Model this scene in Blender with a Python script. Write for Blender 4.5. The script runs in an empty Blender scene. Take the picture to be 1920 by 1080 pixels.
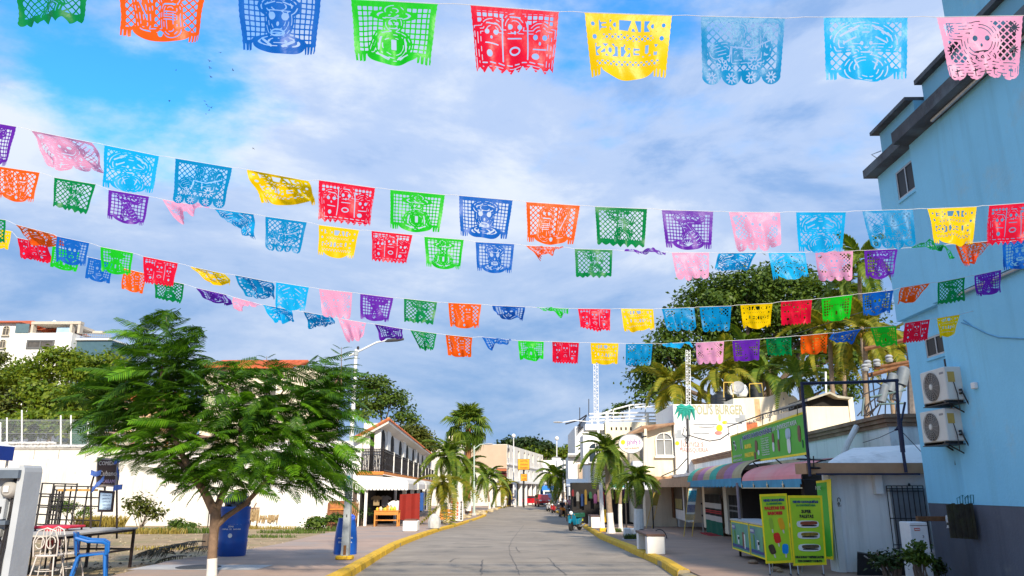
import bpy, bmesh, math, random
import numpy as np
from mathutils import Vector, Matrix
random.seed(7); RNG = np.random.default_rng(7)
PI = math.pi
def R(a): return math.radians(a)

# ------------------------------------------------------------------ camera, sky, sun, exposure
F = 1419.0; PITCH = math.atan(375 / F); YAW = R(1.0); EYE = 1.6
SC = bpy.context.scene
cam_d = bpy.data.cameras.new('camera'); cam = bpy.data.objects.new('camera', cam_d)
SC.collection.objects.link(cam); SC.camera = cam
cam_d.sensor_width = 36.0; cam_d.lens = F / 1920 * 36.0; cam_d.clip_end = 3000; cam_d.clip_start = 0.05
cam.location = (0, 0, EYE); cam.rotation_euler = (PI / 2 + PITCH, 0, YAW)

SUN_V = Vector((0.24, -0.85, 0.52)).normalized()      # direction towards the sun
sun_d = bpy.data.lights.new('sun', 'SUN'); sun = bpy.data.objects.new('sun', sun_d)
SC.collection.objects.link(sun); sun_d.energy = 5.0; sun_d.angle = R(3.0); sun_d.color = (1.0, 0.88, 0.70)
sun.rotation_euler = SUN_V.to_track_quat('Z', 'Y').to_euler(); sun.location = (30, -60, 60)

SC.view_settings.view_transform = 'Standard'; SC.view_settings.look = 'None'
SC.view_settings.exposure = 0.42; SC.view_settings.gamma = 1.0; SC.view_settings.use_curve_mapping = False
SC.cycles.max_bounces = 6; SC.cycles.transparent_max_bounces = 8; SC.cycles.caustics_reflective = False
SC.cycles.caustics_refractive = False; SC.cycles.use_denoising = True

world = bpy.data.worlds.new('World'); SC.world = world; world.use_nodes = True
def build_sky():
    nt = world.node_tree; nt.nodes.clear(); N = nt.nodes.new; L = nt.links.new
    def math_(op, a, b=None, clamp=False):
        n = N('ShaderNodeMath'); n.operation = op; n.use_clamp = clamp
        for i, v in enumerate((a, b)):
            if v is None: continue
            if hasattr(v, 'links'): L(v, n.inputs[i])
            else: n.inputs[i].default_value = v
        return n.outputs[0]
    sky = N('ShaderNodeTexSky'); sky.sky_type = 'NISHITA'; sky.sun_disc = False
    sky.sun_elevation = math.asin(SUN_V.z); sky.sun_rotation = math.atan2(SUN_V.x, SUN_V.y)
    sky.air_density = 1.3; sky.dust_density = 0.3; sky.ozone_density = 3.0
    tint = N('ShaderNodeMix'); tint.data_type = 'RGBA'; tint.blend_type = 'MULTIPLY'; tint.inputs[0].default_value = 1.0
    L(sky.outputs[0], tint.inputs[6]); tint.inputs[7].default_value = (0.30, 1.05, 1.55, 1)
    tc = N('ShaderNodeTexCoord'); sep = N('ShaderNodeSeparateXYZ'); L(tc.outputs['Generated'], sep.inputs[0])
    def noise(scale, det, rough, off, dist=0.0, st=(1, 1, 1.9)):
        m = N('ShaderNodeMapping'); m.inputs[1].default_value = off; m.inputs[3].default_value = st; L(tc.outputs['Generated'], m.inputs[0])
        n = N('ShaderNodeTexNoise'); n.inputs['Scale'].default_value = scale; n.inputs['Detail'].default_value = det
        n.inputs['Roughness'].default_value = rough; n.inputs['Distortion'].default_value = dist
        L(m.outputs[0], n.inputs['Vector']); return n.outputs['Fac']
    def ramp(fac, a, b, ca=(0, 0, 0, 1), cb=(1, 1, 1, 1), mid=None):
        r = N('ShaderNodeValToRGB'); L(fac, r.inputs[0]); r.color_ramp.interpolation = 'EASE'
        r.color_ramp.elements[0].position = a; r.color_ramp.elements[0].color = ca
        r.color_ramp.elements[1].position = b; r.color_ramp.elements[1].color = cb
        if mid: e = r.color_ramp.elements.new(mid[0]); e.color = mid[1]
        return r.outputs[0]
    big = noise(2.1, 8, 0.58, CLOUD_OFF, 0.15)
    near_h = N('ShaderNodeMapRange'); near_h.inputs[1].default_value = 0.10; near_h.inputs[2].default_value = 0.46; near_h.inputs[3].default_value = 0.22; near_h.inputs[4].default_value = -0.005
    L(sep.outputs[2], near_h.inputs[0])      # a layer seen edge-on closes up towards the horizon
    cover = ramp(math_('ADD', big, near_h.outputs[0]), 0.375, 0.53)
    shade = noise(2.7, 8, 0.60, SHADE_OFF, 0.25, (1, 1, 2.4))
    ccol = ramp(shade, 0.36, 0.67, (0.27, 0.45, 0.80, 1), (0.80, 0.87, 0.98, 1), (0.50, (0.48, 0.62, 0.90, 1)))
    # towards the horizon the layer is seen through more air and at its darker base
    low = N('ShaderNodeMapRange'); low.inputs[1].default_value = 0.04; low.inputs[2].default_value = 0.42
    L(sep.outputs[2], low.inputs[0])
    bank = N('ShaderNodeMix'); bank.data_type = 'RGBA'; L(low.outputs[0], bank.inputs[0])
    L(ramp(shade, 0.36, 0.64, (0.22, 0.40, 0.69, 1), (0.56, 0.67, 0.86, 1)), bank.inputs[6]); L(ccol, bank.inputs[7])
    b1 = N('ShaderNodeBackground'); L(tint.outputs[2], b1.inputs[0]); b1.inputs[1].default_value = 0.15
    b2 = N('ShaderNodeBackground'); L(bank.outputs[2], b2.inputs[0]); b2.inputs[1].default_value = 0.80
    mx = N('ShaderNodeMixShader'); L(cover, mx.inputs[0]); L(b1.outputs[0], mx.inputs[1]); L(b2.outputs[0], mx.inputs[2])
    out = N('ShaderNodeOutputWorld'); L(mx.outputs[0], out.inputs[0])
CLOUD_OFF = (5.28, 13.71, 13.79); SHADE_OFF = (16.99, 3.71, 4.61)
build_sky()

# ------------------------------------------------------------------ measuring helpers (a pixel of the photograph + a depth -> a point in the place)
def gz(Y):
    t = min(1, max(0, (Y - 10) / 60)); return -1.0 * t * t * (3 - 2 * t)
def ray(px, py):
    cx, cy = (px - 960) / F, (540 - py) / F
    c, s = math.cos(PITCH), math.sin(PITCH)
    y = c - cy * s; z = s + cy * c
    return cx * math.cos(YAW) - y * math.sin(YAW), cx * math.sin(YAW) + y * math.cos(YAW), z
def P(px, py, Y):
    d = ray(px, py); t = Y / d[1]; return Vector((d[0] * t, Y, EYE + d[2] * t))
def G(px, py, off=0.0):
    d = ray(px, py); lo, hi = 1.0, 500.0
    for _ in range(50):
        m = (lo + hi) / 2
        if EYE + d[2] / d[1] * m > gz(m) + off: lo = m
        else: hi = m
    return P(px, py, lo)
def ppm(v):           # pixels per metre at a point
    y = -v[0] * math.sin(YAW) + v[1] * math.cos(YAW)
    return F / (y * math.cos(PITCH) + (v[2] - EYE) * math.sin(PITCH))

# ------------------------------------------------------------------ materials
MATS = {}
def mat(name, col, rough=0.7, var=0.18, scale=6.0, bump=0.0, bscale=None, metal=0.0, spec=0.4, col2=None, stain=None, emit=None, coat=0.0, island=0.0, streak=0.0):
    """procedural principled material: colour broken by two noises, optional second colour in patches, optional stains, bump"""
    if name in MATS: return MATS[name]
    m = bpy.data.materials.new(name); m.use_nodes = True; nt = m.node_tree; N = nt.nodes.new; L = nt.links.new
    b = nt.nodes['Principled BSDF']; b.inputs['Roughness'].default_value = rough; b.inputs['Metallic'].default_value = metal
    b.inputs['Specular IOR Level'].default_value = spec; b.inputs['Coat Weight'].default_value = coat
    tc = N('ShaderNodeTexCoord')
    def noise(s, det=5, rg=0.6):
        n = N('ShaderNodeTexNoise'); n.inputs['Scale'].default_value = s; n.inputs['Detail'].default_value = det; n.inputs['Roughness'].default_value = rg
        L(tc.outputs['Object'], n.inputs['Vector']); return n.outputs['Fac']
    def mixc(fac, a, c, bt='MIX'):
        x = N('ShaderNodeMix'); x.data_type = 'RGBA'; x.blend_type = bt
        for i, v in ((0, fac), (6, a), (7, c)):
            if hasattr(v, 'links'): L(v, x.inputs[i])
            elif i == 0: x.inputs[0].default_value = v
            else: x.inputs[i].default_value = tuple(v) + (1,)
        return x.outputs[2]
    def ramp(f, p0, p1):
        r = N('ShaderNodeMapRange'); r.inputs[1].default_value = p0; r.inputs[2].default_value = p1; L(f, r.inputs[0]); return r.outputs[0]
    c = tuple(col)
    lo = tuple(v * (1 - var) for v in c); hi = tuple(min(1, v * (1 + var)) for v in c)
    o = mixc(ramp(noise(scale), 0.3, 0.7), lo, hi)
    if col2: o = mixc(ramp(noise(scale * 0.35, 6, 0.65), 0.46, 0.62), o, col2)
    if stain: o = mixc(ramp(noise(stain[1], 8, 0.7), stain[2], stain[2] + 0.12), o, stain[0])
    if streak:      # rain streaks: noise drawn out vertically
        mp = N('ShaderNodeMapping'); mp.inputs[3].default_value = (3.2, 3.2, 0.22); L(tc.outputs['Object'], mp.inputs[0]); n = N('ShaderNodeTexNoise'); n.inputs['Scale'].default_value = 1.0; n.inputs['Detail'].default_value = 7; n.inputs['Roughness'].default_value = .68; L(mp.outputs[0], n.inputs['Vector'])
        o = mixc(ramp(n.outputs['Fac'], .5, .78), o, tuple(v * (1 - streak) for v in c))
    if island:
        g = N('ShaderNodeNewGeometry'); mr = N('ShaderNodeMapRange'); mr.inputs[3].default_value = 1 - island; mr.inputs[4].default_value = 1 + island
        L(g.outputs['Random Per Island'], mr.inputs[0]); v = N('ShaderNodeVectorMath'); v.operation = 'SCALE'; L(o, v.inputs[0]); L(mr.outputs[0], v.inputs['Scale']); o = v.outputs[0]
    L(o, b.inputs['Base Color'])
    if bump:
        bp = N('ShaderNodeBump'); bp.inputs['Strength'].default_value = bump; bp.inputs['Distance'].default_value = 0.02
        L(noise(bscale or scale * 6, 6, 0.65), bp.inputs['Height']); L(bp.outputs[0], b.inputs['Normal'])
    if emit: b.inputs['Emission Color'].default_value = tuple(emit[0]) + (1,); b.inputs['Emission Strength'].default_value = emit[1]
    MATS[name] = m; return m
def leafmat(name, col, col2, trans=0.35, rough=0.5, island=0.35):
    """leaf: diffuse + translucent + a little gloss, tone varies leaf by leaf"""
    if name in MATS: return MATS[name]
    m = bpy.data.materials.new(name); m.use_nodes = True; nt = m.node_tree; N = nt.nodes.new; L = nt.links.new
    b = nt.nodes['Principled BSDF']; b.inputs['Roughness'].default_value = rough; b.inputs['Specular IOR Level'].default_value = 0.3
    g = N('ShaderNodeNewGeometry'); oi = N('ShaderNodeObjectInfo')
    ad = N('ShaderNodeMath'); ad.operation = 'ADD'; L(g.outputs['Random Per Island'], ad.inputs[0]); L(oi.outputs['Random'], ad.inputs[1])
    fr = N('ShaderNodeMath'); fr.operation = 'FRACT'; L(ad.outputs[0], fr.inputs[0])
    x = N('ShaderNodeMix'); x.data_type = 'RGBA'; L(fr.outputs[0], x.inputs[0])
    x.inputs[6].default_value = tuple(col) + (1,); x.inputs[7].default_value = tuple(col2) + (1,)
    L(x.outputs[2], b.inputs['Base Color'])
    t = N('ShaderNodeBsdfTranslucent'); sc = N('ShaderNodeVectorMath'); sc.operation = 'MULTIPLY'; L(x.outputs[2], sc.inputs[0]); sc.inputs[1].default_value = (1.5, 1.35, 0.6)
    L(sc.outputs[0], t.inputs[0])
    mx = N('ShaderNodeMixShader'); mx.inputs[0].default_value = trans; L(b.outputs[0], mx.inputs[1]); L(t.outputs[0], mx.inputs[2])
    L(mx.outputs[0], nt.nodes['Material Output'].inputs[0]); MATS[name] = m; return m
def foilmat(name, col, trans=0.5):
    """thin shiny plastic paper"""
    m = bpy.data.materials.new(name); m.use_nodes = True; nt = m.node_tree; N = nt.nodes.new; L = nt.links.new
    b = nt.nodes['Principled BSDF']; b.inputs['Base Color'].default_value = tuple(col) + (1,); b.inputs['Roughness'].default_value = 0.36; b.inputs['Specular IOR Level'].default_value = 0.2
    tc = N('ShaderNodeTexCoord'); n = N('ShaderNodeTexNoise'); n.inputs['Scale'].default_value = 9; n.inputs['Detail'].default_value = 4; L(tc.outputs['Object'], n.inputs['Vector'])
    bp = N('ShaderNodeBump'); bp.inputs['Strength'].default_value = 0.35; bp.inputs['Distance'].default_value = 0.02; L(n.outputs['Fac'], bp.inputs['Height']); L(bp.outputs[0], b.inputs['Normal'])
    t = N('ShaderNodeBsdfTranslucent'); t.inputs[0].default_value = tuple(min(1, v * 1.35) for v in col) + (1,)
    mx = N('ShaderNodeMixShader'); mx.inputs[0].default_value = trans; L(b.outputs[0], mx.inputs[1]); L(t.outputs[0], mx.inputs[2])
    L(mx.outputs[0], nt.nodes['Material Output'].inputs[0]); return m
def glassmat(name, col=(0.03, 0.04, 0.05), rough=0.06):
    return mat(name, col, rough, 0.1, 2.0, spec=0.9)

# ------------------------------------------------------------------ mesh builder
class B:
    def __init__(s): s.v = []; s.f = []
    def add(s, vs, fs):
        k = len(s.v); s.v += [tuple(v) for v in vs]; s.f += [tuple(i + k for i in f) for f in fs]; return s
    def box(s, x0, x1, y0, y1, z0, z1, M=None):
        vs = [Vector((x, y, z)) for x in (x0, x1) for y in (y0, y1) for z in (z0, z1)]
        if M is not None: vs = [M @ v for v in vs]
        return s.add(vs, [(0, 1, 3, 2), (4, 6, 7, 5), (0, 4, 5, 1), (2, 3, 7, 6), (0, 2, 6, 4), (1, 5, 7, 3)])
    def cbox(s, c, d, M=None):
        return s.box(c[0] - d[0] / 2, c[0] + d[0] / 2, c[1] - d[1] / 2, c[1] + d[1] / 2, c[2] - d[2] / 2, c[2] + d[2] / 2, M)
    def rbox(s, x0, x1, y0, y1, z0, z1, r=0.02):
        """box with chamfered vertical edges and top rim"""
        r = min(r, (x1 - x0) / 3, (y1 - y0) / 3, (z1 - z0) / 3)
        def ring(i, z): return [(x0 + i + r, y0 + i, z), (x1 - i - r, y0 + i, z), (x1 - i, y0 + i + r, z), (x1 - i, y1 - i - r, z), (x1 - i - r, y1 - i, z), (x0 + i + r, y1 - i, z), (x0 + i, y1 - i - r, z), (x0 + i, y0 + i + r, z)]
        return s.loft([ring(r, z0), ring(0, z0 + r), ring(0, z1 - r), ring(r, z1)])
    def loft(s, rings, close=True, caps=True):
        n = len(rings[0]); k = len(s.v)
        for r in rings: s.v += [tuple(v) for v in r]
        m = n if close else n - 1
        for i in range(len(rings) - 1):
            for j in range(m):
                a = k + i * n + j; b = k + i * n + (j + 1) % n; s.f.append((a, b, b + n, a + n))
        if caps and close:
            s.f.append(tuple(k + j for j in range(n))[::-1]); s.f.append(tuple(k + (len(rings) - 1) * n + j for j in range(n)))
        return s
    def tube(s, pts, r, n=8, caps=True):
        pts = [Vector(p) for p in pts]; rs = r if hasattr(r, '__len__') else [r] * len(pts)
        rings = []; up = None
        for i, p in enumerate(pts):
            d = (pts[min(i + 1, len(pts) - 1)] - pts[max(i - 1, 0)]).normalized()
            if up is None: up = Vector((0, 0, 1)) if abs(d.z) < 0.9 else Vector((1, 0, 0))
            a = d.cross(up); a = a.normalized() if a.length > 1e-5 else Vector((1, 0, 0)); b = a.cross(d).normalized(); up = b
            rings.append([p + (a * math.cos(2 * PI * j / n) + b * math.sin(2 * PI * j / n)) * rs[i] for j in range(n)])
        return s.loft(rings, True, caps)
    def lathe(s, prof, c=(0, 0, 0), n=20, M=None):
        rings = []
        for r, z in prof:
            ring = [Vector((math.cos(2 * PI * j / n) * r, math.sin(2 * PI * j / n) * r, z)) for j in range(n)]
            rings.append([(M @ v if M is not None else v) + Vector(c) for v in ring])
        return s.loft(rings)
    def prism(s, poly, axis, a, b):
        """poly: 2D points; axis the extruded one ('x','y','z')"""
        def mk(p, t): return {'x': (t, p[0], p[1]), 'y': (p[0], t, p[1]), 'z': (p[0], p[1], t)}[axis]
        return s.loft([[mk(p, a) for p in poly], [mk(p, b) for p in poly]])
    def xf(s, M): s.v = [tuple(M @ Vector(v)) for v in s.v]; return s
    def quad(s, a, b, c, d): return s.add([a, b, c, d], [(0, 1, 2, 3)])

COL = SC.collection
def mesh_of(name, b, m, smooth=False, off=None, inv=None):
    me = bpy.data.meshes.new(name)
    vs = b.v
    if inv is not None: vs = [tuple(inv @ Vector(v)) for v in vs]
    elif off is not None: vs = [(v[0] - off[0], v[1] - off[1], v[2] - off[2]) for v in vs]
    me.from_pydata(vs, [], b.f); me.materials.append(m)
    bm = bmesh.new(); bm.from_mesh(me); bmesh.ops.recalc_face_normals(bm, faces=bm.faces); bm.to_mesh(me); bm.free()
    if smooth:
        for p in me.polygons: p.use_smooth = True
        try: me.set_sharp_from_angle(angle=R(35))
        except Exception: pass
    me.update(); return me
def np_mesh(name, verts, faces, m, smooth=False):
    """verts (n,3), faces (k,4) or (k,3) arrays; fast"""
    me = bpy.data.meshes.new(name); nv, nf, k = len(verts), len(faces), faces.shape[1]
    me.vertices.add(nv); me.vertices.foreach_set('co', np.asarray(verts, np.float32).ravel())
    me.loops.add(nf * k); me.loops.foreach_set('vertex_index', np.asarray(faces, np.int32).ravel())
    me.polygons.add(nf); me.polygons.foreach_set('loop_start', np.arange(nf, dtype=np.int32) * k)
    if smooth: me.polygons.foreach_set('use_smooth', np.ones(nf, bool))
    me.materials.append(m); me.update(calc_edges=True); return me
def link(o): COL.objects.link(o); return o
def tag(o, label=None, cat=None, group=None, kind=None):
    for k, v in (('label', label), ('category', cat), ('group', group), ('kind', kind)):
        if v: o[k] = v
    return o
class T:
    """a thing: an Empty at its base that parents its parts. World-coordinate meshes are turned into its own frame."""
    def __init__(s, name, label, cat, loc=(0, 0, 0), rz=0.0, group=None):
        s.o = link(bpy.data.objects.new(name, None)); s.o.empty_display_size = 0.2
        s.o.location = loc; s.o.rotation_euler = (0, 0, rz); tag(s.o, label, cat, group)
        s.M = Matrix.Translation(Vector(loc)) @ Matrix.Rotation(rz, 4, 'Z'); s.inv = s.M.inverted()
    def part(s, name, b, m, parent=None, smooth=False, world=False, label=None, kind=None):
        o = link(bpy.data.objects.new(name, mesh_of(name, b, m, smooth, inv=s.inv if world else None)))
        o.parent = parent or s.o; tag(o, label, kind=kind); return o
    def share(s, name, me, M, parent=None):
        o = link(bpy.data.objects.new(name, me)); o.parent = parent or s.o; o.matrix_local = M; return o
    def text(s, body, size, loc, rz, m, width=None, name='lettering', parent=None, ext=0.004, align='CENTER', tilt=0.0, bold=0.0):
        cu = bpy.data.curves.new(name, 'FONT'); cu.body = body; cu.size = size; cu.align_x = align; cu.align_y = 'CENTER'; cu.extrude = ext; cu.offset = bold
        cu.resolution_u = 2; tmp = bpy.data.objects.new('tmp', cu); me = bpy.data.meshes.new_from_object(tmp); bpy.data.objects.remove(tmp); bpy.data.curves.remove(cu)
        me.name = name; me.materials.clear(); me.materials.append(m); o = link(bpy.data.objects.new(name, me)); o.parent = parent or s.o
        sx = 1.0
        if width and len(me.vertices):
            xs = [v.co.x for v in me.vertices]; sx = width / max(0.01, max(xs) - min(xs))
        o.matrix_local = s.inv @ (Matrix.Translation(Vector(loc)) @ Matrix.Rotation(rz, 4, 'Z') @ Matrix.Rotation(PI / 2, 4, 'X') @ Matrix.Rotation(tilt, 4, 'Z') @ Matrix.Diagonal((sx, 1, 1, 1)))
        return o
def single(name, b, m, label=None, cat=None, loc=(0, 0, 0), group=None, kind=None, smooth=False):
    """a thing that is one mesh, vertices given in world coordinates, origin at loc"""
    o = link(bpy.data.objects.new(name, mesh_of(name, b, m, smooth, off=loc))); o.location = loc
    return tag(o, label, cat, group, kind)
def struct(name, b, m, smooth=False):
    return single(name, b, m, kind='structure', smooth=smooth)
def copy_tree(o, parent=None):
    c = link(o.copy()); c.parent = parent
    for ch in list(o.children): copy_tree(ch, c)
    return c
def lerp(a, b, t): return a + (b - a) * t
def interp(tab, y):
    if y <= tab[0][0]: return tab[0][1]
    for (a, va), (b, vb) in zip(tab, tab[1:]):
        if y <= b: return va + (vb - va) * (y - a) / (b - a)
    return tab[-1][1]

# frequently used paints
WHITE = mat('white_plaster', (0.68, 0.655, 0.60), 0.85, 0.06, 1.3, 0.25, 40, stain=((0.5, 0.45, 0.38), 1.1, 0.58), streak=.35)
WHITE2 = mat('white_paint', (0.78, 0.77, 0.74), 0.6, 0.05, 4.0, 0.1, 30)
CREAM = mat('cream_plaster', (0.76, 0.68, 0.52), 0.85, 0.07, 1.1, 0.2, 40, stain=((0.55, 0.42, 0.26), 0.9, 0.60), streak=.3)
GREYW = mat('pale_grey_plaster', (0.84, 0.85, 0.83), 0.85, 0.06, 0.9, 0.3, 30, stain=((0.55, 0.55, 0.54), 1.4, 0.60), streak=.35)
BLACKM = mat('black_metal', (0.022, 0.02, 0.022), 0.45, 0.3, 12, 0.1)
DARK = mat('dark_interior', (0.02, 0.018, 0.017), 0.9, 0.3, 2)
WOOD = mat('brown_wood', (0.17, 0.075, 0.03), 0.7, 0.35, 9, 0.3)
ORWOOD = mat('orange_varnished_wood', (0.55, 0.22, 0.04), 0.5, 0.2, 7, 0.15)
STEEL = mat('galvanised_steel', (0.42, 0.44, 0.46), 0.45, 0.12, 14, 0.1, metal=0.4)
WSTEEL = mat('white_enamel_steel', (0.74, 0.75, 0.76), 0.4, 0.06, 8, stain=((0.4, 0.3, 0.2), 3, 0.68))
GLASS = glassmat('window_glass')
YELLOWP = mat('yellow_road_paint', (0.68, 0.41, 0.02), 0.75, 0.15, 6, 0.4, 60, stain=((0.16, 0.11, 0.05), 3.2, 0.57))
TERRA = mat('terracotta_tile', (0.42, 0.13, 0.055), 0.8, 0.25, 6, 0.3)
# ------------------------------------------------------------------ ground, road, kerbs, pavements
LK = [(G(x, y)[1], G(x, y)[0]) for x, y in ((664, 1080), (750, 1025), (825, 996), (880, 979), (911, 968), (915, 959), (960, 948), (1004, 945.5))]
RK = [(G(x, y)[1], G(x, y)[0]) for x, y in ((1262, 1080), (1237, 1062), (1185, 1038), (1125, 1011), (1091, 987), (1060, 970), (1035, 957), (1024, 951))]
LK = [(2.0, LK[0][1] + 0.35)] + LK + [(165, 8.0), (240, 26)]; RK = [(2.0, RK[0][1] + 0.1)] + RK + [(165, 12.0), (240, 32)]
def XL(y): return interp(LK, y)
def XR(y): return interp(RK, y)
YS = [2, 4, 6, 8, 10, 11, 12, 13, 14, 15, 16, 17, 18, 19, 20, 22, 24, 26, 28, 30, 33, 36, 39, 42, 46, 50, 55, 60, 65, 70, 75, 80, 86, 92, 98, 105, 112, 118, 124, 130, 140, 150, 165, 200, 240]

def strip(fa, fb, za, zb, ys=YS, nx=1):
    b = B()
    n = nx + 1
    for y in ys:
        for i in range(n):
            t = i / nx; b.v.append((lerp(fa(y), fb(y), t), y, gz(y) + lerp(za, zb, t)))
    for j in range(len(ys) - 1):
        for i in range(nx): a = j * n + i; b.f.append((a, a + 1, a + 1 + n, a + n))
    return b
DIRT = mat('dry_dirt', (0.37, 0.26, 0.15), 0.95, 0.28, 2.2, 0.8, 14, col2=(0.27, 0.22, 0.10), stain=((0.15, 0.115, 0.065), 0.9, 0.54))
gb = B(); gys = [-20, 0] + YS[1:] + [300, 420, 700, 1500]
gxs = [-900, -300, -120, -60, -40, -30, -24, -18, -12, -8, -4, 0, 4, 8, 12, 20, 40, 80, 200, 900]
for y in gys:
    for x in gxs: gb.v.append((x, y, gz(y)))
for j in range(len(gys) - 1):
    for i in range(len(gxs) - 1): a = j * len(gxs) + i; gb.f.append((a, a + 1, a + 1 + len(gxs), a + len(gxs)))
struct('ground', gb, DIRT)

def roadmat():
    m = mat('worn_concrete_road', (0.30, 0.255, 0.205), 0.85, 0.18, 0.9, 0.5, 25, col2=(0.245, 0.212, 0.175), stain=((0.155, 0.138, 0.118), 0.55, 0.55))
    return m
struct('road', strip(XL, XR, 0.004, 0.004, nx=6), roadmat())
TAR = mat('dark_tar', (0.15, 0.13, 0.11), 0.7, 0.3, 5, 0.2)
road = bpy.data.objects['road']
def on_road(pts, w, name, m=TAR):
    b = B(); V = [Vector((G(*p)[0], G(*p)[1], 0)) for p in pts]
    dense = []
    for a, c in zip(V, V[1:]):
        for k in range(4): dense.append(a.lerp(c, k / 4) + Vector((random.uniform(-.5, .5) * w, 0, 0)))
    dense.append(V[-1])
    for i, p in enumerate(dense):
        ww = w * random.uniform(0.35, 1.0); z = gz(p.y) + 0.009
        b.v += [(p.x - ww / 2, p.y, z), (p.x + ww / 2, p.y, z)]
    for i in range(len(dense) - 1): b.f.append((2 * i, 2 * i + 1, 2 * i + 3, 2 * i + 2))
    o = link(bpy.data.objects.new(name, mesh_of(name, b, m))); o.parent = road; return o
on_road([(975, 1079), (968, 1062), (957, 1040), (955, 1024), (962, 1010), (972, 997), (982, 985)], 0.035, 'tar_seam')
on_road([(902, 1079), (903, 1064), (906, 1050)], 0.05, 'tar_seam')
on_road([(1060, 1079), (1042, 1062), (1026, 1046)], 0.05, 'tar_seam')
on_road([(968, 1026), (970, 1032), (975, 1036)], 0.04, 'tar_seam')
on_road([(845, 1054), (850, 1049), (862, 1047)], 0.05, 'tar_seam')
JOINT = mat('slab_joint', (0.17, 0.15, 0.13), 0.9, 0.2, 4)
for yj in (13.2, 15.6, 18.4, 21.6, 25.4, 30.0, 35.5, 42.0):
    b = B(); n = 24
    for i in range(n + 1):
        x = lerp(XL(yj) + 0.05, XR(yj) - 0.05, i / n); dy = random.uniform(-0.012, 0.012)
        b.v += [(x, yj + dy - 0.012, gz(yj) + 0.0085), (x, yj + dy + 0.012, gz(yj) + 0.0085)]
    for i in range(n): b.f.append((2 * i, 2 * i + 2, 2 * i + 3, 2 * i + 1))
    o = link(bpy.data.objects.new('slab_joint', mesh_of('slab_joint', b, JOINT))); o.parent = road

DRK = mat('kerb_concrete', (0.30, 0.25, 0.16), 0.9, 0.25, 4, 0.4, col2=(0.55, 0.36, 0.08))
def kerb(fx, sgn, ys, name):
    b = B()
    prof = [(0.0, -0.05), (0.015, 0.12), (0.05, 0.155), (0.22, 0.155), (0.25, 0.12), (0.25, -0.05)]
    rings = [[(fx(y) + sgn * px, y, gz(y) + pz) for px, pz in prof] for y in ys]
    b.loft(rings); b.v = [(x - sgn * .0 , y, z - .012) for x, y, z in b.v]; o = struct(name, b, DRK); rd = random.Random(5); y = ys[0]
    while y < ys[-1] - .2:     # kerb stones, each a little out of line
        l = (1.15 if y < 40 else 3.0) * rd.uniform(.9, 1.1); y1 = min(ys[-1], y + l); dx, dz = rd.uniform(-.006, .006), rd.uniform(-.004, .004); g = .007 if y < 40 else .02
        sb = B().loft([[(fx(q) + sgn * (px - .006) + dx, q, gz(q) + pz + dz) for px, pz in prof] for q in (y + g, lerp(y, y1, .34), lerp(y, y1, .67), y1 - g)]); c = link(bpy.data.objects.new('kerb_stone', mesh_of('kerb_stone', sb, YELLOWP))); c.parent = o; y = y1
    return o
KY = [y for y in YS if y <= 118]
kl = kerb(XL, -1, KY, 'kerb_left'); kr = kerb(XR, 1, [y for y in YS if 15 <= y <= 105], 'kerb_right')
b = B(); ys = [2, 4, 6, 8, 10, 12, 13, 14, 14.98]
b.loft([[(XR(y) + px, y, gz(y) + pz) for px, pz in ((0, -0.05), (0.03, 0.08), (0.2, 0.1), (0.25, 0.1), (0.25, -0.05))] for y in ys]); struct('kerb_ramp', b, DRK)

PAVL = mat('pinkish_pavement', (0.40, 0.28, 0.215), 0.85, 0.15, 0.8, 0.3, 30, col2=(0.33, 0.27, 0.235), stain=((0.22, 0.185, 0.165), 0.7, 0.60))
PAVR = mat('brown_pavement', (0.33, 0.22, 0.16), 0.85, 0.14, 0.9, 0.3, 30, col2=(0.27, 0.195, 0.155), stain=((0.17, 0.13, 0.105), 0.7, 0.60))
LE = sorted((G(x, y, 0.1)[1], G(x, y, 0.1)[0]) for x, y in ((230, 1078), (324, 1051), (394, 1044), (454, 1034), (529, 1020), (599, 1003), (640, 996)))
LE = [(2, LE[0][1])] + LE + [(46, -9.6), (49, -12), (120, -14), (240, -20)]
def XLE(y): return interp(LE, y)
def slab(fa, fb, ys, name, m, nx=4, top=0.125):
    b = strip(fa, fb, top, top, ys, nx); n = nx + 1; k = len(b.v)
    for y in ys: b.v += [(fa(y), y, gz(y) - 0.05), (fb(y), y, gz(y) - 0.05)]
    for j in range(len(ys) - 1):
        b.f += [(j * n, (j + 1) * n, k + 2 * (j + 1), k + 2 * j), (j * n + nx, (j + 1) * n + nx, k + 2 * (j + 1) + 1, k + 2 * j + 1)]
    return struct(name, b, m)
slab(XLE, lambda y: XL(y) - 0.249, [y for y in YS if y <= 118], 'pavement_left', PAVL)
slab(lambda y: XR(y) + 0.249, lambda y: XR(y) + 14, [y for y in YS if y <= 118], 'pavement_right', PAVR)
def pav(px, py): return G(px, py, 0.125)
# expansion joints scored across the pavements
pl, pr = bpy.data.objects['pavement_left'], bpy.data.objects['pavement_right']
for yj in (13, 15.2, 17.4, 19.6, 22, 25, 28, 32, 36, 41):
    for par, xa, xb in ((pl, XLE(yj) + 0.02, XL(yj) - 0.26), (pr, XR(yj) + 0.26, XR(yj) + 5.5)):
        b = B(); z = gz(yj) + 0.1292; b.quad((xa, yj - 0.011, z), (xb, yj - 0.011, z), (xb, yj + 0.011, z), (xa, yj + 0.011, z))
        o = link(bpy.data.objects.new('pavement_joint', mesh_of('pavement_joint', b, JOINT))); o.parent = par
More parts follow.
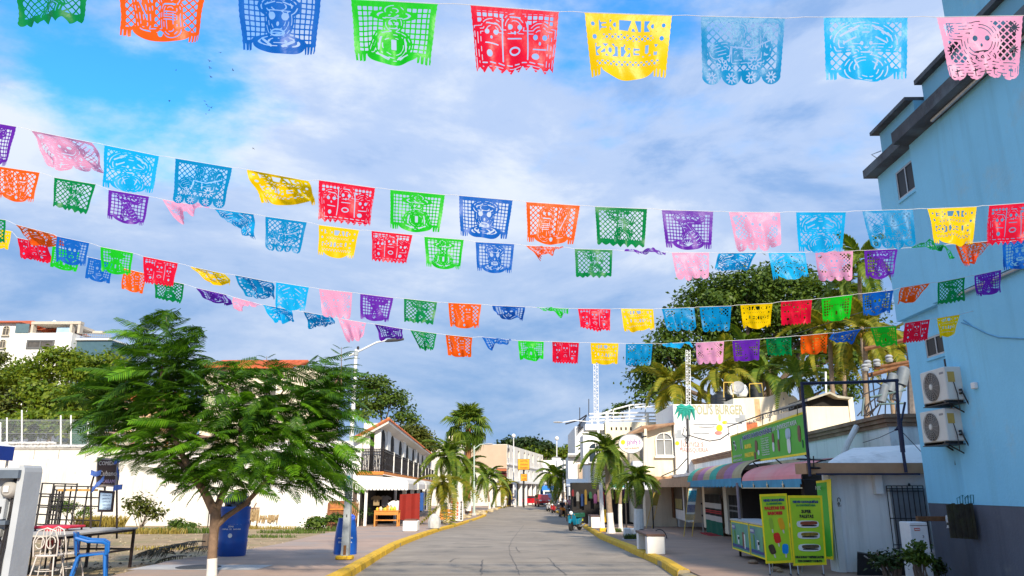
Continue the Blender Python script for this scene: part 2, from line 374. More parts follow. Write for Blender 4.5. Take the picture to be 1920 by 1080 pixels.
# manhole cover in a pale concrete square under the tree
c = pav(372, 1064); b = B(); b.lathe([(0.0, 0.004), (0.42, 0.004), (0.42, 0.012), (0.40, 0.016), (0.0, 0.016)], (c.x, c.y, c.z), 28)
PALEC = mat('pale_concrete', (0.46, 0.45, 0.44), 0.85, 0.1, 3, 0.2)
b2 = strip(lambda y: c.x - 1.15, lambda y: c.x + 1.3, .1292, .1292, [c.y - .5, c.y, c.y + .55]); o2 = single('concrete_patch', b2, PALEC, loc=tuple(c), kind='structure')
single('manhole_cover', b, mat('cast_iron', (0.06, 0.058, 0.055), 0.6, 0.3, 20, 0.4, metal=0.3), 'round dark iron manhole cover in pale concrete under the tree', 'manhole cover', tuple(c))

# ------------------------------------------------------------------ vegetation builders
def frond_mesh(name, L, droop, n, ll, w, m, up=0.35, seed=0, hang=0.6, rach=0.018, taper=True):
    """pinnate palm frond along +X"""
    rd = random.Random(seed); b = B(); pts = []
    N_ = 14
    for i in range(N_ + 1):
        t = i / N_; pts.append(Vector((L * t * (1 - 0.18 * t), 0, L * (up * t - droop * t * t))))
    b.tube(pts, [rach * (1 - 0.85 * i / N_) for i in range(N_ + 1)], 5)
    def at(t):
        k = min(N_ - 1, int(t * N_)); return pts[k].lerp(pts[k + 1], t * N_ - k), (pts[k + 1] - pts[k]).normalized()
    for i in range(n):
        t = 0.10 + 0.9 * (i + 0.5) / n; p, d = at(t)
        le = ll * (math.sin(PI * min(1, 0.22 + 0.78 * t) ** 0.9) * 0.75 + 0.3) if taper else ll
        for s in (-1, 1):
            a = rd.uniform(0.75, 1.0); dr = hang * rd.uniform(0.7, 1.25)
            dirv = (Vector((0.55 + 0.4 * t, s * a, 0.12 - 0.2 * dr))).normalized()
            mid = p + dirv * le * 0.5; tip = p + dirv * le * 0.92 + Vector((0, 0, -le * dr * 0.55))
            side = d * w * 0.5
            k = len(b.v); b.v += [tuple(p - side * .6), tuple(p + side * .6), tuple(mid + side), tuple(mid - side), tuple(tip)]
            b.f += [(k, k + 1, k + 2, k + 3), (k + 3, k + 2, k + 4)]
    me = bpy.data.meshes.new(name); me.from_pydata(b.v, [], b.f); me.materials.append(m); me.update(); return me
def fan_mesh(name, pet, rad, n, m, seed=0, droop=0.5):
    """fan palm leaf: a petiole along +X and a pleated fan"""
    rd = random.Random(seed); b = B()
    b.tube([(0, 0, 0), (pet * .5, 0, pet * .1), (pet, 0, pet * .08)], [0.03, 0.022, 0.016], 5)
    c = Vector((pet, 0, pet * .08))
    for i in range(n):
        a = lerp(-2.05, 2.05, (i + .5) / n); le = rad * (0.78 + 0.22 * math.cos(a)) * rd.uniform(.9, 1.05); da = 2.05 / n * 1.0
        z = 0.05 * rad * (1 if i % 2 else -1)
        m1 = c + Vector((math.cos(a) * le * .62, math.sin(a) * le * .62, z - 0.06 * rad)); tip = c + Vector((math.cos(a) * le * .9, math.sin(a) * le * .9, -droop * le * rd.uniform(.7, 1.3)))
        l_ = c + Vector((math.cos(a - da) * le * .6, math.sin(a - da) * le * .6, -z - 0.06 * rad)); r_ = c + Vector((math.cos(a + da) * le * .6, math.sin(a + da) * le * .6, -z - 0.06 * rad))
        k = len(b.v); b.v += [tuple(c), tuple(l_), tuple(m1), tuple(r_), tuple(tip)]; b.f += [(k, k + 1, k + 2), (k, k + 2, k + 3), (k + 1, k + 4, k + 2), (k + 2, k + 4, k + 3)]
    me = bpy.data.meshes.new(name); me.from_pydata(b.v, [], b.f); me.materials.append(m); me.update(); return me
PALMG = leafmat('palm_leaf', (0.06, 0.135, 0.012), (0.19, 0.25, 0.025), 0.36)
PALMY = leafmat('sunlit_palm_leaf', (0.11, 0.16, 0.012), (0.34, 0.30, 0.03), 0.38)
PALMD = leafmat('deep_palm_leaf', (0.018, 0.06, 0.012), (0.05, 0.12, 0.02), 0.25)
BARK = mat('palm_bark', (0.27, 0.20, 0.14), 0.9, 0.25, 9, 0.5)
WBARK = mat('limewashed_bark', (0.70, 0.67, 0.62), 0.9, 0.1, 7, 0.4, stain=((0.35, 0.28, 0.2), 4, 0.63))
def palm(label, base, top, r0, r1, L, nfr, m, white=0.0, seed=0, group=None, name='palm_tree', droopy=1.0, fan=False, w=None, bark=BARK, coco=False, elev=(-35, 70), ll=None, yaw0=0.0):
    rd = random.Random(seed); base = Vector(base); top = Vector(top); t = T(name, label, 'palm tree', base, 0, group)
    n = 12; pts = []; rs = []
    for i in range(n + 1):
        u = i / n; p = base.lerp(top, u) + (Vector((0.05 * math.sin(u * 2.6 + seed), 0.0, 0)) * (top - base).length * 0.25 * u * (1 - u) * 4)
        pts.append(p); rs.append(lerp(r0 * (1.35 if i == 0 else 1.0), r1, u) * (1.04 if i % 2 else 0.98))
    t.part('trunk', B().tube(pts, rs, 10), bark, smooth=True, world=True)
    if white:
        k = max(2, int(white * n)); t.part('painted_base', B().tube(pts[:k + 1], [x * 1.06 + 0.004 for x in rs[:k + 1]], 10), WBARK, smooth=True, world=True)
    if fan: ms = [fan_mesh('fan_leaf', L * .55, L * .62, 22, m, seed * 10 + i, 0.35 + 0.25 * i) for i in range(3)]
    else: ms = [frond_mesh('frond', L, (0.55 + 0.25 * i) * droopy, 32, ll or L * 0.27, w or L * 0.046, m, 0.3 + 0.1 * i, seed * 10 + i) for i in range(3)]
    for i in range(nfr):
        u = (i + .5) / nfr; el = lerp(elev[0], elev[1], u ** 0.9) + rd.uniform(-9, 9); az = i * 2.39996 + rd.uniform(-.25, .25) + yaw0
        M = Matrix.Translation(top - base + Vector((0, 0, 0.02 * L))) @ Matrix.Rotation(az, 4, 'Z') @ Matrix.Rotation(-R(el), 4, 'Y') @ Matrix.Rotation(rd.uniform(-.35, .35), 4, 'X') @ Matrix.Scale(rd.uniform(.82, 1.08), 4)
        t.share('frond', ms[0 if el > 30 else (1 if el > -5 else 2)], M)
    if coco:
        for i in range(6):
            a = i * 1.05; t.part('coconut', B().lathe([(0.01, -.13), (.09, -.07), (.11, .02), (.07, .1), (.01, .13)], tuple(top - base + Vector((math.cos(a) * .24, math.sin(a) * .24, -.18))), 8), mat('coconut_husk', (0.42, 0.25, 0.04), 0.6, 0.2, 6), smooth=True)
    return t
def leaf_cloud(blobs, n, size, seed, clump=0.55, ncl=None, flat=0.0, aspect=0.55, surf=0.55):
    """leaf quads gathered in clumps over the shells of ellipsoids. blobs: (center, (rx,ry,rz)). returns arrays"""
    g = np.random.default_rng(seed); vol = np.array([b[1][0] * b[1][1] * b[1][2] for b in blobs]) ** (2 / 3.0); pr = vol / vol.sum()
    ncl = ncl or max(20, n // 30); which = g.choice(len(blobs), ncl, p=pr)
    cen = np.array([b[0] for b in blobs])[which]; rad = np.array([b[1] for b in blobs])[which]
    d = g.normal(size=(ncl, 3)); d /= np.linalg.norm(d, axis=1, keepdims=True); d[:, 2] = np.where(d[:, 2] < -0.4, -d[:, 2] * .6, d[:, 2])
    rr = (surf + (1.04 - surf) * g.random(ncl) ** 0.6)[:, None]; cl = cen + d * rad * rr
    ci = g.integers(0, ncl, n); off = g.normal(size=(n, 3)) * clump * 0.5; off[:, 2] *= 0.6
    p = cl[ci] + off; out = d[ci]
    nrm = out * 0.7 + g.normal(size=(n, 3)) * 0.55 + np.array([0, 0, 0.45 + flat]); nrm /= np.linalg.norm(nrm, axis=1, keepdims=True)
    a = np.cross(nrm, g.normal(size=(n, 3))); a /= np.linalg.norm(a, axis=1, keepdims=True); b = np.cross(nrm, a)
    s = (size * g.uniform(.6, 1.25, n))[:, None]
    q = np.stack([p - a * s * .5, p - b * s * aspect * .5 + nrm * s * .08, p + a * s * .5, p + b * s * aspect * .5 + nrm * s * .08], 1).reshape(-1, 3)
    f = np.arange(4 * n).reshape(n, 4); return q, f
def limb(p, q, r0, r1, k=6, bend=0.1, rd=random):
    p, q = Vector(p), Vector(q); L = (q - p).length; o = Vector((rd.uniform(-1, 1), rd.uniform(-1, 1), rd.uniform(-.2, .6))) * L * bend
    return [p.lerp(q, i / k) + o * math.sin(PI * i / k) for i in range(k + 1)], [lerp(r0, r1, i / k) for i in range(k + 1)]
TBARK = mat('tree_bark', (0.13, 0.095, 0.07), 0.9, 0.3, 7, 0.5)
LEAF_MID = leafmat('mid_green_leaf', (0.035, 0.080, 0.010), (0.11, 0.17, 0.018), 0.30)
LEAF_HILL = leafmat('hill_leaf', (0.065, 0.135, 0.008), (0.21, 0.26, 0.018), 0.32)
LEAF_DK = leafmat('dark_leaf', (0.014, 0.036, 0.008), (0.045, 0.078, 0.014), 0.2)
LEAF_OL = leafmat('olive_leaf', (0.05, 0.075, 0.012), (0.13, 0.14, 0.02), 0.25)
def tree(label, base, blobs, n, size, m, trunk_r, seed, group=None, name='broadleaf_tree', clump=0.55, ncl=None, cat='tree', surf=.55):
    """base, blob centres in world coordinates"""
    base = Vector(base); rd = random.Random(seed); t = T(name, label, cat, base, 0, group)
    b = B(); cz = Vector(max(blobs, key=lambda q: q[1][0])[0]); fork = base.lerp(cz, 0.45); fork.z = lerp(base.z, cz.z, .5)
    p, r = limb(base, fork, trunk_r, trunk_r * .75, 6, 0.05, rd); b.tube(p, r, 9); t.part('trunk', b, TBARK, smooth=True, world=True)
    for c, rr in blobs:
        b = B(); p, r = limb(fork, Vector(c) + Vector((0, 0, rr[2] * .3)), trunk_r * .6, trunk_r * .12, 6, .12, rd); b.tube(p, r, 7); t.part('limb', b, TBARK, smooth=True, world=True)
    q, f = leaf_cloud([(tuple(Vector(c) - base), rr) for c, rr in blobs], n, size, seed, clump, ncl, surf=surf)
    o = link(bpy.data.objects.new('crown', np_mesh('crown', q, f, m))); o.parent = t.o; o['kind'] = 'stuff'; return t
def shrub(label, base, blobs, n, size, m, seed, group=None, name='shrub', clump=.25, cat='shrub'):
    base = Vector(base); rd = random.Random(seed); t = T(name, label, cat, base, 0, group); b = B()
    for c, rr in blobs:
        for k in range(3):
            p, r = limb((base.x + rd.uniform(-.08, .08), base.y, base.z), Vector(c) + Vector((rd.uniform(-.5, .5) * rr[0], 0, rr[2] * .3)), .02, .006, 4, .12, rd); b.tube(p, r, 5)
    t.part('stems', b, TBARK, world=True)
    q, f = leaf_cloud([(tuple(Vector(c) - base), rr) for c, rr in blobs], n, size, seed, clump, surf=.3)
    o = link(bpy.data.objects.new('foliage', np_mesh('foliage', q, f, m))); o.parent = t.o; o['kind'] = 'stuff'; return t
def blades(label, c, rx, ry, n, h, m, seed, name='grass', lean=.5, w=.012):
    g = np.random.default_rng(seed); a = g.random(n) * 2 * PI; r = np.sqrt(g.random(n)); p = np.stack([np.cos(a) * r * rx, np.sin(a) * r * ry, np.zeros(n)], 1)
    th = g.random(n) * 2 * PI; hh = h * g.uniform(.4, 1.1, n); d = np.stack([np.cos(th), np.sin(th), np.zeros(n)], 1); s = np.stack([-np.sin(th), np.cos(th), np.zeros(n)], 1) * w
    ln = lean * g.uniform(.2, 1, n); up = np.array([0, 0, 1.0])
    q = np.stack([p - s, p + s, p + d * (ln * hh * .45)[:, None] + up * (hh * .7)[:, None] + s * .7, p + d * (ln * hh)[:, None] + up * (hh * (1 - .25 * ln))[:, None]], 1).reshape(-1, 3)
    o = link(bpy.data.objects.new(name, np_mesh(name, q, np.arange(4 * n).reshape(n, 4), m))); o.location = c; tag(o, label, 'grass', kind='stuff'); return o
# ------------------------------------------------------------------ left side: hill, hilltop houses, trees on the slope
def mound(name, c, rx, ry, h, m, n=28, seed=1):
    rd = random.Random(seed); b = B(); K = 14
    for i in range(K + 1):
        u = i / K
        for j in range(n):
            a = 2 * PI * j / n; rr = u * (1 + .10 * math.sin(3 * a + seed) + .06 * math.sin(5 * a + 2 * seed)); z = h * (math.cos(min(1, u) * PI) * .5 + .5) * (1 + rd.uniform(-.04, .04)) - 1.6 * u
            b.v.append((c[0] + rx * rr * math.cos(a), c[1] + ry * rr * math.sin(a), c[2] + z))
    for i in range(K):
        for j in range(n): a = i * n + j; d = i * n + (j + 1) % n; b.f.append((a, d, d + n, a + n))
    return struct(name, b, m, True)
HILLG = mat('hill_scrub', (0.06, 0.09, 0.02), 0.95, 0.4, 0.4, 0.5, col2=(0.13, 0.11, 0.05))
mound('hill', (-78, 128, -1.2), 72, 62, 15, HILLG, seed=2)

def window(t, name, cx, z0, w, h, y, frame_m, pane_m=GLASS, arch=False, face='y', depth=.08, sill=None, bars=1, parent=None):
    """window set on a face: a recessed pane with a frame of its own. face 'y': at local y, looking -y; face 'x': at local x=y, looking +x/-x by depth sign"""
    fw = .06 * max(1, w)
    def mp(u, v, d):  # u along the face, v up, d outwards
        return (cx + u, y - d, z0 + v) if face == 'y' else (y + d, cx + u, z0 + v)
    def poly(ww, hh, k=0.0):
        pts = [(-ww / 2, k), (ww / 2, k), (ww / 2, hh)]
        if arch:
            r = ww / 2
            for i in range(1, 9): a = PI * i / 9; pts.append((r * math.cos(a), hh + r * .8 * math.sin(a)))
        pts.append((-ww / 2, hh)); return pts
    p1 = poly(w, h); p2 = poly(w - 2 * fw, h - (0 if arch else fw), fw)
    b = B(); n = len(p1)
    for d in (0.0, depth): b.v += [mp(u, v, d) for u, v in p1] + [mp(u, v, d) for u, v in p2]
    for i in range(n):
        j = (i + 1) % n; b.f += [(2 * n + i, 2 * n + j, 3 * n + j, 3 * n + i), (i, j, 2 * n + j, 2 * n + i), (n + i, 3 * n + i, 3 * n + j, n + j)]
    for k in range(bars):
        u = -w / 2 + w * (k + 1) / (bars + 1); vs = [mp(u + du, v, dd) for du in (-fw * .4, fw * .4) for v in (fw, h + (w * .4 if arch else -fw) * .98) for dd in (0, depth * .9)]
        b.add(vs, [(0, 1, 3, 2), (4, 6, 7, 5), (0, 4, 5, 1), (2, 3, 7, 6), (0, 2, 6, 4), (1, 5, 7, 3)])
    if arch: 
        vs = [mp(u, h + v, dd) for u in (-w / 2 + fw, w / 2 - fw) for v in (-fw * .4, fw * .4) for dd in (0, depth * .9)]; b.add(vs, [(0, 1, 3, 2), (4, 6, 7, 5), (0, 4, 5, 1), (2, 3, 7, 6), (0, 2, 6, 4), (1, 5, 7, 3)])
    o = t.part('window', b, frame_m, parent)
    pb = B(); pb.add([mp(u, v, depth * .25) for u, v in p2], [tuple(range(n))]); t.part('pane', pb, pane_m, o)
    if sill:
        vs = [mp(u, v, dd) for u in (-w / 2 - .08, w / 2 + .08) for v in (-.1, -.005) for dd in (0, depth + sill)]; sb = B().add(vs, [(0, 1, 3, 2), (4, 6, 7, 5), (0, 4, 5, 1), (2, 3, 7, 6), (0, 2, 6, 4), (1, 5, 7, 3)]); t.part('sill', sb, frame_m, o)
    return o
def tile_roof(t, x0, x1, ya, za, yb, zb, m=TERRA, pitch=.45, name='roof', thick=.12):
    """pantile slope between two level lines (ya,za)->(yb,zb) running along x"""
    o = t.part(name, B().loft([[(x0, ya, za), (x1, ya, za), (x1, yb, zb), (x0, yb, zb)], [(x0, ya, za + thick), (x1, ya, za + thick), (x1, yb, zb + thick), (x0, yb, zb + thick)]]), m)
    n = int((x1 - x0) / pitch); d = Vector((0, yb - ya, zb - za))
    for i in range(n + 1):
        x = x0 + (x1 - x0) * i / n; b = B().tube([(x, ya, za + thick), (x, yb, zb + thick)], pitch * .24, 6); t.part('tile_row', b, m, o)
    return o
ORTILE = mat('orange_roof_tile', (0.50, 0.11, 0.035), 0.8, 0.2, 2, 0.2)
# hilltop house, white, far left
yh = 92.0
def hp(px, py): return P(px, py, yh)
a = hp(-60, 690); k = ppm(hp(100, 640))
t = T('hilltop_house', 'white hilltop house with red tiled roof, pergola terrace and arched windows', 'house', (hp(0, 640).x, yh, hp(0, 690).z - 3))
def L_(px, py, dy=0.0): v = hp(px, py); return (v.x - t.o.location.x, dy, v.z - t.o.location.z)
def hx(px): return L_(px, 640)[0]
def hz(py): return L_(60, py)[2]
t.part('wall', B().box(hx(-70), hx(31), 0, 9, -6, hz(606)), WHITE2)
t.part('wall', B().box(hx(31) + .01, hx(139), -.6, 8, -6, hz(626)), WHITE2)
t.part('glass_wall', B().box(hx(139) + .01, hx(205), .6, 7, -6, hz(637)), mat('tinted_glass', (0.06, 0.12, 0.15), 0.15, 0.1, 2, spec=.8))
t.part('parapet', B().box(hx(138), hx(206), .3, 7, hz(637), hz(634)), WHITE2)
rb = B(); r0 = hz(606)
rb.loft([[(hx(-75), -.6, r0), (hx(40), -.6, r0), (hx(66), 6, r0), (hx(-75), 9.6, r0)], [(hx(-75), 3.5, hz(590)), (hx(22), 3.5, hz(590)), (hx(24), 4.5, hz(590)), (hx(-75), 5, hz(590))]])
t.part('roof', rb, ORTILE)
t.part('roof', B().loft([[(hx(46), 2, hz(612)), (hx(100), 2, hz(609)), (hx(100), 8, hz(609)), (hx(40), 8, hz(612))], [(hx(60), 5, hz(594)), (hx(76), 5, hz(594)), (hx(76), 6, hz(594)), (hx(60), 6, hz(594))]]), ORTILE)
t.part('gable', B().prism([(hx(66), hz(606)), (hx(98), hz(606)), (hx(80), hz(595))], 'y', 1.6, 1.9), WHITE2)
bg = mat('beige_concrete', (0.52, 0.46, 0.38), 0.85, 0.1, 2)
pb = B(); pb.box(hx(57), hx(150), -.4, .4, hz(609), hz(604)); t.part('pergola_beam', pb, bg)
t.part('pergola_beam', B().box(hx(57), hx(150), 4.6, 5.4, hz(611), hz(607)), bg)
t.part('pergola_slab', B().box(hx(60), hx(131), -.2, 5, hz(609) + .01, hz(607) + .2), bg)
for px in (57, 130, 145):
    t.part('pergola_column', B().box(hx(px), hx(px + 4.5), -.35, .35, hz(626), hz(609)), bg)
t.part('terrace_wall', B().box(hx(75), hx(100), 3, 3.3, hz(626), hz(609)), mat('terracotta_paint', (0.42, 0.13, 0.07), 0.8, 0.1, 2))
t.part('terrace_glass', B().box(hx(32), hx(57), -.7, -.65, hz(626), hz(609)), mat('tinted_glass2', (0.10, 0.16, 0.18), 0.15, 0.1, 2, spec=.8))
t.part('terrace_glass', B().box(hx(101), hx(129), .2, .24, hz(624), hz(613)), mat('pale_glass', (0.35, 0.5, 0.62), 0.2, 0.1, 2, spec=.8))
rl = B(); 
for i in range(14): x = lerp(hx(151), hx(204), i / 13); rl.tube([(x, .3, hz(634)), (x, .3, hz(624 + i * .25))], .035, 4)
for q in (624, 629): rl.tube([(hx(151), .3, hz(q)), (hx(204), .3, hz(q + 3.5))], .04, 4)
t.part('railing', rl, STEEL)
gt = mat('dull_window', (0.10, 0.09, 0.08), 0.3, 0.2, 2)
for px, py, w, h, ar in ((9, 629, 13, 13, True), (7, 653, 12, 12, True), (-22, 630, 13, 13, True)):
    window(t, 'window', hx(px), hz(py), w / k, h / k, 0, mat('beige_frame', (.5, .45, .36), .8, .1, 3), gt, ar, depth=.15, sill=.15)
window(t, 'window', hx(83), hz(656), 52 / k, 17 / k, -.6, mat('dark_frame', (.12, .12, .12), .6, .1, 3), gt, False, depth=.12, bars=1)

# trees on the slope below it, each its own crown
slope = [(-18, 735, 60, 55, 84), (60, 715, 62, 50, 82), (125, 690, 66, 46, 80), (185, 700, 55, 50, 78), (20, 770, 60, 45, 70), (95, 765, 55, 45, 69), (165, 765, 60, 48, 68), (235, 735, 50, 50, 72), (-30, 680, 40, 24, 88), (60, 800, 55, 28, 62), (-10, 812, 45, 26, 60), (150, 806, 50, 26, 61)]
where = ['at the left edge of the slope under the hilltop house', 'under the arched windows of the hilltop house', 'rounded, covering the foot of the hilltop house', 'on the slope under the glass end of the hilltop house', 'low on the slope by the left edge, above the fence', 'midway up the slope above the fence posts', 'behind the green fence netting', 'behind the crown of the feathery tree', 'against the left wall of the hilltop house', 'small, just behind the fence posts', 'small, at the far left behind the fence', 'small, beside the green netting of the fence']
for i, (px, py, rx, ry, Y) in enumerate(slope):
    c = P(px, py, Y); q = ppm(c); r = Vector((rx / q, rx / q * .8, ry / q)); base = Vector((c.x, Y + .5, c.z - r.z * 1.6 - 1.5)); rd = random.Random(i)
    bl = [(tuple(c + Vector((rd.uniform(-.55, .55) * r.x, rd.uniform(-.5, .2) * r.y, rd.uniform(-.35, .45) * r.z))), (r.x * .62, r.y * .62, r.z * .6)) for _ in range(5)]
    tree(f'{["leafy", "dense", "broad"][i % 3]} green tree {where[i]}', base, bl, 3400, .46, LEAF_HILL if i % 4 else LEAF_OL, .22, 40 + i, 'trees on the left slope', clump=1.0, ncl=110)

# villa half hidden by the feathery tree, and a second one with an orange roof
yv = 62.0
c = P(235, 850, yv); k = ppm(c); t = T('villa', 'peach and cream villa with arches glimpsed through the feathery tree', 'house', (c.x, yv, -1.0))
def vx(px): return P(px, 800, yv).x - c.x
def vz(py): return P(235, py, yv).z + 1.0
PEACH = mat('peach_plaster', (0.70, 0.46, 0.25), 0.85, 0.1, 2)
t.part('wall', B().box(vx(165), vx(340), 0, 8, 0, vz(815)), CREAM)
t.part('upper_wall', B().box(vx(200), vx(300), 1, 7, vz(815), vz(755)), PEACH)
t.part('cornice', B().box(vx(160), vx(345), -.3, 8.2, vz(815) + .01, vz(810)), mat('rose_trim', (.45, .27, .2), .8, .1, 3))
t.part('cornice', B().box(vx(196), vx(304), .7, 7.2, vz(755) + .01, vz(750)), CREAM)
tile_roof(t, vx(194), vx(306), .6, vz(750), 4, vz(730), ORTILE, .6)
for px in (215, 245, 278): window(t, 'window', vx(px), vz(806), 16 / k, 22 / k, 1, CREAM, gt, True, depth=.15)
for px in (192, 225, 258, 292, 322): window(t, 'window', vx(px), vz(856), 20 / k, 22 / k, 0, CREAM, TERRA, True, depth=.15)
t.part('stair_wall', B().prism([(vx(140), vz(850)), (vx(175), vz(850)), (vx(175), vz(815))], 'y', -.8, -.2), WHITE2)
yv2 = 76.0; c2 = P(465, 690, yv2); t = T('orange_roofed_house', 'house with an orange tiled roof rising behind the feathery tree', 'house', (c2.x, yv2, -1.0)); k = ppm(c2)
def vx(px): return P(px, 700, yv2).x - c2.x
def vz(py): return P(465, py, yv2).z + 1.0
t.part('wall', B().box(vx(385), vx(600), 0, 9, 0, vz(690)), CREAM)
tile_roof(t, vx(378), vx(548), -.6, vz(692), 5, vz(665), ORTILE, .7)
t.part('ridge', B().tube([(vx(378), 5.1, vz(665)), (vx(548), 5.1, vz(665))], .3, 8), ORTILE)
for px in (420, 465, 510): window(t, 'window', vx(px), vz(760), 24 / k, 36 / k, 0, WHITE2, gt, False, depth=.12)
# big dark tree behind the balcony building
for i, (lab, bl, m) in enumerate((('dark feathery tree rising behind the balcony building roof', [(735, 760, 34), (700, 735, 36), (760, 790, 24), (690, 770, 30)], LEAF_MID), ('low dark tree behind the far end of the balcony roof', [(785, 822, 20), (800, 838, 18), (768, 812, 18)], LEAF_OL))):
    Y = 80 + 16 * i; q = ppm(P(bl[0][0], bl[0][1], Y)); tree(lab, (P(bl[0][0], 900, Y).x, Y, -1.0), [(tuple(P(x, y, Y)), (r / q, r / q, r / q * .9)) for x, y, r in bl], 4200, .42, m, .3, 70 + i, clump=.8)

# ------------------------------------------------------------------ long white boundary wall and the fence on it
g = G(450, 986); YW = g.y; zt = P(200, 843, YW).z
xw0, xw1 = P(-420, 900, YW).x, P(672, 900, YW).x
t = T('boundary_wall', 'long tall white plastered wall behind the dirt lot', 'wall', (xw0, YW, gz(YW)))
t.part('wall', B().box(0, xw1 - xw0, 0, .3, -.2, zt - gz(YW)), WHITE)
t.part('string_course', B().box(0, P(330, 850, YW).x - xw0, -.05, .36, zt - gz(YW) + .002, zt - gz(YW) + .10), mat('weathered_cap', (.36, .34, .31), .9, .2, 4, .4))
rub = mat('rubble_stone', (0.50, 0.50, 0.50), 0.9, 0.35, 7, 0.7, island=.45)
zc = zt - gz(YW) + .10
for i in range(120):
    x = lerp(P(-20, 850, YW).x, P(205, 850, YW).x, i / 119) - xw0; s = random.uniform(.10, .17); hh = lerp(.5, .10, max(0, i - 5) / 115)
    for z in ([.12] if hh < .3 else [.1, .32]):
        b = B().lathe([(.02, -s * .8), (s * .8, -s * .5), (s, 0), (s * .7, s * .6), (.02, s * .75)], (x + random.uniform(-.06, .06), .15 + random.uniform(-.05, .05), zc + z), 6); t.part('stone', b, rub)
t.text('Sd', .62, P(201, 849, YW - .012), 0, BLACKM, bold=.02, name='graffiti')
t.part('expansion_crack', B().box(3.0, 3.02, -.004, -.002, 1.2, zt - gz(YW) - .1), JOINT); 
for px in (64, 110, 160): x = P(px, 850, YW).x - xw0; t.part('water_streak', B().box(x, x + .035, -.004, -.002, zt - gz(YW) - .62, zt - gz(YW) - .01), JOINT)
GREENN = mat('green_netting', (0.02, 0.12, 0.08), 0.9, 0.2, 5)
t = T('wire_fence', 'white post wire fence with green netting on top of the boundary wall', 'fence', (xw0, YW + .15, zt + .1))
pxs = (-60, 1, 13, 41, 114, 133, 165, 225, 290)
for px in pxs:
    hgt = {1: 792, 13: 783, 41: 769, 114: 779, 133: 778, 165: 784}.get(px, 782); p = P(px, 838, YW + .15); q = P(px, hgt, YW + .15); t.part('post', B().tube([p, q], .05, 7), WSTEEL, world=True)
for py in (788, 812, 832): t.part('rail_wire', B().tube([P(-60, py, YW + .15), P(290, py + 2, YW + .15)], .012, 4), STEEL, world=True)
wb = B()
for i in range(150):
    px = -60 + i * 2.35; wb.tube([P(px, 786, YW + .16), P(px + 16, 836, YW + .16)], .006, 3); wb.tube([P(px, 836, YW + .16), P(px + 16, 786, YW + .16)], .006, 3)
t.part('chain_link', wb, STEEL, world=True, kind='stuff')
nb = B()
for i in range(26):
    x = lerp(P(133, 800, YW).x, P(176, 800, YW).x, i / 25); nb.box(x, x + .028, YW + .17, YW + .18, P(140, 838, YW).z, P(140, 790, YW).z)
for i in range(30):
    z = lerp(P(140, 838, YW).z, P(140, 790, YW).z, i / 29); nb.box(P(133, 800, YW).x, P(176, 800, YW).x, YW + .171, YW + .179, z, z + .028)
t.part('netting', nb, GREENN, world=True, kind='stuff')

# weeds, shrubs and debris along the wall
DRYG = leafmat('dry_grass', (0.20, 0.16, 0.03), (0.42, 0.33, 0.08), 0.3)
GRS = leafmat('lush_grass', (0.05, 0.10, 0.015), (0.13, 0.19, 0.03), 0.3)
def gsh(lab, px0, px1, pyb, pyt, n, s, m, seed, off=0.0, **kw):
    c = G((px0 + px1) / 2, pyb, off); q = ppm(c); w = (px1 - px0) / q; h = (pyb - pyt) / q; rd = random.Random(seed)
    bl = [((c.x + rd.uniform(-.36, .36) * w, c.y + rd.uniform(-.2, .2) * w, c.z + h * rd.uniform(.35, .72)), (w * .28, w * .22, h * .3)) for _ in range(4)]
    return shrub(lab, c, bl, n, s, m, seed, **kw)
gsh('dark green shrub behind the stacked black frames', 92, 186, 992, 925, 1600, .12, LEAF_MID, 1)
gsh('pale leggy shrub growing against the white wall', 232, 292, 994, 926, 900, .22, LEAF_OL, 2, clump=.4)
gsh('low weeds at the foot of the wall left of the trunk', 312, 378, 999, 972, 700, .16, LEAF_MID, 3)
gsh('leafy plants at the wall foot beside the brown booth', 578, 628, 996, 965, 900, .2, LEAF_MID, 4)
gsh('spiky green plant behind the lamp post drum', 620, 655, 992, 962, 500, .16, LEAF_DK, 5)
gsh('green bush by the corner of the balcony building', 668, 690, 990, 950, 600, .14, LEAF_DK, 6)
for i, (px, py, rx, n, m, h) in enumerate(((185, 990, 1.5, 700, DRYG, .75), (345, 1000, 2.2, 800, GRS, .3), (270, 1001, 2.0, 600, DRYG, .3), (480, 992, 2.4, 700, DRYG, .22), (545, 1000, 1.6, 500, GRS, .2), (600, 996, 1.4, 450, GRS, .3), (310, 1030, 1.0, 200, DRYG, .12), (500, 1008, 1.2, 300, GRS, .14))):
    c = G(px, py); blades(['yellow dry grass at the foot of the wall behind the sign', 'green weeds in front of the white wall', 'dry tufts on the dirt lot', 'straw on the dirt by the thatched stand', 'grass strip along the pavement edge', 'grass beside the brown booth', 'sparse straw near the trunk', 'thin grass beside the drum'][i], c, rx, .5, n, h, m, 90 + i, w=.014)
g_ = np.random.default_rng(3); vs, fs = [], []
for i in range(900):
    c = G(g_.uniform(60, 620), g_.uniform(1000, 1078)); s = g_.uniform(.015, .05)
    if c.x > XLE(c.y) - .1: continue
    k = len(vs); vs += [(c.x + s * g_.uniform(-1, 1), c.y + s * g_.uniform(-1, 1), gz(c.y) - .01), (c.x + s, c.y, gz(c.y) - .01), (c.x, c.y + s, gz(c.y) - .01), (c.x - s, c.y - s, gz(c.y) - .01), (c.x, c.y, gz(c.y) + s * .8)]; fs += [(k, k + 1, k + 4), (k + 1, k + 2, k + 4), (k + 2, k + 3, k + 4), (k + 3, k, k + 4)]
tag(link(bpy.data.objects.new('gravel', np_mesh('gravel', np.array(vs), np.array(fs), mat('gravel_stone', (.34, .28, .2), .9, .3, 5, island=.5)))), 'loose small stones scattered over the dirt lot', 'gravel', kind='stuff')
